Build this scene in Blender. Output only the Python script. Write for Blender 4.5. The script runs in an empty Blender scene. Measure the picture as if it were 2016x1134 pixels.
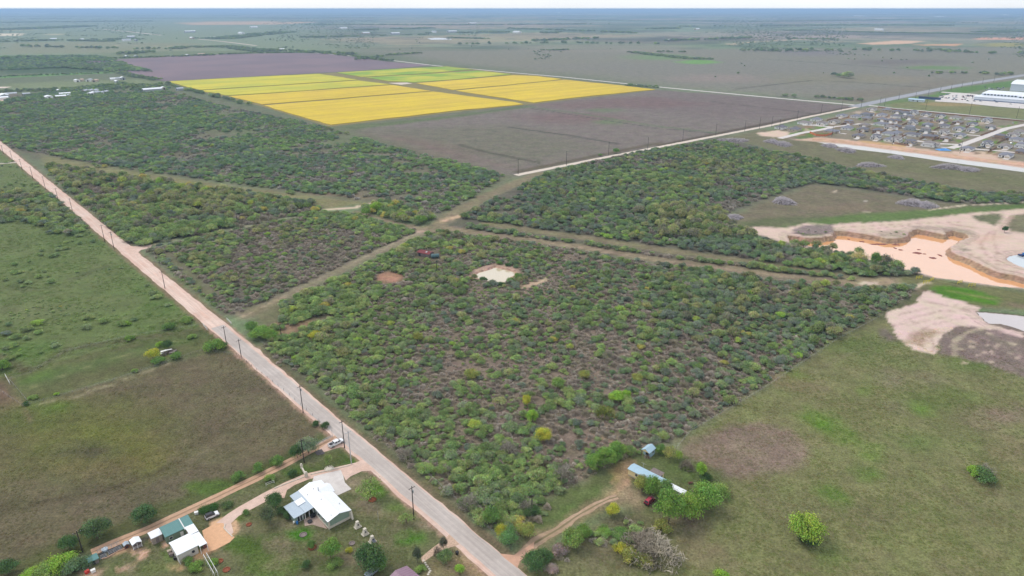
import bpy, math, random
import numpy as np
from mathutils import Vector, Matrix

# ------------------------------------------------------------------ camera, sky, sun, exposure
H = 150.0                                  # flying height of the camera
F = 1344.0                                 # focal length in photo pixels (2016 wide)
PITCH = math.atan((567 - 17) / F)
scn = bpy.context.scene
C = scn.collection
cam_d = bpy.data.cameras.new('camera'); cam = bpy.data.objects.new('camera', cam_d); C.objects.link(cam)
cam_d.sensor_width = 36; cam_d.lens = 36 * F / 2016
cam_d.clip_start = 1; cam_d.clip_end = 200000
cam.location = (0, 0, H); cam.rotation_euler = (math.pi / 2 - PITCH, 0, 0)
scn.camera = cam
SUN_EL, SUN_AZ = math.radians(52), math.radians(-60)     # azimuth clockwise from +Y
world = bpy.data.worlds.new('World'); scn.world = world; world.use_nodes = True
wn = world.node_tree.nodes; wl = world.node_tree.links
bg = wn['Background']; sky = wn.new('ShaderNodeTexSky'); sky.sky_type = 'NISHITA'
sky.sun_disc = False; sky.sun_elevation = SUN_EL; sky.sun_rotation = SUN_AZ
sky.air_density = 1.0; sky.dust_density = 1.5; sky.ozone_density = 1.0; sky.altitude = 100
# a thin, nearly even sheet of cloud covers the whole sky
wtc = wn.new('ShaderNodeTexCoord'); wmp = wn.new('ShaderNodeMapping'); wmp.inputs['Scale'].default_value = (1, 1, 3); wl.new(wtc.outputs['Generated'], wmp.inputs[0])
wnz = wn.new('ShaderNodeTexNoise'); wnz.inputs['Scale'].default_value = 2.2; wnz.inputs['Detail'].default_value = 6; wl.new(wmp.outputs[0], wnz.inputs['Vector'])
wmr = wn.new('ShaderNodeMapRange'); wmr.inputs[1].default_value = .3; wmr.inputs[2].default_value = .7; wmr.inputs[3].default_value = .70; wmr.inputs[4].default_value = .95
wl.new(wnz.outputs['Fac'], wmr.inputs[0])
wmx = wn.new('ShaderNodeMix'); wmx.data_type = 'RGBA'; wl.new(wmr.outputs[0], wmx.inputs[0]); wl.new(sky.outputs[0], wmx.inputs[6]); wmx.inputs[7].default_value = (6.9, 7.2, 7.6, 1)
wl.new(wmx.outputs[2], bg.inputs[0]); bg.inputs[1].default_value = 0.14
sun_d = bpy.data.lights.new('sun', 'SUN'); sun = bpy.data.objects.new('sun', sun_d); C.objects.link(sun)
sun_d.energy = 1.5; sun_d.angle = math.radians(14); sun_d.color = (1, .95, .88)
sv = Vector((math.sin(SUN_AZ) * math.cos(SUN_EL), math.cos(SUN_AZ) * math.cos(SUN_EL), math.sin(SUN_EL)))
sun.rotation_euler = sv.to_track_quat('Z', 'Y').to_euler()
vs = scn.view_settings
vs.view_transform = 'Standard'; vs.look = 'None'; vs.gamma = 1; vs.use_curve_mapping = False
vs.exposure = 0.2

# ------------------------------------------------------------------ helpers
rng = np.random.default_rng(7)
R = random.Random(5)
KA = 1.35                                   # how much brighter than its albedo a sunlit surface shows
def lin(c):
    c = c / 255.0
    return c / 12.92 if c <= .04045 else ((c + .055) / 1.055) ** 2.4
def S(r, g, b, k=None):
    k = k or KA
    return tuple(min(.85, lin(v) / k) for v in (r, g, b))
def W(px, py, z=0.0):
    u = (px - 1008) / F; v = -(py - 567) / F
    dy = math.cos(PITCH) + v * math.sin(PITCH); dz = -math.sin(PITCH) + v * math.cos(PITCH)
    t = (z - H) / dz
    return (u * t, dy * t)
def WP(pts, z=0.0):
    return np.array([W(p[0], p[1], z) for p in pts])
def ell(cx, cy, rx, ry, n=20):
    return [(cx + rx * math.cos(2 * math.pi * i / n), cy + ry * math.sin(2 * math.pi * i / n)) for i in range(n)]

def _hash(ix, iy, s):
    h = (ix * 374761393 + iy * 668265263 + s * 1442695041).astype(np.int64) & 0x7fffffff
    h = ((h ^ (h >> 13)) * 1274126177) & 0x7fffffff
    return ((h ^ (h >> 16)) & 0xffff) / 65535.0
def vnoise(x, y, s=0):
    ix = np.floor(x).astype(np.int64); iy = np.floor(y).astype(np.int64)
    fx = x - ix; fy = y - iy; fx = fx * fx * (3 - 2 * fx); fy = fy * fy * (3 - 2 * fy)
    a = _hash(ix, iy, s); b = _hash(ix + 1, iy, s); c = _hash(ix, iy + 1, s); d = _hash(ix + 1, iy + 1, s)
    return (a * (1 - fx) + b * fx) * (1 - fy) + (c * (1 - fx) + d * fx) * fy
def fbm(x, y, sc, s=0, o=4):
    t = 0; a = .5; x = x / sc; y = y / sc
    for i in range(o):
        t = t + a * (vnoise(x, y, s + i * 17) - .5); x = x * 2.03 + 11.3; y = y * 2.03 + 5.7; a *= .55
    return t * 2                               # about -1..1

def poly_sd(P, X, Y):                          # signed distance, negative inside
    d = np.full(X.shape, 1e18); ins = np.zeros(X.shape, bool); n = len(P)
    for i in range(n):
        ax, ay = P[i]; bx, by = P[(i + 1) % n]
        ex, ey = bx - ax, by - ay
        t = np.clip(((X - ax) * ex + (Y - ay) * ey) / (ex * ex + ey * ey + 1e-12), 0, 1)
        d = np.minimum(d, (X - ax - t * ex) ** 2 + (Y - ay - t * ey) ** 2)
        c = ((ay > Y) != (by > Y)) & (X < (bx - ax) * (Y - ay) / (by - ay + 1e-12) + ax)
        ins ^= c
    d = np.sqrt(d)
    return np.where(ins, -d, d)
def line_sd(P, X, Y, w):
    d = np.full(X.shape, 1e18)
    for i in range(len(P) - 1):
        ax, ay = P[i]; bx, by = P[i + 1]; ex, ey = bx - ax, by - ay
        t = np.clip(((X - ax) * ex + (Y - ay) * ey) / (ex * ex + ey * ey + 1e-12), 0, 1)
        d = np.minimum(d, (X - ax - t * ex) ** 2 + (Y - ay - t * ey) ** 2)
    return np.sqrt(d) - w

def tag(o, label=None, cat=None, group=None, kind=None):
    if label: o['label'] = label
    if cat: o['category'] = cat
    if group: o['group'] = group
    if kind: o['kind'] = kind
    return o
def link(name, me, parent=None, loc=None, rz=None):
    o = bpy.data.objects.new(name, me); C.objects.link(o)
    if parent is not None: o.parent = parent
    if loc is not None: o.location = loc
    if rz is not None: o.rotation_euler = (0, 0, rz)
    return o
def empty(name, loc, rz=0.0, label=None, cat=None, group=None):
    o = link(name, None, None, loc, rz); return tag(o, label, cat, group)
def copy_tree(o, parent=None):
    c = o.copy(); C.objects.link(c); c.parent = parent
    for ch in o.children: copy_tree(ch, c)
    return c

class MB:
    """collects shapes; build() links them as ONE mesh object"""
    def __init__(s): s.v = []; s.f = []; s.m = []
    def add(s, vs, fs, m=0):
        n = len(s.v); s.v += [tuple(p) for p in vs]; s.f += [tuple(i + n for i in f) for f in fs]; s.m += [m] * len(fs); return s
    def box(s, x0, x1, y0, y1, z0, z1, m=0):
        v = [(x0, y0, z0), (x1, y0, z0), (x1, y1, z0), (x0, y1, z0), (x0, y0, z1), (x1, y0, z1), (x1, y1, z1), (x0, y1, z1)]
        return s.add(v, [(3, 2, 1, 0), (4, 5, 6, 7), (0, 1, 5, 4), (1, 2, 6, 5), (2, 3, 7, 6), (3, 0, 4, 7)], m)
    def slab(s, pts, th, m=0):                 # pts: 3-D polygon (top), thickness straight down
        n = len(pts)
        v = [tuple(p) for p in pts] + [(p[0], p[1], p[2] - th) for p in pts]
        f = [tuple(range(n)), tuple(range(2 * n - 1, n - 1, -1))] + [(i, i + n, (i + 1) % n + n, (i + 1) % n) for i in range(n)]
        return s.add(v, f, m)
    def prism(s, prof, x0, x1, axis='y', m=0): # profile (a,b) extruded along an axis; b is z
        n = len(prof)
        if axis == 'y': v = [(a, x0, b) for a, b in prof] + [(a, x1, b) for a, b in prof]
        else: v = [(x0, a, b) for a, b in prof] + [(x1, a, b) for a, b in prof]
        f = [tuple(range(n))[::-1], tuple(range(n, 2 * n))] + [(i, (i + 1) % n, (i + 1) % n + n, i + n) for i in range(n)]
        return s.add(v, f, m)
    def tube(s, p, q, r0, r1=None, n=6, m=0):
        r1 = r0 if r1 is None else r1
        p = Vector(p); q = Vector(q); d = (q - p)
        if d.length < 1e-6: return s
        d.normalize(); a = d.orthogonal().normalized(); b = d.cross(a)
        v = []
        for c, r in ((p, r0), (q, r1)):
            for i in range(n):
                t = 2 * math.pi * i / n; v.append(c + a * math.cos(t) * r + b * math.sin(t) * r)
        f = [(i, (i + 1) % n, (i + 1) % n + n, i + n) for i in range(n)] + [tuple(range(n))[::-1], tuple(range(n, 2 * n))]
        return s.add(v, f, m)
    def build(s, name, mats, parent=None, loc=None, rz=None, smooth=False):
        me = bpy.data.meshes.new(name); me.from_pydata(s.v, [], s.f)
        for m in (mats if isinstance(mats, (list, tuple)) else [mats]): me.materials.append(m)
        me.polygons.foreach_set('material_index', s.m)
        if smooth: me.polygons.foreach_set('use_smooth', [True] * len(me.polygons))
        me.validate(); me.update()
        return link(name, me, parent, loc, rz)

# ------------------------------------------------------------------ materials
def nmat(name, col, rough=.8, var=.15, scale=1.0, col2=None, metal=0, attr=None, spec=.3, bump=0, detail=5, scale2=None, ior=None):
    """procedural surface: a colour broken up by two sizes of noise; attr = a colour attribute that replaces col"""
    m = bpy.data.materials.new(name); m.use_nodes = True
    n = m.node_tree.nodes; l = m.node_tree.links; b = n['Principled BSDF']
    b.inputs['Roughness'].default_value = rough; b.inputs['Metallic'].default_value = metal
    b.inputs['Specular IOR Level'].default_value = spec
    if ior: b.inputs['IOR'].default_value = ior
    tc = n.new('ShaderNodeTexCoord')
    nz = n.new('ShaderNodeTexNoise'); nz.inputs['Scale'].default_value = scale; nz.inputs['Detail'].default_value = detail
    nz.inputs['Roughness'].default_value = .65
    l.new(tc.outputs['Object'], nz.inputs['Vector'])
    mr = n.new('ShaderNodeMapRange'); mr.inputs[1].default_value = .3; mr.inputs[2].default_value = .7
    mr.inputs[3].default_value = 1 - var; mr.inputs[4].default_value = 1 + var
    l.new(nz.outputs['Fac'], mr.inputs[0])
    if attr:
        src = n.new('ShaderNodeAttribute'); src.attribute_name = attr; src = src.outputs['Color']
    elif col2:
        n2 = n.new('ShaderNodeTexNoise'); n2.inputs['Scale'].default_value = scale2 or scale * .2; n2.inputs['Detail'].default_value = 4
        l.new(tc.outputs['Object'], n2.inputs['Vector'])
        cr = n.new('ShaderNodeValToRGB'); cr.color_ramp.elements[0].position = .4; cr.color_ramp.elements[1].position = .6
        cr.color_ramp.elements[0].color = (*col, 1); cr.color_ramp.elements[1].color = (*col2, 1)
        l.new(n2.outputs['Fac'], cr.inputs[0]); src = cr.outputs[0]
    else:
        rgb = n.new('ShaderNodeRGB'); rgb.outputs[0].default_value = (*col, 1); src = rgb.outputs[0]
    mul = n.new('ShaderNodeVectorMath'); mul.operation = 'SCALE'
    l.new(src, mul.inputs[0]); l.new(mr.outputs[0], mul.inputs['Scale']); l.new(mul.outputs[0], b.inputs['Base Color'])
    if bump:
        bp = n.new('ShaderNodeBump'); bp.inputs['Strength'].default_value = .6; bp.inputs['Distance'].default_value = bump
        l.new(nz.outputs['Fac'], bp.inputs['Height']); l.new(bp.outputs[0], b.inputs['Normal'])
    return m

def ground_mat():
    m = bpy.data.materials.new('grass_and_soil'); m.use_nodes = True
    n = m.node_tree.nodes; l = m.node_tree.links; b = n['Principled BSDF']
    b.inputs['Roughness'].default_value = .95; b.inputs['Specular IOR Level'].default_value = .1
    tc = n.new('ShaderNodeTexCoord'); at = n.new('ShaderNodeAttribute'); at.attribute_name = 'soil'
    ra = n.new('ShaderNodeAttribute'); ra.attribute_name = 'rough'
    cur = None
    for sc, lo, hi, det in ((1.3, .62, 1.38, 3), (.3, .74, 1.26, 4), (.06, .76, 1.24, 6)):
        nz = n.new('ShaderNodeTexNoise'); nz.inputs['Scale'].default_value = sc; nz.inputs['Detail'].default_value = det
        nz.inputs['Roughness'].default_value = .7
        l.new(tc.outputs['Object'], nz.inputs['Vector'])
        mr = n.new('ShaderNodeMapRange'); mr.inputs[1].default_value = .28; mr.inputs[2].default_value = .72
        mr.inputs[3].default_value = lo; mr.inputs[4].default_value = hi; l.new(nz.outputs['Fac'], mr.inputs[0])
        if cur is None: cur = mr.outputs[0]; first = nz
        else:
            mm = n.new('ShaderNodeMath'); mm.operation = 'MULTIPLY'; l.new(cur, mm.inputs[0]); l.new(mr.outputs[0], mm.inputs[1]); cur = mm.outputs[0]
    mx = n.new('ShaderNodeMix'); mx.data_type = 'FLOAT'; l.new(ra.outputs['Fac'], mx.inputs[0]); mx.inputs[2].default_value = 1; l.new(cur, mx.inputs[3])
    # hue drift between greener and browner turf
    n3 = n.new('ShaderNodeTexNoise'); n3.inputs['Scale'].default_value = .09; n3.inputs['Detail'].default_value = 6; n3.inputs['Roughness'].default_value = .7
    l.new(tc.outputs['Object'], n3.inputs['Vector'])
    cr = n.new('ShaderNodeValToRGB'); e = cr.color_ramp.elements
    e[0].position = .36; e[1].position = .64; e[0].color = (.96, 1.03, .92, 1); e[1].color = (1.05, .97, 1.06, 1)
    l.new(n3.outputs['Fac'], cr.inputs[0])
    v1 = n.new('ShaderNodeVectorMath'); v1.operation = 'MULTIPLY'; l.new(at.outputs['Color'], v1.inputs[0]); l.new(cr.outputs[0], v1.inputs[1])
    v2 = n.new('ShaderNodeVectorMath'); v2.operation = 'SCALE'; l.new(v1.outputs[0], v2.inputs[0]); l.new(mx.outputs[0], v2.inputs['Scale'])
    l.new(v2.outputs[0], b.inputs['Base Color'])
    bp = n.new('ShaderNodeBump'); bp.inputs['Strength'].default_value = .5; bp.inputs['Distance'].default_value = .25
    l.new(first.outputs['Fac'], bp.inputs['Height']); l.new(bp.outputs[0], b.inputs['Normal'])
    return m

def leaf_mat(name, rough=.75, trans=.25):
    m = bpy.data.materials.new(name); m.use_nodes = True
    n = m.node_tree.nodes; l = m.node_tree.links; n.remove(n['Principled BSDF'])
    out = n['Material Output']
    a = n.new('ShaderNodeAttribute'); a.attribute_type = 'INSTANCER'; a.attribute_name = 'tint'
    v = n.new('ShaderNodeAttribute'); v.attribute_name = 'vary'
    mu = n.new('ShaderNodeVectorMath'); mu.operation = 'MULTIPLY'; l.new(a.outputs['Color'], mu.inputs[0]); l.new(v.outputs['Color'], mu.inputs[1])
    d = n.new('ShaderNodeBsdfDiffuse'); l.new(mu.outputs[0], d.inputs[0])
    if trans:
        t = n.new('ShaderNodeBsdfTranslucent'); l.new(mu.outputs[0], t.inputs[0])
        x = n.new('ShaderNodeMixShader'); x.inputs[0].default_value = trans; l.new(d.outputs[0], x.inputs[1]); l.new(t.outputs[0], x.inputs[2])
        l.new(x.outputs[0], out.inputs[0])
    else: l.new(d.outputs[0], out.inputs[0])
    return m

M_GROUND = ground_mat()
M_LEAF = leaf_mat('leaves'); M_TWIG = leaf_mat('bare_twigs', trans=0)
M_BARK = nmat('bark', S(112, 100, 88), .9, .3, 3)
M_ASPH = nmat('worn_asphalt', S(186, 176, 176), .9, .12, .35, col2=S(202, 192, 188), scale2=.08, bump=.01)
M_DIRT = nmat('pink_caliche', S(222, 186, 166), .95, .12, .5, col2=S(232, 202, 186), scale2=.05, bump=.02)
M_LANE = nmat('orange_dirt', S(205, 160, 130), .95, .16, 1.2, col2=S(186, 158, 132), scale2=.3, bump=.03)
M_CREAM = nmat('cream_gravel', S(228, 212, 196), .95, .12, .3, bump=.02)
M_CONC = nmat('concrete', S(222, 212, 206), .85, .06, .4, col2=S(232, 224, 218), scale2=.2)
M_GREYR = nmat('grey_road', S(168, 168, 172), .85, .08, .1)
M_WHITE = nmat('white_metal_roof', S(246, 248, 252, 1.2), .35, .03, .6, spec=.4)
M_WHITE2 = nmat('white_paint', S(238, 236, 232, 1.2), .6, .05, 1)
M_LBLUE = nmat('galvanised_roof', S(190, 204, 216), .4, .06, .8, spec=.5)
M_DARK = nmat('dark_gap', (.03, .03, .035), .6, .1, 2)
M_GLASS = nmat('window_glass', (.04, .05, .06), .08, .1, 1, spec=.6)
M_STONE = nmat('pale_stone', S(226, 216, 200), .9, .14, 2.5, bump=.02)
M_POLE = nmat('creosoted_wood', (.045, .038, .033), .9, .3, 3)
M_TIRE = nmat('tyre_rubber', (.02, .02, .022), .9, .1, 5)
M_CHROME = nmat('rim_metal', (.45, .45, .47), .35, .05, 5, metal=.8)

# ------------------------------------------------------------------ the ground: one sheet out to the horizon
PIT = [(1550,462),(1583,466.3),(1619,466.3),(1640,463),(1641,453.5),(1655,453.6),(1679,456.5),(1700,459),(1721,462.5),(1744,467.5),(1766,469),(1783,466.7),(1788,458.7),(1794.6,452.4),
       (1806,450),(1831,454),(1852,459),(1860,461),(1863.6,455.5),(1879,454),(1899,459.5),(1908,464),(1902,469),(1888,476),(1878,480),(1871,485.7),(1868,492),(1880,498),(1894.6,503),
       (1915,511),(1942,523.8),(1967.6,535),(1997.8,541),(2022,547.6),(2060,552),(2075,572),(2016,567.5),(1974,563.5),(1926,557),(1878.7,550.8),(1840.6,544.4),(1815,537),(1770,528),(1720,512),(1680,500),(1630,492),(1590,484),(1555,474)]
STOCK = [(928,543),(938,534),(960,526.5),(975.6,522),(992,526),(1003,529),(1016,533),(1014,540),(1004,547),(993,554),(980,556),(968,555),(948,549)]
WPOND = [(1979,506),(1986,502),(1999,499),(2021,498),(2060,501),(2120,510),(2120,530),(2060,532),(2016,526.5),(1992,517),(1980,510)]
GPOND = [(1921,612),(1960,614),(2016,620.5),(2060,625),(2130,640),(2130,672),(2060,662),(2016,651),(1990,642),(1970,637),(1947,636),(1936,628),(1928,621)]
def resample(P, step):
    out = []
    n = len(P)
    for i in range(n):
        a = np.array(P[i]); b = np.array(P[(i + 1) % n]); k = max(1, int(round(np.hypot(*(b - a)) / step)))
        for j in range(k): out.append(a + (b - a) * j / k)
    return np.array(out)
def ccw(P):
    P = np.array(P); a = np.sum(P[:, 0] * np.roll(P[:, 1], -1) - P[:, 1] * np.roll(P[:, 0], -1))
    return P if a > 0 else P[::-1]
PITS = [(ccw(WP(PIT)), 6.0), (ccw(WP(STOCK)), 3.0), (ccw(WP(WPOND)), 3.0), (ccw(WP(GPOND)), 3.0)]

MAINROAD = [(1075, 1198), (1008, 1134), (5, 289), (-60, 238)]
def straight(a, b, n=2): return [a, b]

# paint layers: (kind, pixel points, sRGB, softness m, warp m, amount[, half width])
def PO(pts, c, soft=3, warp=2, amt=1): return ('p', pts, c, soft, warp, amt, 0)
def LI(pts, c, w, soft=1, warp=.5, amt=1): return ('l', pts, c, soft, warp, amt, w)
LAY = []
A = LAY.append
# far plain
A(PO([(-800,95),(900,95),(1300,165),(1020,345),(-300,345)], (112,120,92), 60, 60))
A(PO([(-500,20),(330,20),(560,40),(700,100),(300,120),(-500,115)], (132,144,112), 200, 150))
A(PO([(700,100),(2300,90),(2300,140),(1700,205),(1000,140)], (136,132,114), 80, 80))
A(PO([(1000,130),(1350,118),(1700,120),(1900,150),(1660,196),(1330,172),(1150,150)], (134,130,118), 90, 80, .8))
A(PO(ell(1180,95,190,8), (150,140,124), 80, 60, .6)); A(PO(ell(1300,112,60,6), (120,146,92), 50, 30, .8))
A(PO(ell(1375,122,38,4), (118,160,80), 20, 20)); A(PO(ell(1420,155,90,8), (150,136,126), 50, 40, .8))
A(PO(ell(1780,122,90,5), (118,108,102), 60, 50, .8)); A(PO(ell(1600,105,60,5), (132,124,124), 60, 50, .8))
A(PO(ell(1850,133,60,3), (112,138,82), 30, 30)); A(PO(ell(1770,155,60,5), (146,134,112), 50, 40, .8))
A(PO(ell(1640,155,120,10), (138,132,108), 60, 40, .7)); A(PO(ell(1980,88,50,4), (160,152,84), 40, 30))
A(PO([(1660,180),(1800,170),(1900,150),(1880,163),(1690,203),(1640,192)], (132,122,106), 30, 25, .8))
A(PO([(0,165),(120,160),(300,155),(320,172),(190,172),(0,184)], (128,138,100), 25, 20)); A(PO([(0,150),(220,140),(222,144),(0,154)], (110,150,82), 12, 10))
A(PO([(0,112),(190,110),(300,140),(220,142),(0,146)], (78,98,66), 30, 25))
A(PO([(190,100),(520,100),(560,108),(330,118),(230,122)], (118,128,90), 40, 30))
A(PO([(0,85),(140,82),(400,85),(400,100),(180,104),(0,106)], (140,142,110), 50, 40))
A(PO([(345,45),(440,42),(632,43),(560,48),(380,49)], (206,170,130), 60, 30)); A(PO([(-40,66),(45,66),(45,70),(-40,71)], (236,220,190), 15, 10))
A(PO([(0,54),(60,54),(64,60),(0,61)], (160,160,110), 60, 40)); A(PO([(90,67),(125,66),(125,69),(90,69)], (200,190,150), 20, 15, .7))
for c, a in (((1430,87),(1520,80)),((1520,80),(1615,76)),((1570,81),(1690,84)),((1500,88),(1440,88))): A(LI([c, a], (226,190,158), 7, 8, 8))
A(PO([(1690,86),(1760,80),(1820,81),(1790,86),(1720,88)], (228,188,156), 14, 12)); A(PO([(1800,88),(1895,86),(1880,91),(1850,90),(1820,90)], (222,170,130), 12, 14))
A(PO([(1920,76),(1930,74),(2060,74),(2060,79),(1925,78)], (226,170,140), 20, 12)); A(PO([(0,24),(50,24),(90,26),(110,27),(60,26.5)], (240,240,240), 60, 10, .8))
A(LI([(640,97),(900,97),(1060,99)], (170,150,128), 8, 10, 10, .7)); A(LI([(145,88),(300,90),(420,93)], (186,166,130), 5, 8, 8, .7))
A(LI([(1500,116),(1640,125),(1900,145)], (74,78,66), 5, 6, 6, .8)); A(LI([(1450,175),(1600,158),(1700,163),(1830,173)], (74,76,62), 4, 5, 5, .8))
A(LI([(1400,92),(1500,92),(1800,100),(2016,108)], (88,98,76), 8, 8, 12, .7))
# left woods / brush floor
A(PO([(-60,290),(-60,190),(200,180),(330,178),(520,222),(650,250),(780,285),(1010,340),(1000,352),(880,428),(640,392),(400,352),(80,312)], (118,114,94), 15, 10))
A(PO([(380,215),(520,228),(640,255),(800,300),(700,300),(560,270),(430,262),(300,232)], (112,124,88), 30, 25, .8))
A(PO([(560,355),(640,365),(740,392),(620,386)], (140,122,102), 8, 6, .8))
A(PO([(80,305),(250,335),(450,365),(640,390),(730,400),(640,412),(400,372),(200,342),(90,322)], (136,132,94), 4, 4))
A(PO([(90,325),(250,350),(450,375),(620,402),(640,412),(440,452),(262,487),(195,430),(130,370)], (108,104,90), 5, 5))
A(PO([(290,495),(440,458),(640,420),(710,420),(835,455),(700,520),(600,572),(490,618),(440,622),(365,560)], (118,112,96), 4, 4))
A(PO([(325,497),(345,500),(400,560),(430,575),(400,590),(370,560)], (116,116,82), 4, 4, .8))
# brown fields right of the crops
A(PO([(672,250),(1035,207),(1290,177),(1500,192),(1692,210),(1500,252),(1300,290),(1018,346),(985,340),(800,285)], (130,120,112), 12, 8))
A(PO([(1300,178),(1500,192),(1685,210),(1560,232),(1400,232),(1250,215)], (124,110,106), 30, 20, .7))
A(PO([(1060,207),(1180,195),(1290,190),(1330,197),(1420,205),(1300,212),(1200,214),(1100,212)], (126,102,98), 24, 20, .7))
A(PO(ell(1130,232,110,10), (126,98,96), 30, 20, .6)); A(PO(ell(1195,240,30,4), (112,128,88), 15, 12, .8)); A(PO(ell(1190,217,30,3), (112,124,92), 15, 12, .8))
A(PO([(700,255),(1000,245),(1200,290),(1030,330),(850,290)], (118,116,96), 30, 20, .7)); A(PO([(720,262),(840,275),(1000,330),(900,315)], (128,108,98), 20, 15, .6))
A(PO([(660,250),(860,230),(1035,208),(1060,209),(860,236),(690,256)], (100,116,72), 5, 4, .8))
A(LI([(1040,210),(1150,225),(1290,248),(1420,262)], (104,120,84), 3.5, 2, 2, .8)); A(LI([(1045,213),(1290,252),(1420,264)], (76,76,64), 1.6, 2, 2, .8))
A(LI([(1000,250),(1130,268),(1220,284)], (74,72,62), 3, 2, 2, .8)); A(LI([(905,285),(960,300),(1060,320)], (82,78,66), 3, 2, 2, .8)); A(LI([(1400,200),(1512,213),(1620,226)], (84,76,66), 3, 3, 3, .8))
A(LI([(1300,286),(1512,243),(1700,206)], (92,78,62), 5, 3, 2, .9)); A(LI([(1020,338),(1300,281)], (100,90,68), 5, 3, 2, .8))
# forest floor and the grass round it on the right
A(PO([(1420,270),(1500,255),(1600,270),(1640,285),(2300,375),(2300,405),(1900,385),(1700,345),(1540,300)], (122,118,90), 8, 6))
A(PO([(1050,350),(1200,305),(1420,270),(1540,300),(1700,335),(1900,375),(2100,385),(2100,402),(1870,402),(1740,382),(1600,362),(1500,397),(1415,432),(1450,455),(1560,480),(1640,500),(1760,525),(1820,545),(1740,560),(1400,540),(1000,470),(860,450),(880,425)], (108,104,90), 5, 5))
A(PO([(1600,363),(1740,382),(1870,402),(2200,402),(2200,420),(1800,432),(1640,442),(1500,450),(1440,446),(1420,432),(1500,397)], (124,116,94), 5, 4))
A(PO([(1540,446),(1600,432),(1700,420),(1850,412),(2016,400),(2100,398),(2100,410),(1900,420),(1780,434),(1640,443)], (100,124,66), 4, 5, .9))
A(PO([(1440,440),(1500,432),(1620,425),(1580,443),(1500,449)], (104,112,76), 4, 5, .8)); A(LI([(1830,413),(1900,404),(2016,398),(2100,392)], (220,204,180), 1.2, 1, 1.2))
A(PO(ell(1660,410,60,8), (136,120,100), 10, 8, .7)); A(PO(ell(1702,396,4,.7), (222,214,206), .5, 1, .8)); A(PO(ell(1643,377,5,2), (196,184,160), .5, 2)); A(PO(ell(1700,418,14,2), (190,178,156), 1, 4, .7))
A(PO([(1640,300),(1800,320),(2016,350),(2100,365),(2100,378),(1900,355),(1700,325)], (112,116,76), 10, 8, .5))
# mown lanes through the brush
A(LI([(480,622),(600,566),(700,517),(845,452)], (150,140,116), 4.2, 2, 1.5)); A(LI([(480,622),(520,603),(560,585)], (206,184,156), .9, .6, .8, .8)); A(LI([(845,452),(900,418),(960,385),(1060,342)], (140,130,104), 7, 2.5, 2))
A(LI([(700,515),(770,480),(838,452)], (186,170,146), 1, 1, 1, .6))
A(LI([(866,437),(890,430),(905,426)], (214,182,150), 3.2, 1.5, 3)); A(PO([(822,450),(840,447),(842,458),(818,455)], (216,184,160), 1, 2))
A(LI([(640,413),(700,408),(730,402)], (220,200,174), 2.2, 1, 2)); A(LI([(850,455),(780,440),(700,418)], (150,136,112), 4, 2, 2)); A(LI([(262,489),(440,455),(640,415)], (190,172,144), .9, 1, 2.5, .6)); A(LI([(402,462),(420,458),(437,456)], (226,206,180), 1.8, 1, 1.5)); A(LI([(600,424),(640,416)], (200,180,156), 1.5, 1, 2, .7)); A(PO([(470,615),(520,600),(560,585),(575,600),(560,650),(530,660),(500,625)], (136,126,98), 4, 4, .7))
A(LI([(870,448),(960,462),(1060,475),(1150,487),(1300,512),(1450,530),(1600,550),(1720,563)], (146,132,108), 5.5, 2, 2))
A(LI([(960,440),(1060,456),(1150,468),(1300,492),(1450,512),(1600,535),(1730,552)], (134,126,98), 5.5, 2, 2)); A(LI([(1080,478),(1300,514),(1450,533),(1560,547)], (176,156,132), .9, 1, 1, .7))
A(PO([(1670,555),(1750,545),(1790,548),(1760,565),(1700,572)], (176,156,128), 4, 4, .8)); A(PO(ell(1715,558,18,3), (222,204,182), 1, 4))
# the big parcel of brush
A(PO([(560,602),(700,532),(850,457),(1000,472),(1250,518),(1500,545),(1720,566),(1810,572),(1650,662),(1500,762),(1345,860),(1290,882),(1220,905),(1130,955),(1060,990),(1010,1060),(960,1040),(880,965),(760,872),(640,765),(515,680),(560,652)], (134,120,104), 3, 3))
A(PO([(560,602),(700,532),(860,470),(900,540),(760,700),(900,850),(1000,1000),(880,965),(760,872),(640,765),(515,680)], (102,98,74), 14, 12, .8))
A(PO([(1400,570),(1780,575),(1650,660),(1500,760),(1400,800),(1450,680)], (104,96,78), 14, 12, .7))
A(PO(ell(765,548,24,10), (186,140,118), 2.5, 5, .9)); A(PO([(1020,568),(1050,556),(1075,545),(1082,552),(1060,562),(1040,566)], (224,196,168), 1, 3)); A(PO(ell(1040,565,40,10), (170,144,122), 5, 6, .6))
A(PO([(540,640),(600,620),(620,640),(560,670),(535,662)], (156,130,104), 2.5, 2.5, .9))
A(PO([(925,545),(935,530),(975,517),(1020,528),(1022,540),(1000,552),(985,560),(945,552)], (196,164,146), 2, 2.5))
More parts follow.
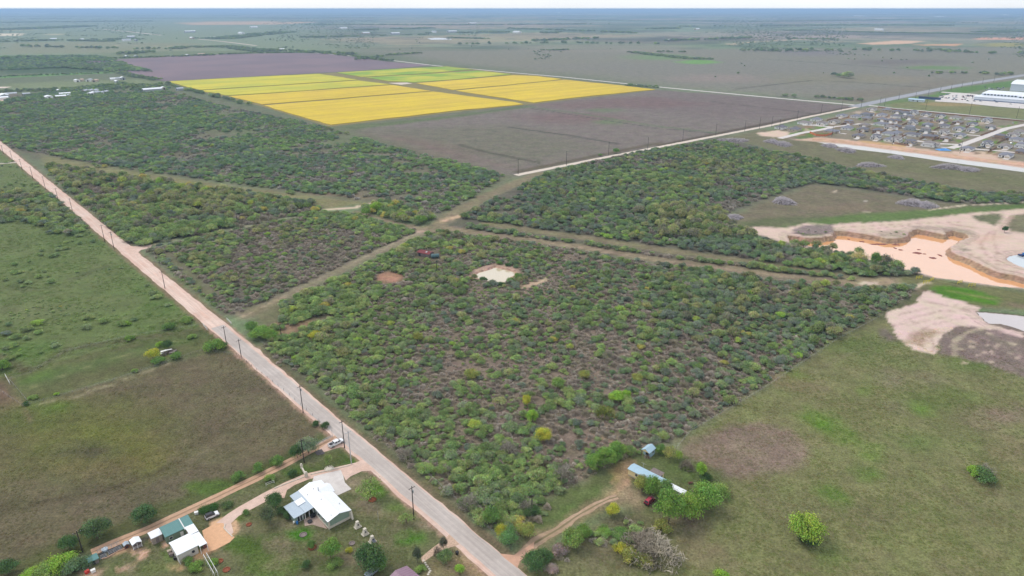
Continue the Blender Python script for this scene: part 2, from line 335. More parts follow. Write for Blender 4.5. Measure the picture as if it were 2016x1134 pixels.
# left pastures
A(PO([(-900,300),(-60,225),(5,292),(470,682),(440,690),(330,712),(60,795),(0,800),(-900,1100)], (108,120,74), 6, 4))
for x, y, rx, ry, c in ((150,470,90,25,(98,116,66)),(60,520,80,20,(104,120,70)),(300,560,60,20,(98,118,64)),(200,640,150,25,(102,118,68)),(60,620,70,14,(114,120,82)),(340,600,40,10,(84,118,48)),(30,690,30,10,(84,126,48))):
    A(PO(ell(x,y,rx,ry), c, 12, 8, .7))
A(LI([(0,700),(60,735),(130,690),(250,668),(395,650)], (98,90,70), 2, 2, 2, .7)); A(LI([(0,560),(60,572),(120,560),(220,520)], (86,88,62), 2.5, 2, 4, .4))
A(PO([(20,745),(120,712),(260,675),(385,650),(440,650),(470,685),(330,712),(60,795)], (102,104,68), 2.5, 1.5))
A(PO([(50,745),(250,690),(400,655),(420,662),(250,705),(60,762)], (92,112,62), 5, 3, .8)); A(LI([(60,762),(200,712),(380,664)], (132,132,92), .5, .5, .4, .6)); A(PO([(40,748),(95,728),(98,738),(40,755)], (92,122,50), 3, 2, .6))
A(PO([(475,690),(645,845),(560,905),(400,985),(170,1090),(-300,1300),(-900,1300),(-900,1000),(0,800),(60,795),(330,714),(440,690)], (108,100,76), 2, 1.5))
A(PO([(-200,745),(15,745),(45,800),(-200,860)], (112,96,76), 3, 2)); A(PO(ell(150,870,200,75), (104,106,58), 14, 10, .9)); A(PO(ell(240,900,90,30), (120,104,66), 10, 8, .6)); A(PO(ell(70,820,80,22), (98,108,56), 10, 8, .7))
A(PO(ell(300,960,180,30), (106,98,80), 16, 10, .6)); A(PO(ell(520,780,80,50), (106,98,78), 16, 10, .5)); A(PO(ell(185,883,62,18), (112,112,78), 5, 5, .6)); A(PO(ell(185,883,48,12), (94,92,66), 4, 5, .8)); A(PO(ell(185,883,24,6), (84,78,64), 3, 3, .8))
A(LI([(175,855),(260,880),(300,920)], (112,118,54), 4, 5, 5, .5)); A(LI([(0,995),(80,990),(230,960),(330,920),(400,860)], (92,84,62), 1.2, 2, 3, .6)); A(LI([(60,800),(100,790),(160,778),(250,745),(330,716)], (158,150,118), .8, .6, 1.2, .7))
A(LI([(400,860),(560,760),(480,700)], (112,104,84), .6, 1, 2, .4)); A(LI([(0,770),(45,795),(60,830)], (140,120,96), .8, 1, 1, .5)); A(PO(ell(90,800,40,5), (96,122,46), 4, 4, .8))
A(PO([(10,1108),(200,1040),(400,960),(560,890),(645,850),(660,862),(470,970),(180,1085),(30,1134)], (88,96,54), 2, 2, .8))
# homestead lawns
A(PO([(100,1140),(180,1080),(400,985),(560,915),(640,872),(720,895),(760,930),(1025,1150),(900,1300),(-200,1300)], (108,110,76), 2, 2))
for x, y, rx, ry, c in ((590,1050,32,14,(72,120,34)),(360,1090,28,22,(78,116,40)),(700,905,40,18,(84,116,44)),(800,1060,30,12,(82,118,44)),(735,965,22,14,(84,122,36)),(530,1060,16,8,(88,124,46)),(820,1015,60,14,(100,112,62)),(480,1075,30,20,(84,108,46)),(760,1010,50,10,(128,120,90)),
    (850,960,30,20,(112,112,76)),(640,1080,60,14,(110,110,74)),(700,1100,40,12,(136,122,98)),(560,1010,30,8,(96,112,52)),(470,1020,40,8,(90,108,50)),(620,930,60,10,(86,112,48)),(420,960,60,14,(90,112,52)),(280,1120,60,14,(106,114,70)),(540,1110,60,20,(96,112,58)),(650,900,20,8,(128,122,84))):
    A(PO(ell(x,y,rx,ry), c, 1.6, 2.5, .95))
A(PO([(905,1075),(960,1110),(1000,1150),(840,1180),(800,1140),(840,1108)], (138,128,96), 2, 3)); A(PO([(940,1085),(1000,1150),(960,1180),(900,1105)], (166,138,108), 3, 4, .5))
for q in ([(268,1082),(300,1078),(290,1096),(268,1108)],[(255,1085),(285,1075),(282,1083),(262,1090)],[(318,1065),(332,1058),(336,1076),(322,1078)],[(232,1118),(262,1114),(258,1119),(234,1121)],[(292,1070),(330,1048),(300,1052)]): A(PO(q, (214,176,152), .6, 1.2))
A(PO([(330,1118),(350,1104),(395,1085),(415,1072),(445,1045),(465,1050),(440,1068),(400,1095),(355,1125)], (220,174,136), .8, 1)); A(PO(ell(445,1035,30,16), (232,188,150), .5, 1.2)); A(PO([(160,1128),(180,1118),(210,1120),(190,1150),(150,1150)], (196,164,142), 1, 1.5))
A(PO([(175,1090),(215,1080),(250,1070),(320,1042),(322,1050),(250,1084),(200,1098)], (84,80,70), .8, 1)); A(LI([(190,1100),(240,1085),(275,1068)], (206,170,134), .45, .3, .2)); A(PO([(470,1040),(500,1020),(580,1000),(600,1030),(560,1040)], (122,116,86), 3, 3, .7))
A(PO([(500,958),(580,935),(640,905),(660,880),(700,900),(640,925),(560,950)], (88,98,56), 1.5, 2, .8))
for i in range(46):
    x = R.uniform(230, 900); y = R.uniform(930, 1130); 
    if y < 915 + abs(x - 720) * .35: continue
    A(PO(ell(x, y, R.uniform(10, 30), R.uniform(4, 10)), R.choice([(150,136,112),(140,128,102),(132,122,96),(96,118,58),(142,128,106)]), 1.8, 3, R.uniform(.5, .85)))
# road verges
A(LI([(640,812),(560,738),(500,690),(470,672)], (92,108,56), 2.0, 1, 1, .9)); A(LI([(640,835),(555,755),(490,703)], (150,134,112), .8, .8, 1.2, .7)); A(LI([(980,1130),(905,1068)], (84,116,48), 1.2, .8, .6, .8))
A(LI([(330,905),(360,880),(365,868)], (134,122,98), .4, .6, 1, .6)); A(LI([(300,950),(420,880),(520,800),(500,740)], (122,112,88), .5, .8, 1, .5)); A(LI([(60,990),(180,975),(320,925)], (84,76,58), .6, .8, 1.5, .6))
A(LI([(1075,1198),(1008,1134),(425,640)], (176,146,126), 5.4, .8, 1.2)); A(LI([(425,640),(5,289),(-60,238)], (140,118,96), 6.2, .8, 1.0, .8))
A(LI([(1085,1180),(900,1010),(745,880),(600,762),(520,690)], (104,100,74), 1.8, 1, 1, .8))
# right pasture
A(PO([(1812,575),(1860,600),(2400,760),(2400,1500),(1050,1500),(1010,1134),(1060,1090),(1200,1020),(1330,980),(1345,862),(1500,764),(1650,664),(1790,590)], (124,124,84), 3, 2))
A(PO([(1350,872),(1400,850),(1440,838),(1500,835),(1550,847),(1585,875),(1590,895),(1570,915),(1520,930),(1450,938),(1400,945),(1370,925),(1345,905)], (138,120,106), 2.5, 2)); A(PO([(1330,875),(1400,860),(1400,940),(1340,950)], (128,118,92), 8, 6, .7))
for x, y, rx, ry, c, a in ((1595,755,60,16,(132,124,92),.8),(1530,745,40,10,(140,124,96),.7),(1850,790,90,30,(108,120,68),.7),(1960,820,70,20,(134,120,100),.8),(1995,815,30,12,(142,122,110),.8),(1758,748,14,6,(138,126,108),.8),(1835,752,14,5,(136,122,106),.7),(1762,800,12,6,(132,118,104),.7),
    (1630,838,18,5,(96,134,44),.9),(1595,822,8,3,(98,132,46),.8),(1566,738,8,4,(100,130,52),.8),(1700,768,8,3,(98,132,46),.8),(1635,971,8,5,(92,138,40),.9),(1665,867,8,4,(98,132,44),.8),(1712,937,14,5,(92,136,40),.9),(1710,895,10,4,(98,134,44),.8),(1816,805,8,4,(98,130,46),.8),(1790,1000,10,3,(100,130,52),.6),
    (1830,870,60,18,(100,124,62),.5),(1700,680,80,20,(106,118,70),.8),(1560,1000,60,20,(118,114,84),.6),(1800,1060,120,30,(118,122,76),.5),(1355,1010,28,40,(140,122,106),.85),(1380,1090,30,22,(138,124,98),.7),(1650,1080,80,20,(120,118,84),.5),(1900,960,80,20,(120,118,82),.5),(1720,1020,40,10,(126,118,92),.6),
    (1500,900,20,60,(128,120,96),.3),(1960,1000,60,20,(122,120,86),.5),(2005,890,30,20,(136,122,96),.6),(1440,1010,50,20,(112,116,76),.6),(1930,720,60,10,(96,120,60),.7),(1740,710,60,8,(112,120,76),.6),(1640,1100,10,3,(92,130,44),.6)):
    A(PO(ell(x,y,rx,ry), c, 6, 6, a))
A(LI([(1600,735),(1660,700),(1720,685)], (132,128,96), .8, 1, 1, .5)); A(PO([(1800,578),(1830,575),(1790,620),(1740,632),(1650,672),(1690,635)], (98,98,70), 3, 3, .8)); A(PO([(1735,648),(1748,645),(1768,672),(1745,672),(1732,660)], (122,110,100), 2, 2, .9))
# right homestead yard
A(PO([(1215,905),(1260,890),(1330,890),(1420,930),(1440,965),(1400,1010),(1300,1010),(1220,1000),(1130,1040),(1060,1080),(1020,1060),(1060,990),(1130,955),(1200,920)], (104,110,72), 2.5, 2))
A(PO([(1270,900),(1330,895),(1390,935),(1370,955),(1320,940)], (102,116,68), 3, 2, .9)); A(PO([(1050,1030),(1130,970),(1180,965),(1200,985),(1130,1010),(1080,1040)], (100,116,66), 3, 3, .9)); A(PO([(1205,925),(1235,905),(1245,915),(1240,935),(1215,935)], (176,142,104), 2, 2, .7)); A(PO(ell(1212,942,10,5), (150,140,80), 1, 1.5, .8)); A(PO(ell(1236,952,10,5), (190,154,122), 1, 1.5, .8))
A(PO([(1190,985),(1200,970),(1240,960),(1262,968),(1290,985),(1260,1000),(1215,990)], (168,148,122), 2.5, 3, .8)); A(LI([(1010,1110),(1052,1071),(1100,1041),(1150,1010),(1200,982)], (150,134,104), 2.6, 1.5, 2, .8)); A(LI([(1200,980),(1222,962),(1236,945),(1228,925),(1240,912)], (178,150,118), 1.3, 1.2, 1.5, .8)); A(LI([(1205,950),(1216,938),(1226,948),(1214,956),(1204,950)], (176,148,116), .7, .8, 1, .7)); A(LI([(1236,965),(1246,985),(1262,1000)], (160,140,112), 1.0, 1, 1.5, .6)); A(PO([(1120,1050),(1200,1040),(1300,1060),(1340,1100),(1250,1134),(1100,1134),(1060,1100)], (116,112,84), 4, 4, .8)); A(PO([(1180,1020),(1260,1010),(1290,1035),(1220,1060)], (96,88,72), 3, 3, .8))
A(PO([(1158,863),(1180,858),(1210,868),(1205,874),(1175,866)], (176,146,118), 1, 1.5, .8))
# sand round the ponds
A(PO([(1460,452),(1488,446.6),(1545,448),(1580,441),(1639,441),(1740,437.4),(1799,431.7),(1855,427),(1910,419),(1974,415),(2016,411),(2150,405),(2150,590),(2060,580),(2016,570),(1926,560),(1840,547),(1800,536),(1740,515),(1640,500),(1550,478),(1510,468)], (226,200,184), 2, 3))
A(PO([(1912,424),(1977,419),(1968,440),(1958,446),(1940,438),(1920,433)], (98,108,70), 2, 3, .9)); A(PO([(1990,424),(2040,416),(2150,412),(2150,462),(2016,458),(1990,456),(1982,446)], (112,112,80), 2, 3, .9)); A(PO([(1559,452),(1580,444),(1639,442),(1641,452),(1638,461),(1600,464),(1562,460)], (142,128,124), 1.5, 2, .95))
A(PO([(1570,458),(1600,461),(1635,461),(1610,466),(1580,465)], (92,104,66), 1, 2, .7)); A(PO([(1720,455),(1760,452),(1790,455),(1780,466),(1740,466)], (160,146,128), 2, 3, .6)); A(PO([(1790,446),(1830,444),(1900,450),(1930,462),(1910,462),(1850,453),(1800,450)], (160,144,130), 2, 3, .6))
for q in ([(1905,500),(1960,528),(2016,540)],[(1890,492),(1960,520),(2016,533)],[(1950,455),(1930,480),(1945,505),(2000,528)],[(1960,452),(1955,470),(1965,500)],[(1900,480),(1970,500)],[(1990,425),(1975,440),(1968,455)],[(1997,425),(1983,442),(1975,456)],[(1660,447),(1800,440),(1900,437)],[(1700,452),(1790,444)],[(1810,436),(1900,445),(1950,455)],[(1880,470),(1940,462)]):
    A(LI(q, (186,156,140), .7, .8, 1.0, .65))
A(PO(ell(1900,492,9,3.4), (150,138,124), 1, 1.5, .9)); A(PO([(1930,462),(1980,465),(1940,480),(1915,478)], (222,184,164), 4, 4, .6))
A(PO([(1770,536),(1830,548),(1926,562),(2016,573),(2100,585),(2100,625),(2016,612),(1930,606),(1860,596),(1800,572),(1765,552)], (116,116,78), 3, 3)); A(PO([(1825,567),(1860,562),(1920,570),(1975,590),(1960,600),(1900,594),(1850,585)], (86,130,36), 2, 3)); A(PO([(1860,570),(1990,592),(1940,590)], (150,140,96), 1.5, 2, .5)); A(PO([(1960,592),(2100,610),(2100,618),(2000,606)], (140,122,104), 2, 3, .7))
A(LI([(1800,570),(1812,560),(1832,556)], (214,196,170), 1.1, .8, .5)); A(PO(ell(1820,575,22,5), (128,112,96), 1.5, 2, .7))
# sand tongue + scraped soil lower right
A(PO([(1842,640),(1870,627),(1925,620),(1960,632),(2016,650),(2200,690),(2200,790),(2016,742),(1930,715),(1850,695),(1842,670)], (136,120,112), 2, 2.5))
A(PO([(1826,572),(1850,580),(1900,597),(1930,606),(1925,616),(1934,628),(1950,640),(2016,655),(2016,664),(1940,646),(1890,640),(1860,655),(1845,672),(1846,688),(1838,700),(1810,692),(1788,682),(1768,664),(1756,645),(1748,628),(1746,616),(1770,606),(1806,598),(1804,588)], (228,202,190), .6, 1.5))
for q in ([(1770,620),(1830,605),(1890,600)],[(1775,632),(1850,612),(1910,612)],[(1790,640),(1870,622)],[(1800,660),(1830,640),(1900,625)],[(1760,640),(1820,630)],[(1810,590),(1870,604),(1920,612)],[(1830,655),(1840,690)],[(1818,655),(1812,680)]): A(LI(q, (176,150,140), .5, .8, 1.2, .6))
A(PO([(1788,674),(1800,655),(1830,650),(1845,655),(1830,670),(1815,682)], (168,142,118), 2, 3, .8)); A(LI([(1880,672),(1905,655),(1940,645)], (206,190,164), 1, 1, 1.5, .7)); A(LI([(1880,672),(1878,700)], (196,180,156), .8, 1, 1.5, .6))
for i in range(26): A(PO(ell(R.uniform(1880,2010), R.uniform(655,715), R.uniform(2,7), R.uniform(.8,2)), (206,186,166), .6, 1.5, .7))
# subdivision
A(PO([(1500,262),(1600,240),(1700,213),(1726,210),(1756,214),(1885,226),(2016,240),(2200,260),(2200,350),(2016,331),(1885,313),(1756,296),(1640,281),(1560,276)], (142,132,112), 4, 3))
A(PO([(1490,262),(1530,256),(1560,262),(1540,272),(1500,268)], (226,200,180), 2, 4)); A(PO([(1560,275),(1620,270),(1760,285),(1885,302),(1960,310),(2016,320),(2200,340),(2200,352),(2016,331),(1885,314),(1756,297),(1640,282)], (216,184,162), 2, 3))
A(PO([(1870,297),(1960,300),(1965,310),(1940,315),(1890,310)], (222,192,170), 2, 3)); A(PO([(1690,276),(1760,283),(1790,288),(1770,290),(1700,282)], (206,170,120), 2, 2, .9)); A(PO([(1560,270),(1595,264),(1605,270),(1575,274)], (96,120,64), 2, 2, .8))
for i in range(170):
    x = R.uniform(1560, 2010); y0 = 213 + max(0, (1700 - x)) * .3 + max(0, x - 1726) * .09; y1 = 272 + max(0, x - 1650) * .12
    y = R.uniform(y0 + 4, y1 - 3); A(PO(ell(x, y, R.uniform(5, 10), R.uniform(1.5, 3)), R.choice([(106,142,54),(98,130,58),(134,114,88),(112,142,60),(154,122,94),(190,172,150)]), 1.5, 2, .85))
A(PO([(1740,203),(1850,190),(1830,198),(1900,206),(2016,214),(2200,230),(2200,255),(2016,235),(1885,223),(1756,211)], (130,132,88), 3, 4)); A(PO(ell(1880,205,70,4), (170,146,100), 8, 5, .7)); A(PO([(1740,206),(1830,196),(1860,186),(1740,198)], (106,130,74), 4, 3, .8))
A(PO([(1840,183),(1888,172),(2016,156),(2016,170),(1940,176),(1900,184),(1860,188)], (98,130,66), 5, 4)); A(PO([(1790,193),(1860,183),(1870,187),(1810,196)], (104,134,68), 4, 3)); A(PO([(1690,214),(1700,210),(1640,223),(1560,240),(1520,250),(1530,243)], (104,120,72), 3, 3, .7))
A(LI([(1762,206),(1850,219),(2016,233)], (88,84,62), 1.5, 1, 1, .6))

def paint(X, Y):
    X = np.asarray(X, float); Y = np.asarray(Y, float); D = np.hypot(X, Y)
    base = np.array(S(132, 134, 112)); alt = np.array(S(156, 140, 128)); grn = np.array(S(112, 138, 92)); dk = np.array(S(76, 90, 74))
    n1 = fbm(X, Y, 900, 3, 4); n2 = fbm(X, Y, 420, 9, 3); n3 = fbm(X, Y, 1500, 21, 4); n4 = fbm(X, Y, 260, 33, 4)
    t1 = np.clip(.5 + 1.5 * n1, 0, 1)[:, None]; t2 = np.clip(.5 + 2 * n3, 0, 1)[:, None] * .6; t3 = np.clip((n2 + .5 * n4 - .15) * 4, 0, 1)[:, None] * .6
    col = base * (1 - t1) + alt * t1; col = col * (1 - t2) + grn * t2; col = col * (1 - t3) + dk * t3
    # square-ish paddocks of slightly different colour far out
    ca, sa = math.cos(.74), math.sin(.74); u = (X * ca + Y * sa) / 900; v = (-X * sa + Y * ca) / 620
    hsh = _hash(np.floor(u).astype(np.int64), np.floor(v).astype(np.int64), 5)
    h2 = _hash(np.floor(u * .5).astype(np.int64), np.floor(v * .7).astype(np.int64), 11)[:, None]; far = np.clip((D - 2200) / 1500, 0, 1)[:, None]
    col = col * (1 + far * ((.72 + .56 * hsh)[:, None] - 1)); col = col * (1 - far * .45 * (h2 > .72)) + far * .45 * (h2 > .72) * np.array(S(184, 158, 128)); col = col * (1 - far * .5 * (h2 < .25)) + far * .5 * (h2 < .25) * np.array(S(96, 120, 84))
    sp = np.clip((fbm(X, Y, 110, 71, 3) - .12) * 5, 0, 1)[:, None] * .5 * np.clip((D - 1500) / 1500, 0, 1)[:, None]; col = col * (1 - sp) + dk * sp
    nf = {}
    for kind, pts, c, soft, warp, amt, w in LAY:
        P = WP(pts); pad = soft + warp + w + 1
        m = (X > P[:, 0].min() - pad) & (X < P[:, 0].max() + pad) & (Y > P[:, 1].min() - pad) & (Y < P[:, 1].max() + pad)
        if not m.any(): continue
        x, y = X[m], Y[m]
        sd = poly_sd(P, x, y) if kind == 'p' else line_sd(P, x, y, w)
        if warp: sd = sd + warp * (fbm(x, y, max(4, warp * 3), 41, 3) + .6 * fbm(x, y, max(1.5, warp * .8), 57, 2))
        a = (np.clip(.5 - sd / (2 * soft), 0, 1) * amt)[:, None]
        col[m] = col[m] * (1 - a) + np.array(S(*c)) * a
    return col
def roughness_of(X, Y):                        # how strongly turf texture breaks up the colour
    return None

def set_soil(me, X, Y):
    col = paint(X, Y); a = me.attributes.new('soil', 'FLOAT_COLOR', 'POINT')
    a.data.foreach_set('color', np.column_stack([col, np.ones(len(col))]).astype(np.float32).ravel())
    r = me.attributes.new('rough', 'FLOAT', 'POINT'); lum = col.mean(1); r.data.foreach_set('value', (1 - .72 * np.clip((lum - .2) / .2, 0, 1)).astype(np.float32))

def grid_mesh(name, V, nr, nc, wrap, mat, soil=True):
    i = np.arange(nr - 1)[:, None]; j = np.arange(nc if wrap else nc - 1)[None, :]; j2 = (j + 1) % nc
    q = np.stack([i * nc + j, i * nc + j2, (i + 1) * nc + j2, (i + 1) * nc + j], -1).reshape(-1, 4)
    me = bpy.data.meshes.new(name); me.vertices.add(len(V)); me.vertices.foreach_set('co', V.astype(np.float32).ravel())
    me.loops.add(q.size); me.loops.foreach_set('vertex_index', q.ravel().astype(np.int32)); me.polygons.add(len(q))
    me.polygons.foreach_set('loop_start', np.arange(0, q.size, 4, dtype=np.int32)); me.polygons.foreach_set('loop_total', np.full(len(q), 4, np.int32))
    me.polygons.foreach_set('use_smooth', np.ones(len(q), bool))
    me.materials.append(mat); me.update(calc_edges=True)
    if soil: set_soil(me, V[:, 0], V[:, 1])
    return me

def build_ground():
    az = np.radians(np.concatenate([np.arange(-180, -46, 4.0), np.arange(-42, 42.01, .13), np.arange(46, 180, 4.0)]))
    r = [2.0, 30, 70, 110]
    while r[-1] < 3200: r.append(r[-1] * 1.0085)
    while r[-1] < 9000: r.append(r[-1] * 1.018)
    while r[-1] < 62000: r.append(r[-1] * 1.06)
    r = np.array(r); A_, R_ = np.meshgrid(az, r); X = (R_ * np.sin(A_)).ravel(); Y = (R_ * np.cos(A_)).ravel()
    Z = np.zeros(len(X))
    for P, dep in PITS:
        m = (X > P[:, 0].min() - 9) & (X < P[:, 0].max() + 9) & (Y > P[:, 1].min() - 9) & (Y < P[:, 1].max() + 9)
        sd = poly_sd(P, X[m], Y[m]); t = np.clip((3.6 - sd) / 3.0, 0, 1); Z[m] = np.minimum(Z[m], -dep * t)
    me = grid_mesh('ground', np.column_stack([X, Y, Z]), len(r), len(az), True, M_GROUND)
    o = link('ground', me); tag(o, kind='structure')
build_ground()

def flat_poly(name, pts, z, mat, kind='structure', world=False, label=None, cat=None, soil=False, step=None):
    P = ccw(pts if world else WP(pts))
    if step: P = resample(P, step)
    me = bpy.data.meshes.new(name); me.from_pydata([(x, y, z) for x, y in P], [], [tuple(range(len(P)))]); me.materials.append(mat)
    if soil: set_soil(me, P[:, 0], P[:, 1])
    o = link(name, me); tag(o, label, cat, None, kind); return o

def ribbon(name, pts, width, z, mat, px=True, jitter=.35, step=4.0, cross=(0,), seed=1):
    P = WP(pts) if px else np.array(pts); out = [P[0]]
    for a, b in zip(P[:-1], P[1:]):
        k = max(1, int(np.hypot(*(b - a)) / step))
        for j in range(1, k + 1): out.append(a + (b - a) * j / k)
    Q = np.array(out); T = np.gradient(Q, axis=0); T /= np.linalg.norm(T, axis=1)[:, None] + 1e-9; N = np.column_stack([-T[:, 1], T[:, 0]])
    wl_ = width / 2 + jitter * fbm(Q[:, 0], Q[:, 1], 7, seed, 3); wr = width / 2 + jitter * fbm(Q[:, 0], Q[:, 1], 7, seed + 50, 3)
    ks = [-1, -.5, 0, .5, 1]; V = []
    for k in ks: V.append(Q + N * ((wl_ if k > 0 else wr) * k)[:, None])
    V = np.stack(V, 1).reshape(-1, 2); V3 = np.column_stack([V, np.full(len(V), z)])
    me = grid_mesh(name, V3, len(Q), len(ks), False, mat, soil=False)
    # across (0..1) and along (m) as a UV map for wheel tracks
    s = np.concatenate([[0], np.cumsum(np.linalg.norm(np.diff(Q, axis=0), axis=1))]); uvv = np.stack([np.tile((np.array(ks) + 1) / 2, len(Q)), np.repeat(s, len(ks))], 1)
    uv = me.uv_layers.new(name='UVMap'); idx = np.empty(len(me.loops), np.int32); me.loops.foreach_get('vertex_index', idx); uv.data.foreach_set('uv', uvv[idx].astype(np.float32).ravel())
    if len(me.polygons) and me.polygons[0].normal.z < 0: me.flip_normals()
    o = link(name, me); tag(o, kind='structure'); return o

def track_mat(name, col, col2, rut, width_rel=.09, amount=.5, scale=.5, var=.12, pos=(.3, .7), streak=.25):
    m = nmat(name, col, .95, var, scale, col2=col2, scale2=.07, bump=.015); n = m.node_tree.nodes; l = m.node_tree.links; b = n['Principled BSDF']
    src = b.inputs['Base Color'].links[0].from_socket
    uv = n.new('ShaderNodeUVMap'); sp = n.new('ShaderNodeSeparateXYZ'); l.new(uv.outputs[0], sp.inputs[0])
    tot = None
    for p in pos:
        s1 = n.new('ShaderNodeMath'); s1.operation = 'SUBTRACT'; l.new(sp.outputs[0], s1.inputs[0]); s1.inputs[1].default_value = p
        s2 = n.new('ShaderNodeMath'); s2.operation = 'ABSOLUTE'; l.new(s1.outputs[0], s2.inputs[0])
        mr = n.new('ShaderNodeMapRange'); mr.interpolation_type = 'SMOOTHSTEP'; mr.inputs[1].default_value = 0; mr.inputs[2].default_value = width_rel; mr.inputs[3].default_value = 1; mr.inputs[4].default_value = 0
        l.new(s2.outputs[0], mr.inputs[0])
        if tot is None: tot = mr.outputs[0]
        else:
            ad = n.new('ShaderNodeMath'); ad.operation = 'MAXIMUM'; l.new(tot, ad.inputs[0]); l.new(mr.outputs[0], ad.inputs[1]); tot = ad.outputs[0]
    # streaks along the way
    mp = n.new('ShaderNodeMapping'); l.new(uv.outputs[0], mp.inputs[0]); mp.inputs['Scale'].default_value = (14, .05, 1)
    nz = n.new('ShaderNodeTexNoise'); nz.inputs['Scale'].default_value = 1; nz.inputs['Detail'].default_value = 4; l.new(mp.outputs[0], nz.inputs['Vector'])
    mm = n.new('ShaderNodeMath'); mm.operation = 'MULTIPLY'; l.new(tot, mm.inputs[0]); l.new(nz.outputs['Fac'], mm.inputs[1])
    am = n.new('ShaderNodeMath'); am.operation = 'MULTIPLY'; l.new(mm.outputs[0], am.inputs[0]); am.inputs[1].default_value = amount * 2; am.use_clamp = True
    mx = n.new('ShaderNodeMix'); mx.data_type = 'RGBA'; l.new(am.outputs[0], mx.inputs[0]); l.new(src, mx.inputs[6]); mx.inputs[7].default_value = (*rut, 1)
    m2 = n.new('ShaderNodeMapRange'); m2.inputs[1].default_value = .3; m2.inputs[2].default_value = .7; m2.inputs[3].default_value = 1 - streak / 2; m2.inputs[4].default_value = 1 + streak / 2; l.new(nz.outputs['Fac'], m2.inputs[0])
    sc = n.new('ShaderNodeVectorMath'); sc.operation = 'SCALE'; l.new(mx.outputs[2], sc.inputs[0]); l.new(m2.outputs[0], sc.inputs['Scale']); l.new(sc.outputs[0], b.inputs['Base Color'])
    return m
M_ROADP = track_mat('dirt_road_surface', S(226,190,172), S(234,206,190), S(238,214,200), .13, .5, .5, .10)
M_ROADA = track_mat('patched_asphalt', S(200,188,180), S(212,200,192), S(178,166,160), .2, .35, .45, .09, (.22, .5, .78))
M_TWIN = track_mat('two_track_dirt', S(212,170,140), S(200,164,136), S(150,124,96), .16, .9, .8, .15, (.5,))
M_TWIN2 = track_mat('worn_two_track', S(196,166,140), S(176,150,122), S(128,118,84), .2, 1.0, .8, .2, (.5,))
M_HWY = track_mat('highway_surface', S(166,166,172), S(174,174,178), S(150,150,158), .1, .4, .05, .05, (.25, .75))
ribbon('dirt_road', [(455,664),(250,481),(5,289),(-60,238)] and [(470,677),(5,289),(-60,238)], 8.6, .03, M_ROADP, jitter=.8)
ribbon('road_shoulder', [(1075,1198),(470,677)], 8.4, .03, M_ROADP, jitter=.9)
ribbon('paved_road', [(1075,1198),(1008,1134),(428,643)], 6.3, .045, M_ROADA, jitter=.5, step=1.5)
ribbon('cream_road', [(1016,345),(1108,326.6),(1196,309),(1326,284),(1512,248),(1587,231),(1692,210)], 7.5, .06, M_CREAM, jitter=.8)
ribbon('concrete_road', [(600,102),(689,110),(780,120),(855,129),(955,138),(1008,143),(1108,151.6),(1226,164),(1309,172.4),(1512,191.6),(1692,207.5)], 9.5, .08, M_CONC, jitter=.2)
ribbon('highway', [(1680,210.5),(1762,193),(1888,168),(2016,148),(2200,125)], 19, .1, M_HWY, jitter=.2)
ribbon('north_street', [(1700,206.5),(1726,209),(1756,213),(1885,224.5),(2016,237.4),(2200,254)], 9, .06, M_CONC, jitter=.1)
ribbon('subdivision_street', [(2200,216),(2016,246),(1981.7,253),(1930,272),(1895,285),(1870,292)], 9, .07, M_CONC, jitter=.05)
ribbon('subdivision_street', [(1895,285),(1850,283),(1800,277)], 8, .11, M_CONC, jitter=.05)
ribbon('subdivision_street', [(1535,272.5),(1577,262),(1616,255.5),(1640,250),(1600,246.5),(1580,246)], 8, .07, M_CONC, jitter=.05)
ribbon('subdivision_street', [(1919,293.5),(1978,298),(2016,303),(2100,312)], 7, .12, M_CONC, jitter=.05)
ribbon('subdivision_street', [(1640,250),(1700,243),(1760,249),(1860,262),(1935,268)], 6, .15, M_CONC, jitter=.05)
ribbon('farm_lane', [(180,1088),(300,1038),(420,982),(500,944),(556,916),(600,893),(640,872),(668,860)], 3.6, .035, M_TWIN, jitter=.35, step=2)
ribbon('right_driveway', [(1010,1108),(1052,1070),(1098,1042),(1142,1012),(1175,994),(1200,982),(1215,978)], 2.9, .035, M_TWIN2, jitter=1.3, step=1)
ribbon('far_road', [(205,58),(260,63),(318,69.5)], 22, .5, M_CREAM, jitter=2, step=60); ribbon('far_road', [(390,77),(440,82),(505,90)], 16, .5, M_CREAM, jitter=2, step=40)
ribbon('farm_gate_track', [(-40,331),(-5,323),(32,320)], 3.5, .04, M_CREAM, jitter=.3)
# driveways and aprons
flat_poly('driveway', [(735,897),(745,905),(765,922),(742,926),(712,928),(690,938),(681,946),(671,928),(640,936),(607,944),(580,955),(565,965),(560,980),(530,984),(500,1000),(470,1016),(455,1030),(460,1048),(425,1082),(398,1088),(404,1070),(398,1045),(425,1030),(448,1012),(470,998),(520,970),(560,950),(600,933),(660,920),(700,911)], .0385, M_DIRT, step=.8)
flat_poly('garage_apron', [(404,1068),(398,1045),(425,1030),(440,1030),(445,1045),(462,1058),(452,1068),(425,1082),(398,1092)], .055, nmat('orange_sand', S(236,186,146), .95, .1, 1), step=.8)
flat_poly('road_apron', [(735,897),(722,882),(745,893),(772,926),(752,926)], .042, M_DIRT, step=.8)
flat_poly('lane_mouth', [(660,862),(690,868),(716,885),(712,893),(690,882),(672,880),(632,892),(628,884)], .042, M_DIRT, step=.8)
flat_poly('side_driveway', [(885,1052),(905,1072),(880,1080),(858,1090),(832,1108),(828,1098),(850,1080),(872,1064)], .042, nmat('cobbled_drive', S(212,180,156), .95, .3, 2.2), step=.6)
flat_poly('driveway_mouth', [(985,1090),(1012,1093),(1035,1078),(1052,1066),(1050,1085),(1024,1104),(1018,1120),(1012,1128)], .042, nmat('orange_caliche', S(222,176,150), .95, .1, 1), step=.8)
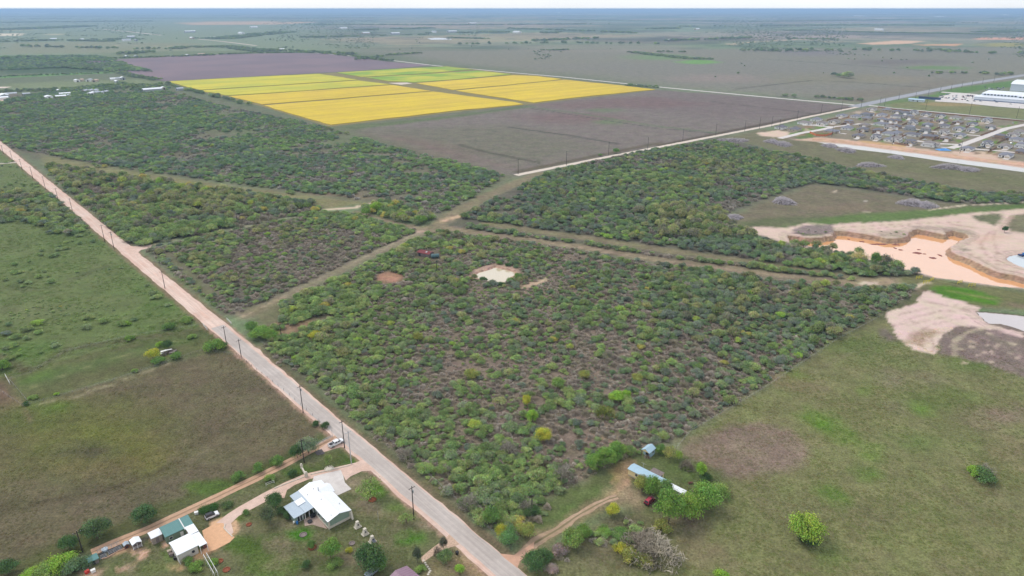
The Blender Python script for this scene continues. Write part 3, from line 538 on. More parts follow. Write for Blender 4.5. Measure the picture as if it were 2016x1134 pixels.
flat_poly('side_road_mouth', [(236,481),(262,485),(276,484),(300,482),(296,488),(278,492),(268,500),(262,506)], .042, M_DIRT, step=.8)
flat_poly('driveway_mouth', [(500,683),(512,688),(520,700),(508,694),(500,690)], .042, M_DIRT, step=.6)
flat_poly('asphalt_patch', [(619,890),(633,884),(640,893),(625,897)], .06, nmat('dark_gravel', S(112,104,104), .95, .2, 2))
flat_poly('concrete_pad', [(618,938),(645,931),(671,925.5),(676,938),(679,950),(692,963),(664,976),(645,966),(615,948)], .06, M_CONC)
flat_poly('patio', [(600,1036),(615,1033),(625,1036),(645,1042),(622,1012),(598,1022)], .06, nmat('paved_patio', S(188,164,150), .9, .15, 1.5), step=.6)

# crop blocks
def crop_mat(name, a, b, c, s1=.02):
    m = nmat(name, a, .9, .07, .12, col2=b, scale2=s1); n = m.node_tree.nodes; l = m.node_tree.links; bb = n['Principled BSDF']; src = bb.inputs['Base Color'].links[0].from_socket
    tc = n.new('ShaderNodeTexCoord'); m0 = n.new('ShaderNodeMapping'); m0.inputs['Rotation'].default_value = (0, 0, math.radians(50)); l.new(tc.outputs['Object'], m0.inputs[0]); mp = n.new('ShaderNodeMapping'); mp.inputs['Scale'].default_value = (.06, .004, 1); l.new(m0.outputs[0], mp.inputs[0])
    nz = n.new('ShaderNodeTexNoise'); nz.inputs['Scale'].default_value = 1; nz.inputs['Detail'].default_value = 5; l.new(mp.outputs[0], nz.inputs['Vector'])
    mr = n.new('ShaderNodeMapRange'); mr.inputs[1].default_value = .3; mr.inputs[2].default_value = .7; mr.inputs[3].default_value = .86; mr.inputs[4].default_value = 1.12; l.new(nz.outputs['Fac'], mr.inputs[0])
    sc = n.new('ShaderNodeVectorMath'); sc.operation = 'SCALE'; l.new(src, sc.inputs[0]); l.new(mr.outputs[0], sc.inputs['Scale']); l.new(sc.outputs[0], bb.inputs['Base Color']); return m
Y1 = crop_mat('yellow_crop', S(228,198,44), S(222,190,56), None); Y2 = crop_mat('ripening_crop', S(216,202,52), S(196,194,60), None, .012); G1 = crop_mat('green_yellow_crop', S(202,198,60), S(138,172,48), None, .01)
CROPS = [([(330,161),(504,151.5),(629,146),(704,157.5),(504,170.5),(390,177.5)], Y2, 'long block of yellow green crop furthest back on the left'),
 ([(394,179),(504,172),(706,159),(768,166.5),(504,185.5),(448,188.5)], Y2, 'second yellow crop block from the purple field'),
 ([(450,190),(504,187),(772,168),(850,179.5),(514,206.3)], Y1, 'third yellow crop block, narrow and greenish in the middle'),
 ([(518,208.5),(853,181),(1008,201),(1030,206),(900,218),(650,246.5)], Y1, 'nearest and largest golden crop block beside the brush'),
 ([(662,143.5),(780,136),(880,131.5),(932,137),(820,146),(712,151.8)], G1, 'small green crop block nearest the far road'),
 ([(720,152.8),(820,147.5),(940,139.5),(1006,146.5),(905,156),(814,162.6),(764,160)], G1, 'green crop block behind the pale track crossing'),
 ([(820,164),(920,156.5),(1010,148.5),(1060,150.5),(1106,156.2),(1008,166.8),(890,177.5)], Y1, 'bright yellow crop block right of the track crossing'),
 ([(896,179),(1008,168.3),(1110,157.6),(1226,169),(1288,176.6),(1150,190.5),(1050,202.5)], Y1, 'rightmost golden crop block tapering to the trees')]
for pts, m, lab in CROPS:
    P = ccw(resample(WP(pts), 12)); P = P + np.column_stack([fbm(P[:, 0], P[:, 1], 40, 4, 2), fbm(P[:, 0], P[:, 1], 40, 8, 2)]) * 4.0
    mb = MB(); mb.slab([(x, y, .8) for x, y in P], .75, 0); o = mb.build('crop_field', m); tag(o, lab, 'crop field', 'yellow and green crop blocks')
M_TRACK = nmat('bare_headland', S(140,128,76), .95, .15, .05)
flat_poly('headland', [(325,160),(629,144.5),(880,130),(1010,145),(1060,148.5),(1112,155.5),(1228,168),(1294,177),(1050,205),(900,221),(648,250),(512,209),(386,178.5)], .12, M_TRACK)
flat_poly('track_crossing', [(764,163.5),(800,162.5),(812,164.5),(790,167),(775,165)], .25, M_CREAM)
flat_poly('ploughed_field', [(163,121),(300,113),(430,107),(560,104.5),(640,105.5),(760,121),(850,128.5),(780,134.5),(660,142),(504,150),(325,160),(300,156),(200,130)], .15,
          nmat('ploughed_soil', S(128,110,116), .95, .05, .08, col2=S(140,118,122), scale2=.006))

# banks and water
def bank(P, depth, water, mat_w, name_w, seed, height=1.0, slope=1.0, wcol=None):
    P = resample(P, 1.3); n = len(P); T = np.roll(P, -1, 0) - np.roll(P, 1, 0); T /= np.linalg.norm(T, axis=1)[:, None] + 1e-9
    N = np.column_stack([T[:, 1], -T[:, 0]])              # outward for ccw
    for _ in range(3): N = (np.roll(N, 1, 0) + N * 2 + np.roll(N, -1, 0)); N /= np.linalg.norm(N, axis=1)[:, None] + 1e-9
    jag = 1.7 * fbm(P[:, 0], P[:, 1], 7, seed, 4) + .8 * (rng.random(n) - .5)
    rings = []
    for off, z in ((6.5, .02), (5.0, .05), (3.4, .12), (2.0, .15), (1.0, .08), (.3, -.25), (-.2, -.9), (-.5, -1.5), (-1.1, -2.1), (-1.4, -2.9), (-2.1, -3.5), (-3.4, -4.4), (-5.0, -6.2)):
        zz = z if z > -.2 else z * depth / 6.0
        k = 1 if off < 1.2 else .4; o2 = off * (slope if off < 0 else 1)
        Q = P + N * (o2 + jag * k * height + (.7 * (rng.random(n) - .5) if off < 1 else 0))[:, None]
        bumpz = (.35 * fbm(Q[:, 0], Q[:, 1], 3, seed + 5, 3)) * (1 if .3 < off < 4.5 else .15) + (.0 if off > 4.6 else .05)
        rings.append(np.column_stack([Q, np.full(n, zz) + np.abs(bumpz) * height]))
    V = np.concatenate(rings); me = grid_mesh('pond_bank', V, len(rings), n, True, M_GROUND)
    col = paint(V[:, 0], V[:, 1]); soil = np.array(S(176,146,122)); d = np.clip((-V[:, 2] - .1) / .5, 0, 1)[:, None] if wcol is None else np.clip((-V[:, 2] - .1) / .5, 0, 1)[:, None]
    s2 = np.array(wcol) if wcol is not None else soil
    vv = (.62 + .5 * rng.random(len(V)) + .4 * np.tile(rng.random(n), len(rings)))[:, None]; top = (np.abs(V[:, 2] - .2) < .25)[:, None] * .35 * (rng.random(len(V))[:, None])
    col = col * (1 - d) + s2 * vv * d; col = col * (1 - top) + np.array(S(120,108,90)) * top
    me.attributes['soil'].data.foreach_set('color', np.column_stack([col, np.ones(len(col))]).astype(np.float32).ravel())
    if me.polygons[0].normal.z < 0: me.flip_normals()
    o = link('pond_bank', me); tag(o, kind='structure')
    flat_poly(name_w, P + N * 1.5, water, mat_w, world=True)
def water_mat(name, col, rough=.04, ior=1.8):
    m = nmat(name, col, rough, .04, .05, spec=1.0, ior=ior)
    n = m.node_tree.nodes; l = m.node_tree.links; b = n['Principled BSDF']; tc = n.new('ShaderNodeTexCoord'); nz = n.new('ShaderNodeTexNoise'); nz.inputs['Scale'].default_value = .8
    l.new(tc.outputs['Object'], nz.inputs['Vector']); bp = n.new('ShaderNodeBump'); bp.inputs['Distance'].default_value = .004; bp.inputs['Strength'].default_value = .5
    l.new(nz.outputs['Fac'], bp.inputs['Height']); l.new(bp.outputs[0], b.inputs['Normal']); return m
bank(PITS[0][0], 6, -3.6, water_mat('orange_muddy_water', (.78, .38, .16), ior=2.7), 'muddy_pond', 3)
bank(PITS[1][0], 3, -1.0, water_mat('cloudy_water', S(230,212,180)), 'stock_pond', 5, .6, wcol=S(196,158,140))
bank(PITS[2][0], 3, -.7, water_mat('milky_water', S(214,220,222)), 'milky_pond', 7, .5, 2.0, wcol=S(190,164,148))
bank(PITS[3][0], 3, -.6, water_mat('pale_water', S(214,200,196)), 'pale_pond', 9, .5, 1.5, wcol=S(120,104,94))
flat_poly('canal_water', [(1607,279.6),(1642,281),(1693.5,287.2),(1756,295.4),(1885,313.3),(2016,330),(2250,358),(2250,370),(2016,339),(1872,320),(1756,302.5),(1667.7,292),(1629,284.2)], .05, water_mat('canal_silt_water', S(214,204,192), .1), step=6)
# spoil berm along the canal
def berm(pts, w, h, name='canal_berm'):
    P = WP(pts); out = []
    for a, b in zip(P[:-1], P[1:]):
        k = max(1, int(np.hypot(*(b - a)) / 5))
        for j in range(k): out.append(a + (b - a) * j / k)
    Q = np.array(out); T = np.gradient(Q, axis=0); T /= np.linalg.norm(T, axis=1)[:, None]; N = np.column_stack([-T[:, 1], T[:, 0]])
    V = []
    for k, zz in ((-1, .02), (-.6, .55), (-.2, 1), (.2, 1), (.6, .5), (1, .02)):
        q = Q + N * (k * w / 2 + 1.0 * fbm(Q[:, 0], Q[:, 1], 12, 9, 2)[:, ])[:, None] if False else Q + N * (k * w / 2 + 1.0 * fbm(Q[:, 0], Q[:, 1], 12, 9, 2))[:, None]
        V.append(np.column_stack([q, h * zz * (1 + .5 * fbm(q[:, 0], q[:, 1], 14, 12, 3)) + .05]))
    V = np.stack(V, 1).reshape(-1, 3); me = grid_mesh(name, V, len(Q), 6, False, M_GROUND)
    col = np.tile(np.array(S(218,178,152)), (len(V), 1)) * (.85 + .3 * rng.random((len(V), 1)))
    me.attributes['soil'].data.foreach_set('color', np.column_stack([col, np.ones(len(col))]).astype(np.float32).ravel())
    if me.polygons[0].normal.z < 0: me.flip_normals()
    tag(link(name, me), kind='structure')
berm([(1600,275),(1640,278),(1693,284),(1756,292),(1885,309.5),(2016,326),(2250,352)], 11, 2.2)
# mud bars in the orange pond
M_MUD = nmat('red_mud', S(150,96,88), .95, .2, .6)
for x, y, rx, ry, lab in ((1671,471,3,1,'tiny red mud bar in the orange pond nearest the left corner'),(1697,476,6,1.6,'red mud bar second from the left in the orange pond'),(1730,481,20,1.8,'long thin red mud bar along the far side of the orange pond'),(1764,482,9,1.5,'red mud bar under the jutting bank in the orange pond'),(1762,488.5,3,2,'small hooked red mud bar in mid pond'),(1773,492,5,1.4,'paired red mud specks in mid pond'),
    (1809,491.5,4,1.2,'lone oval mud bar in the bay of the orange pond'),(1806,498.5,10,2.6,'broad ragged mud bar in the middle of the orange pond'),(1820,500,4,1.2,'little mud bar right of the broad one'),(1836,508,8,2.6,'largest lower mud bar in the orange pond'),(1851,503,4,3,'upright mud bar nearest the sandy point')):
    c = W(x, y, -3.6); a = W(x + rx, y, -3.6); b = W(x, y - ry, -3.6); rw = a[0] - c[0]; rh = b[1] - c[1]; n = 22; mb = MB(); ring = []
    for i in range(n):
        t = 2 * math.pi * i / n; k = 1 + .45 * R.uniform(-1, 1); ring.append((math.cos(t) * rw * k, math.sin(t) * rh * k))
    v = [(0, 0, .28)] + [(p[0] * .6, p[1] * .6, .2) for p in ring] + [(p[0], p[1], -.3) for p in ring]
    f = [(0, 1 + i, 1 + (i + 1) % n) for i in range(n)] + [(1 + i, 1 + n + i, 1 + n + (i + 1) % n, 1 + (i + 1) % n) for i in range(n)]
    mb.add(v, f); tag(mb.build('mud_bar', M_MUD, None, (c[0], c[1], -3.6)), lab, 'mud bar', 'mud bars in the orange pond')

# ------------------------------------------------------------------ plants: leaf, twig and limb meshes
def quads_mesh(name, Cn, Nn, size, vary, mat, aspect=1.0):
    """many small leaf sprays: centres, facing directions, sizes; vary = tint per spray"""
    n = len(Cn); Nn = Nn / (np.linalg.norm(Nn, axis=1)[:, None] + 1e-9)
    ref = rng.normal(size=(n, 3)); U = np.cross(Nn, ref); U /= np.linalg.norm(U, axis=1)[:, None] + 1e-9; Vv = np.cross(Nn, U)
    s = np.asarray(size)[:, None]; k = rng.uniform(.7, 1.3, (n, 4, 1))
    co = np.stack([Cn - U * s * k[:, 0], Cn - Vv * s * aspect * k[:, 1], Cn + U * s * k[:, 2], Cn + Vv * s * aspect * k[:, 3]], 1)
    co[:, 1] += Nn * s * .25; co[:, 3] += Nn * s * .25
    V = co.reshape(-1, 3); me = bpy.data.meshes.new(name); me.vertices.add(4 * n); me.vertices.foreach_set('co', V.astype(np.float32).ravel())
    me.loops.add(4 * n); me.loops.foreach_set('vertex_index', np.arange(4 * n, dtype=np.int32)); me.polygons.add(n)
    me.polygons.foreach_set('loop_start', np.arange(0, 4 * n, 4, dtype=np.int32)); me.polygons.foreach_set('loop_total', np.full(n, 4, np.int32))
    me.materials.append(mat); me.update(calc_edges=True)
    a = me.attributes.new('vary', 'FLOAT_COLOR', 'POINT'); col = np.repeat(vary, 4, axis=0)
    a.data.foreach_set('color', np.column_stack([col, np.ones(len(col))]).astype(np.float32).ravel())
    return me
def crown_mesh(name, n, rad=1.0, hgt=1.0, base=.12, clumps=9, leaf=.085, hole=.25, flat=.75, seed=0, spread=.62, twig=.2):
    """crown of radius rad (unit) and height hgt made of leaf sprays gathered in clumps"""
    g = np.random.default_rng(seed)
    cc = []; 
    for i in range(clumps):
        a = g.uniform(0, 2 * math.pi); r = spread * math.sqrt(g.uniform(0, 1)); cz = base + (hgt - base) * g.uniform(.3, .74) * (1 - .35 * (r / max(spread, .01)) ** 2)
        cc.append((r * math.cos(a), r * math.sin(a), cz, g.uniform(.26, .46), g.uniform(.72, 1.28), g.uniform(-.08, .08)))
    cc.append((0, 0, base + (hgt - base) * .62, .45, 1.0, 0)); cc = np.array(cc)
    w = cc[:, 3] ** 2; ci = g.choice(len(cc), n, p=w / w.sum()); c = cc[ci]
    d = g.normal(size=(n, 3)); d[:, 2] = np.abs(d[:, 2]) * 1.0 - .35 * (g.random(n) < .45); d /= np.linalg.norm(d, axis=1)[:, None]
    rr = c[:, 3] * (g.uniform(.35, 1.12, n) + .22 * np.abs(g.normal(size=n)) * (g.random(n) < .35)); P = c[:, :3] + d * rr[:, None] * np.array([1, 1, flat])
    P[:, 2] = np.maximum(P[:, 2], base * .4 + .02)
    P[:, :2] *= rad
    m = (np.sin(P[:, 0] * 9 + seed) * np.sin(P[:, 1] * 8 + 2 * seed) * np.sin(P[:, 2] * 10 + seed)) > -1 + hole * 1.2
    P = P[m]; d = d[m]; c = c[m]
    nn = d + g.normal(size=P.shape) * .55 + np.array([0, 0, .35])
    base_v = c[:, 4] * g.uniform(.72, 1.28, len(P)); hue = c[:, 5] + g.normal(size=len(P)) * .06
    vary = np.column_stack([base_v * (1 + hue * 1.6), base_v, base_v * (1 - hue)]); tw = g.random(len(P)) < twig; vary[tw] = (base_v[tw][:, None] * np.array([1.22, .86, 1.55])); vary = np.clip(vary, .2, 2)
    return quads_mesh(name, P, nn, leaf * g.uniform(.6, 1.35, len(P)), vary, M_LEAF)

def branching(g, p, d, L, r, depth, out, spread=.6, kids=3, up=.12, shrink=.7):
    q = p + d * L; out.append((p.copy(), q.copy(), r, r * .7))
    if depth == 0: return
    for _ in range(kids if depth > 1 else kids + 1):
        nd = d + g.normal(size=3) * spread + np.array([0, 0, up]); nd /= np.linalg.norm(nd)
        t = g.uniform(.55, 1.0); branching(g, p + d * L * t, nd, L * shrink * g.uniform(.75, 1.2), r * .6, depth - 1, out, spread, kids, up, shrink)
def limbs_mesh(name, segs, mat, n=4, varyc=(1, 1, 1)):
    N = len(segs); P = np.array([s[0] for s in segs]); Q = np.array([s[1] for s in segs]); r0 = np.array([s[2] for s in segs]); r1 = np.array([s[3] for s in segs])
    D = Q - P; D /= np.linalg.norm(D, axis=1)[:, None] + 1e-9; ref = np.where(np.abs(D[:, 2:3]) > .9, np.array([[1., 0, 0]]), np.array([[0, 0, 1.]]))
    A_ = np.cross(D, ref); A_ /= np.linalg.norm(A_, axis=1)[:, None]; B_ = np.cross(D, A_)
    V = []
    for c, r in ((P, r0), (Q, r1)):
        for i in range(n):
            t = 2 * math.pi * i / n; V.append(c + (A_ * math.cos(t) + B_ * math.sin(t)) * r[:, None])
    V = np.stack(V, 1).reshape(-1, 3); k = np.arange(N)[:, None] * 2 * n; i = np.arange(n)[None, :]; j = (i + 1) % n
    q = np.stack([k + i, k + j, k + j + n, k + i + n], -1).reshape(-1, 4)
    me = bpy.data.meshes.new(name); me.vertices.add(len(V)); me.vertices.foreach_set('co', V.astype(np.float32).ravel())
    me.loops.add(q.size); me.loops.foreach_set('vertex_index', q.ravel().astype(np.int32)); me.polygons.add(len(q))
    me.polygons.foreach_set('loop_start', np.arange(0, q.size, 4, dtype=np.int32)); me.polygons.foreach_set('loop_total', np.full(len(q), 4, np.int32))
    me.materials.append(mat); me.update(calc_edges=True)
    a = me.attributes.new('vary', 'FLOAT_COLOR', 'POINT'); v = np.repeat(rng.uniform(.7, 1.25, N), 2 * n)[:, None] * np.array(varyc)
    vv = np.empty((N, 2 * n, 3)); vv[:] = (rng.uniform(.7, 1.25, N)[:, None, None] * np.array(varyc)); col = vv.reshape(-1, 3)
    a.data.foreach_set('color', np.column_stack([col, np.ones(len(col))]).astype(np.float32).ravel())
    return me
def stems_mesh(name, seed, h=.55, k=6, r=.03):
    g = np.random.default_rng(seed); out = []
    for i in range(k):
        a = 2 * math.pi * i / k + g.uniform(-.4, .4); d = np.array([math.cos(a) * .6, math.sin(a) * .6, 1.0]); d /= np.linalg.norm(d)
        branching(g, np.array([math.cos(a) * .05, math.sin(a) * .05, -.02]), d, h * g.uniform(.6, .9), r, 1, out, .5, 2, .1, .6)
    return limbs_mesh(name, out, M_BARK, 4)
def bare_mesh(name, seed, k=9, depth=3, tw=.013):
    g = np.random.default_rng(seed); out = []
    for i in range(k):
        a = g.uniform(0, 2 * math.pi); e = g.uniform(.2, 1.2); d = np.array([math.cos(a) * math.cos(e), math.sin(a) * math.cos(e), math.sin(e)])
        branching(g, np.array([g.uniform(-.15, .15), g.uniform(-.15, .15), 0.0]), d, .42 * g.uniform(.8, 1.1), tw, depth, out, .55, 3, .06, .62)
    out = [(np.array([p[0], p[1], max(0.0, p[2])]), np.array([q[0], q[1], max(0.02, q[2] * .95)]), r0, max(r1, .0085)) for p, q, r0, r1 in out]
    return limbs_mesh(name, out, M_TWIG, 3)
def trunk_mesh(name, seed, h=.5, r=.05, depth=3):
    g = np.random.default_rng(seed); out = []
    p = np.array([0, 0, -.03]); q = np.array([g.uniform(-.03, .03), g.uniform(-.03, .03), h * .55]); out.append((p, q, r * 1.35, r))
    for i in range(5):
        a = 2 * math.pi * i / 5 + g.uniform(-.4, .4); d = np.array([math.cos(a) * .7, math.sin(a) * .7, .9]); d /= np.linalg.norm(d)
        branching(g, q.copy(), d, h * .5, r * .6, depth - 1, out, .45, 2, .15, .7)
    return limbs_mesh(name, out, M_BARK, 5)

def joined(name, a, b):
    bm = __import__('bmesh').new(); bm.from_mesh(a); bm.from_mesh(b); me = bpy.data.meshes.new(name); bm.to_mesh(me); bm.free(); me.materials.append(a.materials[0]); return me
def fuzz_mesh(seed, n=1300, k=1.0):
    g = np.random.default_rng(seed); d = g.normal(size=(n, 3)); d[:, 2] = np.abs(d[:, 2]) + .05; d /= np.linalg.norm(d, axis=1)[:, None]
    lob = 1 + .22 * np.sin(np.arctan2(d[:, 1], d[:, 0]) * 3 + seed) + .12 * np.sin(np.arctan2(d[:, 1], d[:, 0]) * 7 + seed)
    P = d * (g.uniform(.3, 1.0, n) ** .5 * lob)[:, None] * np.array([.95, .95, .85]); v = k * g.uniform(.65, 1.3, n)[:, None] * np.array([1, 1, 1])
    sd = np.cross(d, g.normal(size=(n, 3)))
    return quads_mesh('twig_fuzz', P, sd, g.uniform(.08, .18, n), v, M_TWIG, .13)
# unit plants: radius 1, height about 1 (scaled per plant)
KINDS = {
 'green': dict(crown=[crown_mesh('mesquite_crown', 2300, seed=s, clumps=16, leaf=.047, hole=.15, spread=.74, twig=.24) for s in range(5)], stem=[stems_mesh('mesquite_stems', 100 + s) for s in range(5)]),
 'dark':  dict(crown=[crown_mesh('shrub_crown', 2300, seed=20 + s, clumps=12, leaf=.045, hole=.06, spread=.6, twig=.22) for s in range(4)], stem=[stems_mesh('shrub_stems', 120 + s) for s in range(4)]),
 'tree':  dict(crown=[crown_mesh('tree_crown', 2000, seed=40 + s, clumps=16, leaf=.045, hole=.25, twig=.3, base=.3, hgt=1.25, spread=.6) for s in range(4)], stem=[trunk_mesh('tree_trunk', 140 + s, h=.7, r=.035) for s in range(4)]),
 'bare':  dict(crown=[joined('twig_crown', bare_mesh('twig_limbs', 60 + s), fuzz_mesh(60 + s)) for s in range(5)], stem=[stems_mesh('twig_stems', 160 + s, h=.4, r=.02) for s in range(5)]),
}
# sources for the massed plants (crown + stems in one mesh)
SRC = {}
for k, dct in KINDS.items():
    col = bpy.data.collections.new(k + '_plants')
    for i, (c, s) in enumerate(zip(dct['crown'], dct['stem'])):
        o = bpy.data.objects.new(k + '_plant', c); col.objects.link(o)
    SRC[k] = col
def scatter_tree(kind):
    ng = bpy.data.node_groups.new('scatter_' + kind, 'GeometryNodeTree')
    ng.interface.new_socket('Geometry', in_out='INPUT', socket_type='NodeSocketGeometry'); ng.interface.new_socket('Geometry', in_out='OUTPUT', socket_type='NodeSocketGeometry')
    n = ng.nodes; l = ng.links; gi = n.new('NodeGroupInput'); go = n.new('NodeGroupOutput')
    ci = n.new('GeometryNodeCollectionInfo'); ci.inputs['Collection'].default_value = SRC[kind]; ci.inputs['Separate Children'].default_value = True; ci.inputs['Reset Children'].default_value = True
    iop = n.new('GeometryNodeInstanceOnPoints'); iop.inputs['Pick Instance'].default_value = True
    def at(nm, dt):
        a = n.new('GeometryNodeInputNamedAttribute'); a.data_type = dt; a.inputs['Name'].default_value = nm; return a.outputs['Attribute']
    l.new(gi.outputs[0], iop.inputs['Points']); l.new(ci.outputs[0], iop.inputs['Instance']); l.new(at('iidx', 'INT'), iop.inputs['Instance Index'])
    l.new(at('iscl', 'FLOAT_VECTOR'), iop.inputs['Scale']); cx = n.new('ShaderNodeCombineXYZ'); l.new(at('irot', 'FLOAT'), cx.inputs[2]); l.new(cx.outputs[0], iop.inputs['Rotation'])
    l.new(iop.outputs[0], go.inputs[0]); return ng
GN = {k: scatter_tree(k) for k in KINDS}
def set_attr(me, nm, dt, arr, key='value'):
    a = me.attributes.new(nm, dt, 'POINT'); a.data.foreach_set(key, np.asarray(arr).ravel())
def stuff_object(name, kind, XY, rot, scl, idx, tint, label, cat):
    n = len(XY)
    if n == 0: return
    me = bpy.data.meshes.new(name); me.vertices.add(n); me.vertices.foreach_set('co', np.column_stack([XY, np.zeros(n)]).astype(np.float32).ravel())
    set_attr(me, 'irot', 'FLOAT', rot.astype(np.float32)); set_attr(me, 'iscl', 'FLOAT_VECTOR', scl.astype(np.float32), 'vector'); set_attr(me, 'iidx', 'INT', idx.astype(np.int32))
    set_attr(me, 'tint', 'FLOAT_COLOR', np.column_stack([tint, np.ones(n)]).astype(np.float32), 'color')
    me.update(); o = link(name, me); md = o.modifiers.new('scatter', 'NODES'); md.node_group = GN[kind]
    tag(o, label, cat, None, 'stuff')

# ------------------------------------------------------------------ where plants grow
def T(*c): return np.array(S(*c, k=.88))
TINT = {'green': [T(134,160,92), T(122,148,88), T(146,166,100), T(132,152,102)], 'dark': [T(116,140,94), T(126,146,100), T(122,136,110), T(132,146,110)],
        'tree': [T(142,152,98), T(126,148,88), T(154,164,104), T(136,142,108)], 'bare': [T(168,156,142), T(158,146,134), T(176,166,154), T(152,144,124)]}
BRIGHT = [T(146,180,80), T(162,182,86), T(176,174,92)]
CLEAR = [(WP([(762,533),(745,540),(742,553),(765,560),(792,555),(788,542)]), 1), (PITS[1][0], 3), (PITS[0][0], 1), (WP([(1020,568),(1050,556),(1075,545),(1082,552),(1060,562),(1040,566)]), 0),
         (WP([(815,495),(870,490),(875,515),(815,515)]), 0)]
CLEARL = [([(480,622),(600,566),(700,517),(845,452)], 5.5), ([(845,452),(900,418),(960,385),(1060,342)], 9.5), ([(870,448),(960,462),(1060,475),(1150,487),(1300,512),(1450,530),(1600,550),(1720,563)], 4.4),
          ([(960,440),(1060,456),(1150,468),(1300,492),(1450,512),(1600,535),(1730,552)], 4.2), ([(640,413),(700,408),(730,402)], 5), ([(850,455),(780,440),(700,418)], 4), ([(262,489),(440,456),(640,416)], .3),
          ([(1075,1198),(5,289),(-60,238)], 5.8), ([(1010,1108),(1052,1070),(1100,1040),(1150,1010),(1195,985),(1225,968)], 3), ([(1016,345),(1326,284),(1692,210)], 8), ([(85,312),(250,341),(450,369),(640,394)], 6.5), ([(560,655),(640,625)], 5), ([(330,500),(380,545),(420,580)], 3.0)]
CLEARL = [(WP(p), w) for p, w in CLEARL]
PLANTS = []                                   # (kind, x, y, radius, height, tint, region)
def grow(region, pts, spacing, mix, rad, hf=(.75, 1.0), cover=.8, clump=30, seed=0, bright=.02, clears=True, jit=.45, dark=1.0, cool=0.0, tmap=None):
    P = WP(pts); x0, y0 = P.min(0); x1, y1 = P.max(0)
    gx, gy = np.meshgrid(np.arange(x0, x1, spacing), np.arange(y0, y1, spacing)); g = np.random.default_rng(1000 + seed)
    X = (gx + g.uniform(-jit, jit, gx.shape) * spacing).ravel(); Y = (gy + g.uniform(-jit, jit, gy.shape) * spacing).ravel()
    k = poly_sd(P, X, Y) < 0; X, Y = X[k], Y[k]
    dn = fbm(X, Y, clump, 200 + seed, 3); thr = np.quantile(dn, 1 - cover) if len(dn) else 0; k = dn + g.normal(size=len(X)) * .12 > thr; X, Y = X[k], Y[k]
    if clears:
        k = np.ones(len(X), bool)
        for q, pad in CLEAR: k &= poly_sd(q, X, Y) > pad
        for q, w in CLEARL: k &= line_sd(q, X, Y, w + .8 * fbm(X, Y, 9, 77, 2)) > 0
        X, Y = X[k], Y[k]
    ks = list(mix); nz = {a: fbm(X, Y, 22, 300 + 31 * i + seed, 3) * 1.3 + fbm(X, Y, 90, 900 + 31 * i + seed, 2) for i, a in enumerate(ks)}
    gum = g.gumbel(size=(len(ks), len(X))) * .55; sc = np.stack([np.log(mix[a] + 1e-6) + 1.6 * nz[a] + gum[i] for i, a in enumerate(ks)])
    if tmap is not None: sc = sc + tmap(ks, X, Y)
    pick = sc.argmax(0); r = g.uniform(rad[0], rad[1], len(X)) * (1 + .25 * fbm(X, Y, 40, 5, 2)); h = r * g.uniform(hf[0], hf[1], len(X))
    for i in range(len(X)):
        kd = ks[pick[i]]; t = TINT[kd][g.integers(4)] * g.uniform(.8, 1.22) * dark
        if kd != 'bare' and g.random() < bright: t = BRIGHT[g.integers(3)]
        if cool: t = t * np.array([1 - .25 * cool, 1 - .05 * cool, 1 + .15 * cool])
        PLANTS.append((kd, X[i], Y[i], r[i] * (1.15 if kd == 'tree' else .8 if kd == 'bare' else 1), h[i] * (1.2 if kd == 'tree' else .75 if kd == 'bare' else 1), t, region))
def parcel_map(ks, X, Y):                     # greener to the west, darker to the east, grey in the middle
    P1 = WP([(560,602),(700,532),(850,457),(880,540),(760,700),(900,850),(1100,940),(1000,1060),(880,965),(760,872),(640,765),(515,680)]); P2 = WP([(1380,545),(1810,572),(1650,662),(1500,762),(1380,840),(1400,700)])
    a = np.clip(.5 - poly_sd(P1, X, Y) / 40, 0, 1); b = np.clip(.5 - poly_sd(P2, X, Y) / 40, 0, 1); P3 = WP([(600,590),(780,530),(900,580),(760,640),(640,660)]); c = np.clip(.5 - poly_sd(P3, X, Y) / 20, 0, 1)
    W_ = {'green': 1.5 * a - .4 * b - .5 * c, 'dark': -.5 * a + 1.6 * b, 'tree': .6 * a + .2 * b, 'bare': -.9 * a - .5 * b + 1.2 * c}
    return np.stack([W_[k] for k in ks])
PARCEL = [(553,600),(700,530),(850,455),(950,466),(1100,486),(1250,513),(1400,538),(1600,562),(1720,570),(1800,566),(1780,590),(1650,660),(1500,760),(1350,855),(1290,880),(1225,903),(1140,950),(1070,985),(1040,1010),(1015,1040),(1000,1056),(960,1046),(868,965),(750,872),(630,765),(512,682),(560,655)]
MID = WP([(700,560),(900,480),(1400,545),(1500,600),(1400,720),(1200,800),(950,780),(800,700)])
grow('parcel', PARCEL, 2.9, {'green': .22, 'dark': .2, 'tree': .03, 'bare': .9}, (1.1, 2.3), (.7, 1.0), .93, 20, 1, .01, tmap=parcel_map)
grow('parcel', PARCEL, 5.0, {'green': .5, 'dark': .4, 'tree': .1, 'bare': .35}, (1.8, 3.0), (.85, 1.15), .7, 22, 18, .02, tmap=parcel_map)
UND = {'bare': .7, 'green': .4, 'dark': .1}
grow('parcel', PARCEL, 2.3, UND, (.6, 1.3), (.6, .9), .9, 14, 19, .0, clears=True)
grow('west_block', [(288,492),(440,459),(640,418),(710,422),(830,455),(700,516),(600,566),(490,612),(445,622),(370,562)], 2.6, UND, (.7, 1.5), (.6, .9), .85, 14, 23, 0)
grow('wood_by_track', [(88,325),(250,352),(450,378),(620,404),(640,412),(440,450),(262,480),(240,465),(196,430),(130,372)], 3.4, {'bare': .8, 'green': .3}, (1, 2.2), (.7, 1), .9, 14, 24, 0)
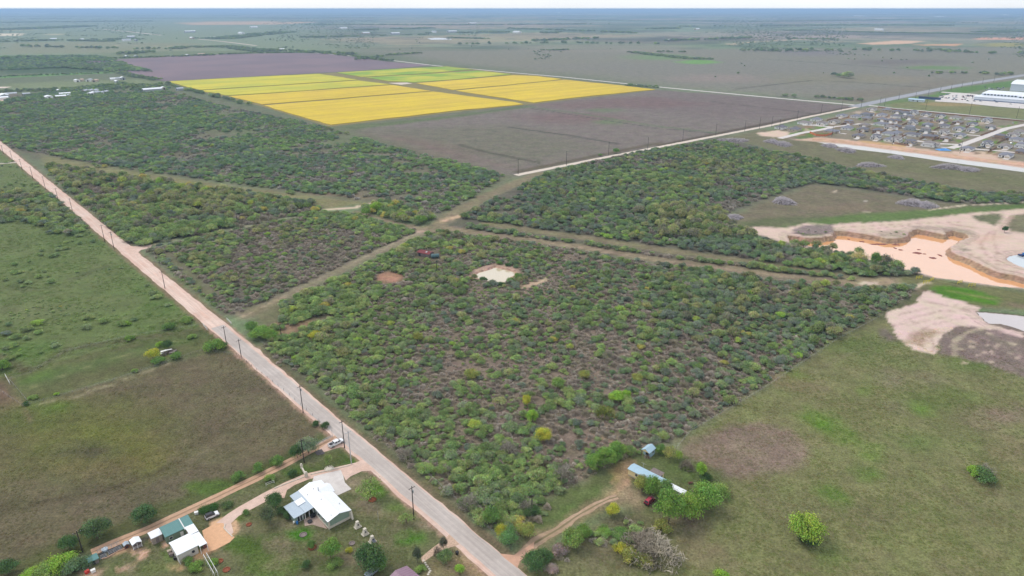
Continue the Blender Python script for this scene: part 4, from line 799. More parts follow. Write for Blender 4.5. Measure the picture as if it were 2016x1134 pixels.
grow('parcel', [(1290,520),(1600,562),(1800,566),(1780,590),(1650,660),(1500,760),(1380,830),(1300,700)], 4.8, {'dark': .6, 'tree': .2, 'bare': .25, 'green': .2}, (1.6, 3.7), (.9, 1.2), .85, 30, 12, .02)
grow('parcel', [(560,600),(850,458),(1000,475),(950,520),(700,600),(700,760),(1000,900),(1130,950),(1000,1056),(880,965),(640,765),(520,682)], 4.0, {'green': .8, 'tree': .12, 'bare': .2, 'dark': .12}, (1.3, 3.5), (.8, 1.1), .85, 30, 13, .015)
grow('west_block', [(288,492),(440,459),(640,418),(710,422),(830,455),(700,516),(600,566),(490,612),(445,622),(370,562)], 3.6, {'green': .34, 'dark': .2, 'tree': .12, 'bare': .7}, (1.6, 3.0), (.75, 1.05), .97, 30, 2, .01)
grow('west_block', [(560,425),(640,418),(710,430),(820,455),(760,480),(640,440)], 4.6, {'green': 1, 'dark': .1}, (2.4, 3.8), (.75, 1), .95, 30, 22, .03)
grow('wood_by_track', [(88,325),(250,352),(450,378),(620,404),(640,413),(440,455),(268,487),(240,468),(196,430),(130,372)], 4.8, {'green': .5, 'dark': .3, 'tree': .35, 'bare': .4}, (2.2, 4.6), (.9, 1.3), .97, 30, 3, .02)
grow('wood_by_track', [(270,355),(450,375),(620,398),(630,408),(450,392),(300,372)], 5.2, {'green': 1, 'dark': .1}, (2.6, 3.8), (.75, 1), .95, 30, 32, .05)
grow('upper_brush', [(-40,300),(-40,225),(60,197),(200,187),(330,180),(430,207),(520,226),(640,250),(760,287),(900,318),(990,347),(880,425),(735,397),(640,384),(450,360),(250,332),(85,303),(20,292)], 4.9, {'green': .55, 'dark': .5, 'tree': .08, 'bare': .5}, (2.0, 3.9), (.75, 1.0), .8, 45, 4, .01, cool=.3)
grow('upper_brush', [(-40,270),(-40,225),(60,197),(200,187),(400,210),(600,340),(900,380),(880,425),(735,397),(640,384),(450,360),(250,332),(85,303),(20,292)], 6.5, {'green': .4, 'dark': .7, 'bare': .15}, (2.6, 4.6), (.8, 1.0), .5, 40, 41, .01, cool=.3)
grow('cross_grove', [(740,400),(770,398),(860,430),(855,446),(790,440),(730,420),(705,412)], 5.2, {'green': .7, 'tree': .6, 'dark': .2}, (3, 4.6), (.95, 1.25), .95, 30, 5, .15)
grow('east_forest', [(1060,350),(1200,308),(1400,278),(1540,302),(1700,338),(1900,378),(2100,390),(2100,402),(1870,400),(1740,378),(1600,360),(1500,393),(1410,430),(1440,447),(1500,475),(1640,505),(1750,530),(1815,546),(1740,548),(1600,534),(1400,498),(1200,470),(1000,443),(885,428),(960,398)], 4.6, {'green': .5, 'dark': .6, 'tree': .26, 'bare': .3}, (2.2, 3.9), (.85, 1.15), .97, 40, 6, .012, dark=.95, cool=.15)
grow('east_forest', [(1250,420),(1420,400),(1410,430),(1440,447),(1500,475),(1300,470)], 6.0, {'tree': .9, 'green': .2, 'bare': .3}, (3.2, 4.8), (1.1, 1.3), .8, 40, 61, .03)
grow('hedge', [(905,442),(960,449),(1060,465),(1150,478),(1300,501),(1450,520),(1600,540),(1690,549),(1660,556),(1500,538),(1300,511),(1150,485),(1000,466),(920,452)], 3.4, {'green': .6, 'dark': .4, 'bare': .35}, (1.8, 3.6), (.75, 1.1), .97, 25, 7, .01)
grow('pond_grove', [(1560,478),(1640,492),(1700,508),(1760,524),(1815,540),(1760,546),(1640,525),(1560,500)], 5.6, {'dark': .7, 'tree': .5, 'green': .4}, (2.8, 4.2), (1.0, 1.3), .9, 30, 8, .02)
grow('west_pasture', [(-30,330),(60,345),(150,415),(225,490),(330,575),(430,660),(380,660),(200,660),(0,740),(-200,700),(-200,400)], 7, {'green': .85, 'dark': .15}, (1.0, 2.9), (.7, .9), .22, 50, 9, .03)
grow('west_pasture', [(-30,380),(60,380),(110,385),(150,425),(180,460),(140,470),(60,440),(-30,440)], 5.5, {'green': .6, 'tree': .3, 'dark': .4}, (2.4, 4.4), (.8, 1.1), .8, 30, 10, .03)
grow('west_pasture', [(280,560),(340,565),(380,615),(400,650),(350,655),(310,620)], 7, {'green': .8, 'dark': .2}, (1.6, 3), (.7, .9), .4, 30, 11, .05)
grow('west_pasture', [(20,300),(60,310),(130,370),(160,420),(110,400),(50,350),(0,330)], 9, {'green': .8, 'dark': .3}, (1.8, 3.2), (.7, .9), .4, 30, 14, .03)
grow('lane_edge', [(80,303),(250,331),(450,361),(640,387),(640,402),(450,372),(250,345),(85,318)], 14, {'green': .8, 'dark': .3}, (2, 3.6), (.7, .9), .35, 30, 15, .03, clears=False)
grow('east_clearing', [(1440,452),(1500,478),(1560,490),(1500,480)], 6, {'dark': .8, 'green': .3}, (2, 4), (.8, 1), .9, 30, 16, .03)
grow('pond_grove', [(1562,452),(1600,444),(1636,444),(1638,460),(1600,464),(1566,460)], 5, {'green': .5, 'bare': .6}, (.8, 1.8), (.5, .8), .45, 12, 25, 0, clears=False)
grow('pond_grove', [(1725,455),(1790,452),(1785,464),(1740,464)], 4, {'green': .5, 'bare': .6}, (.6, 1.4), (.5, .8), .45, 10, 26, 0, clears=False)
grow('west_pasture', [(-30,330),(60,345),(150,415),(225,490),(330,575),(440,665),(380,660),(200,660),(0,740),(-200,700),(-200,400)], 3.2, {'green': 1}, (.4, 1.0), (.4, .7), .14, 26, 27, .03)
grow('road_verge', [(520,690),(560,725),(640,800),(655,840),(640,850),(560,770),(500,710)], 5, {'dark': .4, 'bare': .8, 'green': .2}, (.8, 1.8), (.7, .9), .5, 12, 17, 0, clears=True)
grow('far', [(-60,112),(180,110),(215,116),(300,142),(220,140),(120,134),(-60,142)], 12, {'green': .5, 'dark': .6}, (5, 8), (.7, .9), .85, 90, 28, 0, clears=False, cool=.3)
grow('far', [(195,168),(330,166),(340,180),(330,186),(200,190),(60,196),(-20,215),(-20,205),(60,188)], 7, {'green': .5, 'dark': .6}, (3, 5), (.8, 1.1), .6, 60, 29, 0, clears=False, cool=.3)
grow('yard_scrub', [(1085,1085),(1110,1060),(1180,1030),(1225,1012),(1290,1038),(1262,1062),(1200,1075),(1150,1085),(1100,1112)], 2.4, {'bare': .8, 'green': .5, 'dark': .2}, (.8, 2.1), (.5, .8), .6, 10, 30, 0)
grow('yard_scrub', [(1225,905),(1260,880),(1330,870),(1330,888),(1280,905),(1240,915)], 4, {'green': .5, 'bare': .5}, (.8, 1.8), (.6, .9), .4, 10, 31, 0)
grow('yard_scrub', [(975,1060),(1012,1040),(1062,985),(1120,962),(1110,985),(1040,1040),(1000,1085)], 3.4, {'green': .5, 'bare': .5, 'dark': .3}, (1.2, 2.6), (.7, 1), .7, 10, 33, 0)
# far trees
def far_line(pts, w, spacing, rad, mix={'dark': .7, 'green': .2}, cover=.9, seed=0, region='far'):
    P = WP(pts); g = np.random.default_rng(4000 + seed); out = []
    for a, b in zip(P[:-1], P[1:]):
        L = np.hypot(*(b - a)); rows = max(1, int(w / spacing)); n = int(L / spacing * rows)
        if n < 1: continue
        t = g.random(n); d = (b - a) / L; q = a + d * (t * L)[:, None] + np.array([-d[1], d[0]]) * g.uniform(-w / 2, w / 2, n)[:, None]; out.append(q)
    Q = np.concatenate(out); k = fbm(Q[:, 0], Q[:, 1], 150 if w < 100 else 900, 500 + seed, 3) > (.5 - cover) * (1.2 if w < 60 else .3); Q = Q[k]
    ks = list(mix); pr = np.array([mix[a] for a in ks]); pr = pr / pr.sum(); pk = g.choice(len(ks), len(Q), p=pr); r = g.uniform(rad[0], rad[1], len(Q))
    for i, q in enumerate(Q): kd = ks[pk[i]]; PLANTS.append((kd, q[0], q[1], r[i], r[i] * g.uniform(.85, 1.2), TINT[kd][g.integers(4)] * g.uniform(.8, 1.2), region))
FL = [([(150,79),(270,77),(400,76)],90,9),([(380,77),(440,74),(500,73)],60,12),([(0,59),(80,56),(165,52)],260,16),([(430,77),(500,70),(560,64)],160,14),([(560,63),(640,61),(700,59)],160,15),([(590,74),(700,72),(840,69)],90,12),([(700,60),(850,56)],120,16),([(860,74),(960,77)],60,10),([(840,66),(1000,64)],90,14),
 ([(1080,66),(1200,61),(1330,56)],150,16),([(1540,61),(1595,59.5)],120,9),([(1665,63),(1780,65),(1960,68)],120,9),([(1940,64),(2100,58)],200,12),([(1240,103),(1300,110),(1345,115),(1400,118)],45,8),([(1062,99.5),(1120,99)],30,9),([(1290,103),(1350,103)],20,9),
 ([(0,152),(100,148),(215,144)],16,6),([(0,113),(120,111),(210,113)],120,11),([(0,130),(120,128),(220,135)],110,10),([(225,140),(262,150),(310,158)],24,6),([(0,181),(100,178),(190,172)],34,6.5),([(210,165),(270,172),(330,168)],45,7),([(205,116),(350,112),(500,105),(620,104)],26,8),([(630,105),(700,112),(770,121)],24,9),
 ([(360,94),(440,92),(520,102)],80,10),([(230,108),(330,100),(360,94)],60,12),([(460,98),(560,101),(700,108)],40,12),([(1228,168),(1262,171),(1298,172)],26,5.5),([(1600,192),(1660,196),(1700,199)],16,7),([(1512,188),(1580,192)],10,9),([(1830,145),(1990,146),(1960,150)],18,10),([(0,83),(100,80),(220,82)],60,12),
 ([(330,165),(345,172),(420,190),(500,210)],6,9),([(0,45),(300,42)],150,22),([(0,33),(600,31),(1000,32),(1500,30),(2016,29)],120,22),([(0,37),(700,36),(1100,38)],160,26),([(1100,40),(1500,43),(2016,36)],160,26),([(600,49),(900,50),(1300,47)],110,22),([(1500,40),(2016,47)],120,20),([(1340,53),(1700,50),(2016,52)],110,20),
 ([(0,27.5),(2016,26.5)],150,34),([(0,24.8),(2016,24)],200,50),([(900,88),(1100,86),(1300,88)],30,22),([(1430,102),(1700,100),(2016,108)],22,20),([(1550,77),(1650,79)],40,16),([(1830,98),(1900,104)],40,14),([(1000,57),(1100,60),(1250,66)],60,20),([(40,92),(160,96),(330,98)],30,16),([(1300,82),(1480,76)],40,18),([(1050,82),(1180,76)],40,18),([(700,120),(760,110),(830,106)],30,11),([(1640,150),(1720,160)],10,20)]
for i, (p, w, sp) in enumerate(FL): far_line(p, w, sp, (sp * .45, sp * .75) if sp < 20 else (8, 13), seed=i, region='far')
g_ = np.random.default_rng(78)
for i in range(30000):                       # scrub speckle that thickens into far woods
    py = 24 + 95 * g_.random() ** 1.25; px = g_.uniform(-60, 2080); x, y = W(px, py)
    if py > 96 and px < 1050: continue
    d_ = math.hypot(x, y); k_ = fbm(np.array([x]), np.array([y * .5]), max(300, d_ * .1), 61, 4)[0] + .5 * fbm(np.array([x]), np.array([y]), 160, 67, 2)[0]
    if k_ < (.16 if py < 80 else .34): continue
    sz_ = g_.uniform(.45, 1.2) * (2.6 + d_ / 1500); PLANTS.append(('dark' if g_.random() < .6 else 'green', x, y, min(14, sz_), min(9, sz_ * .8), TINT['dark'][g_.integers(4)] * g_.uniform(.75, 1.15), 'far'))
g_ = np.random.default_rng(77)
for i in range(260):                        # lone trees strewn over the plain
    py = 24 + 130 * g_.random() ** 1.6; px = g_.uniform(-60, 2080); x, y = W(px, py)
    if py > 100 and not (px > 1300 and py < 185): continue
    if fbm(np.array([x]), np.array([y]), 700, 61, 3)[0] < -.05: continue
    PLANTS.append(('dark' if g_.random() < .7 else 'green', x, y, g_.uniform(2, 5) * (1 + (py < 60)), g_.uniform(3, 6), TINT['dark'][g_.integers(4)] * g_.uniform(.8, 1.2), 'far'))

# ------------------------------------------------------------------ single plants nearest the camera, the rest massed
REG = {'parcel': 'in the big central brush parcel', 'west_block': 'in the grey green block beyond the lane', 'wood_by_track': 'in the wood along the narrow track', 'upper_brush': 'in the brush below the yellow crops',
       'cross_grove': 'in the grove at the lane crossing', 'east_forest': 'in the dense wood behind the hedge', 'hedge': 'in the hedge between two mown lanes', 'pond_grove': 'on the near shore of the orange pond',
       'west_pasture': 'on the green pasture left of the road', 'lane_edge': 'on the grassy lane behind the wood', 'east_clearing': 'at the edge of the round clearing', 'road_verge': 'on the left verge of the road', 'far': 'far out on the plain', 'yard_scrub': 'round the trailer yard'}
MARKS = [((350,455), 'midway along the narrow track'), ((450,435), 'above the track bend'), ((560,420), 'at the east end of the track wood'), ((200,410), 'at the western tip of the track wood'), ((400,400), 'in the centre of the track wood'), ((520,395), 'at the back of the track wood'), ((270,370), 'at the rear left of the track wood'), ((1150,1060), 'below the trailer driveway'), ((1400,650), 'right of centre near the dark shrubs'), ((1200,640), 'upper middle of the parcel'), ((1030,640), 'below the stock pond by thirty metres'), ((1290,760), 'in the lower right part'), ((1100,880), 'above the trailer yard corner'), ((900,880), 'in the lower left part'), ((960,960), 'near the white dead tree'), ((720,770), 'inside the roadside strip'), ((830,800), 'in the lower middle left'), ((1600,610), 'in the far right corner'), ((1480,660), 'by the right side edge'),
 ((870,985), 'opposite the white roofed house'), ((985,1050), 'at the bottom corner by the driveway mouth'), ((1200,880), 'beside the little blue roofed shed'), ((1100,930), 'left of the cream trailer yard'), ((760,850), 'opposite the white pickup'), ((640,745), 'beside the paved road halfway up'), ((540,680), 'where the asphalt starts'),
 ((975,560), 'just below the square stock pond'), ((975,505), 'just behind the square stock pond'), ((765,570), 'beside the round bare red patch'), ((845,520), 'near the rusty roofed shed'), ((1050,580), 'beside the pale sandy scrape'), ((1330,820), 'along the pasture fence near the bare patch'), ((1480,740), 'along the edge of the right pasture'), ((1620,660), 'near the sand tongue corner'), ((1760,590), 'at the far right tip'),
 ((1500,580), 'below the long mown lane'), ((1250,560), 'below the middle of the mown lane'), ((900,700), 'in the middle left part'), ((1100,700), 'in the very middle'), ((1300,700), 'in the middle right part'), ((1000,820), 'among the yellow green trees'), ((1180,800), 'near the bright lime tree'), ((620,620), 'beside the mown lane mouth'), ((750,640), 'right of the mown lane'),
 ((510,640), 'beside the white gate'), ((350,540), 'nearest the dirt road'), ((440,480), 'near the track bend'), ((650,520), 'along the diagonal lane'), ((780,450), 'by the lane crossing'), ((300,430), 'at the road end of the track'), ((150,360), 'toward the far road end'), ((560,400), 'near the sandy spot'), ((20,420), 'at the left picture edge'), ((120,440), 'hugging the dirt road'),
 ((330,610), 'beside the fence line corner'), ((200,560), 'alone on open turf'), ((1000,400), 'along the wide diagonal lane'), ((1200,330), 'along the cream road'), ((1450,300), 'toward the new houses'), ((1300,440), 'among the olive trees'), ((1600,500), 'near the muddy shore'), ((1700,520), 'leaning over the water'), ((1800,540), 'at the shore tip'), ((1450,450), 'below the clearing'),
 ((300,300), 'beside the grassy lane'), ((600,330), 'in the middle of the brush'), ((900,360), 'near the cream road end')]
MK = np.array([W(*m[0]) for m in MARKS]); USED = {}
def plant_label(desc, p):
    i = int(np.argmin((MK[:, 0] - p[1]) ** 2 + (MK[:, 1] - p[2]) ** 2)); r = p[3]; sz = 'small ' if r < 2.2 else 'large ' if r > 3.2 else ''
    t = p[5]; br = 'lime bright ' if t[1] > .42 and p[0] != 'bare' else ''
    return (sz + br + desc + ' ' + MARKS[i][1])
KN = {'green': ('mesquite_bush', 'feathery green mesquite bush', 'bush'), 'dark': ('dark_shrub', 'dense dark green shrub', 'shrub'), 'tree': ('thin_tree', 'thin leaved olive green tree', 'tree'), 'bare': ('bare_shrub', 'leafless grey twiggy shrub', 'shrub')}
FX = math.sin(PITCH); 
def in_view(x, y, z=0, pad=30):
    dep = y * math.cos(PITCH) + (H - z) * math.sin(PITCH)
    v = y * math.sin(PITCH) + (z - H) * math.cos(PITCH); px = 1008 + F * x / dep; py = 567 - F * v / dep
    return (-pad < px < 2016 + pad) and (-pad < py < 1134 + pad), dep
byk = {}
for p in PLANTS: byk.setdefault(p[0], []).append(p)
for kd, lst in byk.items():
    name, desc, cat = KN[kd]; sc = []
    for p in lst:
        ok, dep = in_view(p[1], p[2]); sc.append(p[3] / dep if ok else 0)
    order = np.argsort(-np.array(sc)); near = set(order[:300].tolist()); nv = len(KINDS[kd]['crown']); g = np.random.default_rng(9 + len(kd)); rest = {}
    for i, p in enumerate(lst):
        rot = g.uniform(0, 6.28); v = int(g.integers(nv)); sx = p[3] * g.uniform(.85, 1.15); s3 = (sx, p[3] * g.uniform(.85, 1.15), p[4])
        if i in near:
            e = empty(name, (p[1], p[2], 0), rot, plant_label(desc, p), cat, plant_label(desc, p))
            e.scale = s3
            c = link('crown', KINDS[kd]['crown'][v], e); c['tint'] = [float(t) for t in p[5]]
            link('stem', KINDS[kd]['stem'][v], e)
        else: rest.setdefault(p[6], []).append((p[1], p[2], rot, *s3, v, *p[5]))
    for reg, rows in rest.items():
        a = np.array(rows); stuff_object(name + '_mass', kd, a[:, :2], a[:, 2], a[:, 3:6], a[:, 6], a[:, 7:10], 'mass of ' + desc.replace('bush', 'bushes').replace('shrub', 'shrubs').replace('tree', 'trees') + ' ' + REG[reg], cat)
print('plants', len(PLANTS))

# ------------------------------------------------------------------ grass tufts on the nearer turf (one massed object per field)
def tuft_mesh(seed):
    g = np.random.default_rng(seed); n = 46; a = g.uniform(0, 6.28, n); rr = np.sqrt(g.random(n)) * 1.0
    P = np.column_stack([rr * np.cos(a), rr * np.sin(a), g.uniform(.03, .3, n)]); nn = np.column_stack([np.cos(a) * .5, np.sin(a) * .5, g.uniform(.9, 1.6, n)]); v = g.uniform(.8, 1.25, n)[:, None] * np.array([1, 1, 1])
    return quads_mesh('grass_tuft', P, nn, g.uniform(.1, .2, n), v, M_LEAF, .7)
KINDS['tuft'] = dict(crown=[tuft_mesh(700 + s) for s in range(4)])
SRC['tuft'] = bpy.data.collections.new('grass_tufts')
for c in KINDS['tuft']['crown']: SRC['tuft'].objects.link(bpy.data.objects.new('grass_tuft_source', c))
GN['tuft'] = scatter_tree('tuft')
NOGRASS = [WP(p) for p in ([(735,897),(765,922),(742,926),(712,928),(690,938),(696,964),(664,978),(640,966),(607,944),(565,965),(560,980),(500,1000),(470,1016),(455,1030),(462,1058),(425,1082),(398,1090),(404,1070),(398,1045),(448,1012),(520,970),(560,950),(600,933),(660,920),(700,911)], [(885,1048),(905,1072),(858,1092),(832,1110),(826,1098),(850,1080)], [(598,1036),(645,1044),(622,1012),(598,1022)])]
def turf(name, pts, spacing, cover, lab, seed, size=(.35, .8)):
    P = WP(pts); x0, y0 = P.min(0); x1, y1 = P.max(0); gx, gy = np.meshgrid(np.arange(x0, x1, spacing), np.arange(y0, y1, spacing)); g = np.random.default_rng(seed)
    X = (gx + g.uniform(-.5, .5, gx.shape) * spacing).ravel(); Y = (gy + g.uniform(-.5, .5, gy.shape) * spacing).ravel(); k = poly_sd(P, X, Y) < 0; X, Y = X[k], Y[k]
    k = (fbm(X, Y, 12, seed, 4) + g.normal(size=len(X)) * .25) > np.quantile(fbm(X, Y, 12, seed, 4), 1 - cover)
    for q in NOGRASS: k &= poly_sd(q, X, Y) > .8
    k &= line_sd(WP([(1075,1198),(5,289)]), X, Y, 5.0) > 0; k &= line_sd(WP([(180,1088),(300,1038),(420,982),(500,944),(556,916),(600,893),(640,872),(668,860)]), X, Y, 2.4) > 0; k &= line_sd(WP([(1010,1108),(1052,1070),(1100,1040),(1150,1010),(1200,982)]), X, Y, 1.8) > 0
    X, Y = X[k], Y[k]; n = len(X); col = paint(X, Y) * g.uniform(1.15, 1.6, (n, 1)) * np.where(g.random((n, 1)) < .3, np.array([[1.12, 1.04, .95]]), np.array([[.95, 1.08, .85]])); s = g.uniform(*size, n) * g.uniform(.7, 1.3, n)
    stuff_object(name, 'tuft', np.column_stack([X, Y]), g.uniform(0, 6.28, n), np.column_stack([s * 1.3, s * 1.3, s * .6]), g.integers(0, 4, n), col, lab, 'grass'); return n
nt = turf('grass_tufts', [(1010,1140),(1060,1095),(1200,1020),(1330,980),(1345,865),(1500,768),(1650,668),(1900,640),(2060,760),(2060,1140)], 1.3, .5, 'short grass tufts over the right pasture', 11, (.25, .6))
nt += turf('grass_tufts', [(475,695),(640,848),(560,900),(400,985),(170,1085),(-40,1150),(-40,800),(60,800),(330,720),(440,700)], 1.6, .4, 'short grass tufts over the brown field left of the road', 12, (.2, .5))
nt += turf('grass_tufts', [(150,1100),(400,990),(560,920),(650,880),(720,895),(760,930),(1025,1150),(100,1150)], 1.1, .5, 'lawn tufts around the white roofed house', 13, (.2, .45))
nt += turf('grass_tufts', [(-30,400),(150,440),(225,500),(440,680),(250,680),(0,750)], 2.2, .5, 'rough tussocks over the green pasture left of the dirt road', 14, (.45, 1.0))
print('tufts', nt)

# ------------------------------------------------------------------ building helpers (local frames: a = right, b = back, z = up)
M_SAGE = nmat('sage_siding', S(140,158,142,1.15), .7, .06, 2); M_TEAL = nmat('teal_metal_roof', S(96,140,138,1.15), .45, .05, .8); M_TEALW = nmat('green_wall', S(122,136,116,1.15), .8, .08, 2)
M_TANW = nmat('tan_wall', S(182,166,148,1.15), .8, .06, 2); M_CREAMW = nmat('cream_siding', S(238,218,168,1.15), .75, .05, 2); M_BLUER = nmat('pale_blue_metal_roof', S(176,204,220,1.2), .4, .05, .7)
M_WOODG = nmat('grey_weathered_wood', S(142,128,124), .9, .2, 2); M_WOODB = nmat('brown_wood', S(128,84,72), .9, .2, 2); M_PURP = nmat('mauve_metal_roof', S(152,122,138,1.15), .5, .06, .8)
M_RUST = nmat('rusty_metal', S(132,64,66), .8, .2, 1.5); M_BLACK = nmat('black_plastic', (.02,.02,.022), .5, .1, 5); M_BLUEP = nmat('blue_plastic', (.03,.16,.42), .4, .05, 5); M_GALV = nmat('galvanised_pipe', S(196,198,200), .5, .08, 4)
M_MULCH = nmat('red_mulch', S(150,88,62), .95, .25, 4); M_LOG = nmat('peeled_log', S(206,170,146), .9, .15, 3); M_YEL = nmat('yellow_paint', S(232,214,60), .6, .08, 3)
def frame_xy(o, ang, a, b):
    t = math.radians(ang); return (o[0] + a * math.cos(t) - b * math.sin(t), o[1] + a * math.sin(t) + b * math.cos(t))
def gable(mb, a0, a1, b0, b1, ze, zr, axis='b', mid=None, th=.14, m=0):
    """two roof planes; axis = direction of the ridge"""
    if axis == 'b':
        c = (a0 + a1) / 2 if mid is None else mid
        mb.slab([(a0, b0, ze), (c, b0, zr), (c, b1, zr), (a0, b1, ze)], th, m); mb.slab([(c + .004, b0, zr), (a1, b0, ze), (a1, b1, ze), (c + .004, b1, zr)], th, m)
    else:
        c = (b0 + b1) / 2 if mid is None else mid
        mb.slab([(a0, b0, ze), (a1, b0, ze), (a1, c, zr), (a0, c, zr)], th, m); mb.slab([(a0, c + .004, zr), (a1, c + .004, zr), (a1, b1, ze), (a0, b1, ze)], th, m)
    return mb
def gwall(mb, a0, a1, b0, b1, ze, zr, axis='b', mid=None, m=0):
    """walls with gable ends, closed prism"""
    if axis == 'b':
        c = (a0 + a1) / 2 if mid is None else mid; mb.prism([(a0, 0), (a1, 0), (a1, ze), (c, zr), (a0, ze)], b0, b1, 'y', m)
    else:
        c = (b0 + b1) / 2 if mid is None else mid; mb.prism([(b0, 0), (b1, 0), (b1, ze), (c, zr), (b0, ze)], a0, a1, 'x', m)
    return mb
def window(par, face, u, z, w, h, at, mat=None, name='window'):
    """face: 'a-','a+','b-','b+' wall plane at coordinate at; u = position along the wall"""
    f = MB(); g = MB(); d = .05; s = -1 if face[1] == '-' else 1
    def bx(mb, u0, u1, z0, z1, d0, d1):
        lo, hi = sorted((at + s * d0, at + s * d1))
        if face[0] == 'a': mb.box(lo, hi, u0, u1, z0, z1)
        else: mb.box(u0, u1, lo, hi, z0, z1)
    t = .07; bx(f, u - w / 2 - t, u + w / 2 + t, z + h, z + h + t, .002, d); bx(f, u - w / 2 - t, u + w / 2 + t, z - t, z, .002, d)
    bx(f, u - w / 2 - t, u - w / 2, z, z + h, .002, d); bx(f, u + w / 2, u + w / 2 + t, z, z + h, .002, d)
    fo = f.build(name, mat or M_WHITE2, par); bx(g, u - w / 2, u + w / 2, z, z + h, .001, .025); g.build('pane', M_GLASS, fo); return fo
def part(par, name, mat, fn, **k):
    mb = MB(); fn(mb); return mb.build(name, mat, par, **k)
def seams(par, name, mat, lines):
    mb = MB()
    for p, q in lines: mb.tube(p, q, .025, n=4)
    o = mb.build(name, mat, par); o['kind'] = 'stuff'; return o

# ---- white roofed house
O1 = (-56.94, 167.80); t = empty('house', (*O1, 0), math.radians(42), 'sage green house with a long white metal gable roof and grey side porches', 'house')
part(t, 'wall', M_SAGE, lambda m: (gwall(m, .3, 8.0, .35, 19.8, 3.0, 4.05, 'b', 4.1), gwall(m, 6.0, 8.6, 12.3, 17.2, 2.95, 4.0, 'a')))
part(t, 'stone_wainscot', M_STONE, lambda m: (m.box(.26, 8.04, .27, .36, 0, .85), m.box(.2, .31, .27, 9.3, 0, .6), m.box(.2, .75, .2, .5, 0, 2.6), m.box(7.55, 8.1, .2, .5, 0, 2.6)))
part(t, 'stone_buttress', M_STONE, lambda m: m.prism([(-.8, 0), (.3, 0), (.3, 2.6), (-.1, 2.6)], 7.75, 8.35, 'x'))
rf = part(t, 'roof', M_WHITE, lambda m: gable(m, 0, 8.3, 0, 20.1, 3.15, 4.3, 'b', 4.1)); 
part(t, 'cross_gable_roof', M_WHITE, lambda m: gable(m, 4.3, 8.9, 11.9, 17.5, 3.2, 4.32, 'a'))
part(t, 'ridge_cap', M_WHITE, lambda m: m.prism([(3.85, 4.25), (4.35, 4.25), (4.1, 4.38)], -.02, 20.12, 'y'))
seams(rf, 'roof_seam', M_WHITE, [((.05, b, 3.17), (4.05, b, 4.3)) for b in np.arange(.6, 20, .95)] + [((8.25, b, 3.17), (4.15, b, 4.3)) for b in list(np.arange(.6, 11.8, .95)) + [18, 19]])
for a, b, z in ((3.6, 16.2, 4.15), (1.1, 15.6, 3.45), (3.1, 10.0, 4.0), (6.6, 4.6, 3.6), (2.0, 1.5, 3.7)): part(t, 'roof_vent', M_GALV, lambda m: m.tube((a, b, z - .1), (a, b, z + .35), .14, n=8))
part(t, 'flue_pipe', M_GALV, lambda m: (m.tube((4.4, 14.3, 4.1), (4.4, 14.3, 5.3), .14, n=8), m.tube((4.4, 14.3, 5.25), (4.4, 14.3, 5.45), .22, n=8)))
part(t, 'porch_roof', M_LBLUE, lambda m: m.slab([(-3.0, 9.3, 2.62), (-.02, 9.3, 3.05), (-.02, 20.2, 3.05), (-3.0, 20.2, 2.62)], .1))
part(t, 'porch_roof', M_LBLUE, lambda m: m.slab([(-6.7, 9.4, 2.35), (-3.05, 9.4, 2.58), (-3.05, 16.9, 2.58), (-6.7, 16.9, 2.35)], .1))
part(t, 'skylight_panel', M_WHITE, lambda m: m.slab([(-3.3, 13.5, 2.78), (-.6, 13.5, 3.15), (-.6, 16.4, 3.15), (-3.3, 16.4, 2.78)], .08))
part(t, 'porch_room', M_SAGE, lambda m: m.box(-6.4, -3.3, 9.8, 16.6, 0, 2.2)); part(t, 'porch_back_wall', M_SAGE, lambda m: m.box(-2.9, -.1, 13.0, 19.8, 0, 2.45))
for a, b in ((-3.0, 9.5), (-.2, 9.5), (-1.6, 9.5)): part(t, 'porch_post', M_WHITE2, lambda m: m.box(a - .08, a + .08, b - .08, b + .08, 0, 2.6))
part(t, 'porch_rail', M_DARK, lambda m: (m.box(-2.9, -1.7, 9.44, 9.5, .9, 1.0), m.box(-2.9, -1.7, 9.44, 9.5, .45, .5)))
for u in (-5.1, -4.2): window(t, 'b-', u, .1, .75, 1.9, 9.8, name='glass_door')
window(t, 'b-', -3.62, 1.0, .42, .7, 9.8)
for u, w, h, z in ((2.2, .7, .9, 1.2), (4.3, .9, 1.1, 1.1), (6.6, 1.5, 1.2, 1.0), (8.5, .9, 1.9, .1)): window(t, 'a-', u, z, w, h, .3)
window(t, 'a+', 6.0, 1.2, 1.2, 1.1, 8.0)
def stands(name, lab, cat, x, y, fn, mat, rz=0, z=0, group=None):
    mb = MB(); fn(mb); o = mb.build(name, mat, None, (x, y, z), rz); return tag(o, lab, cat, group)
p = frame_xy(O1, 42, -.8, 8.7); stands('barbecue_grill', 'black covered grill standing under the porch edge of the white roofed house', 'grill', *p, lambda m: (m.box(-.7, .7, -.45, .45, .1, .9), m.box(-.55, .55, -.4, .4, .9, 1.3), m.box(-.9, -.7, -.3, .3, .8, .86), m.tube((-.6, -.45, .12), (-.6, -.35, .12), .12, n=8)), M_BLACK, .7, .06)
p = frame_xy(O1, 42, -2.7, 7.2); stands('fire_pit', 'round dark fire pit on the pink paved patio', 'fire pit', *p, lambda m: (m.tube((0, 0, 0), (0, 0, .4), .65, .75, n=14), m.tube((0, 0, .4), (0, 0, .46), .8, .8, n=14)), M_DARK, 0, .06)
p = frame_xy(O1, 42, -5.95, 9.2); stands('rain_barrel', 'blue plastic barrel beside the glass doors', 'barrel', *p, lambda m: (m.tube((0, 0, 0), (0, 0, .5), .32, .38, n=12), m.tube((0, 0, .5), (0, 0, 1.0), .38, .32, n=12)), M_BLUEP)
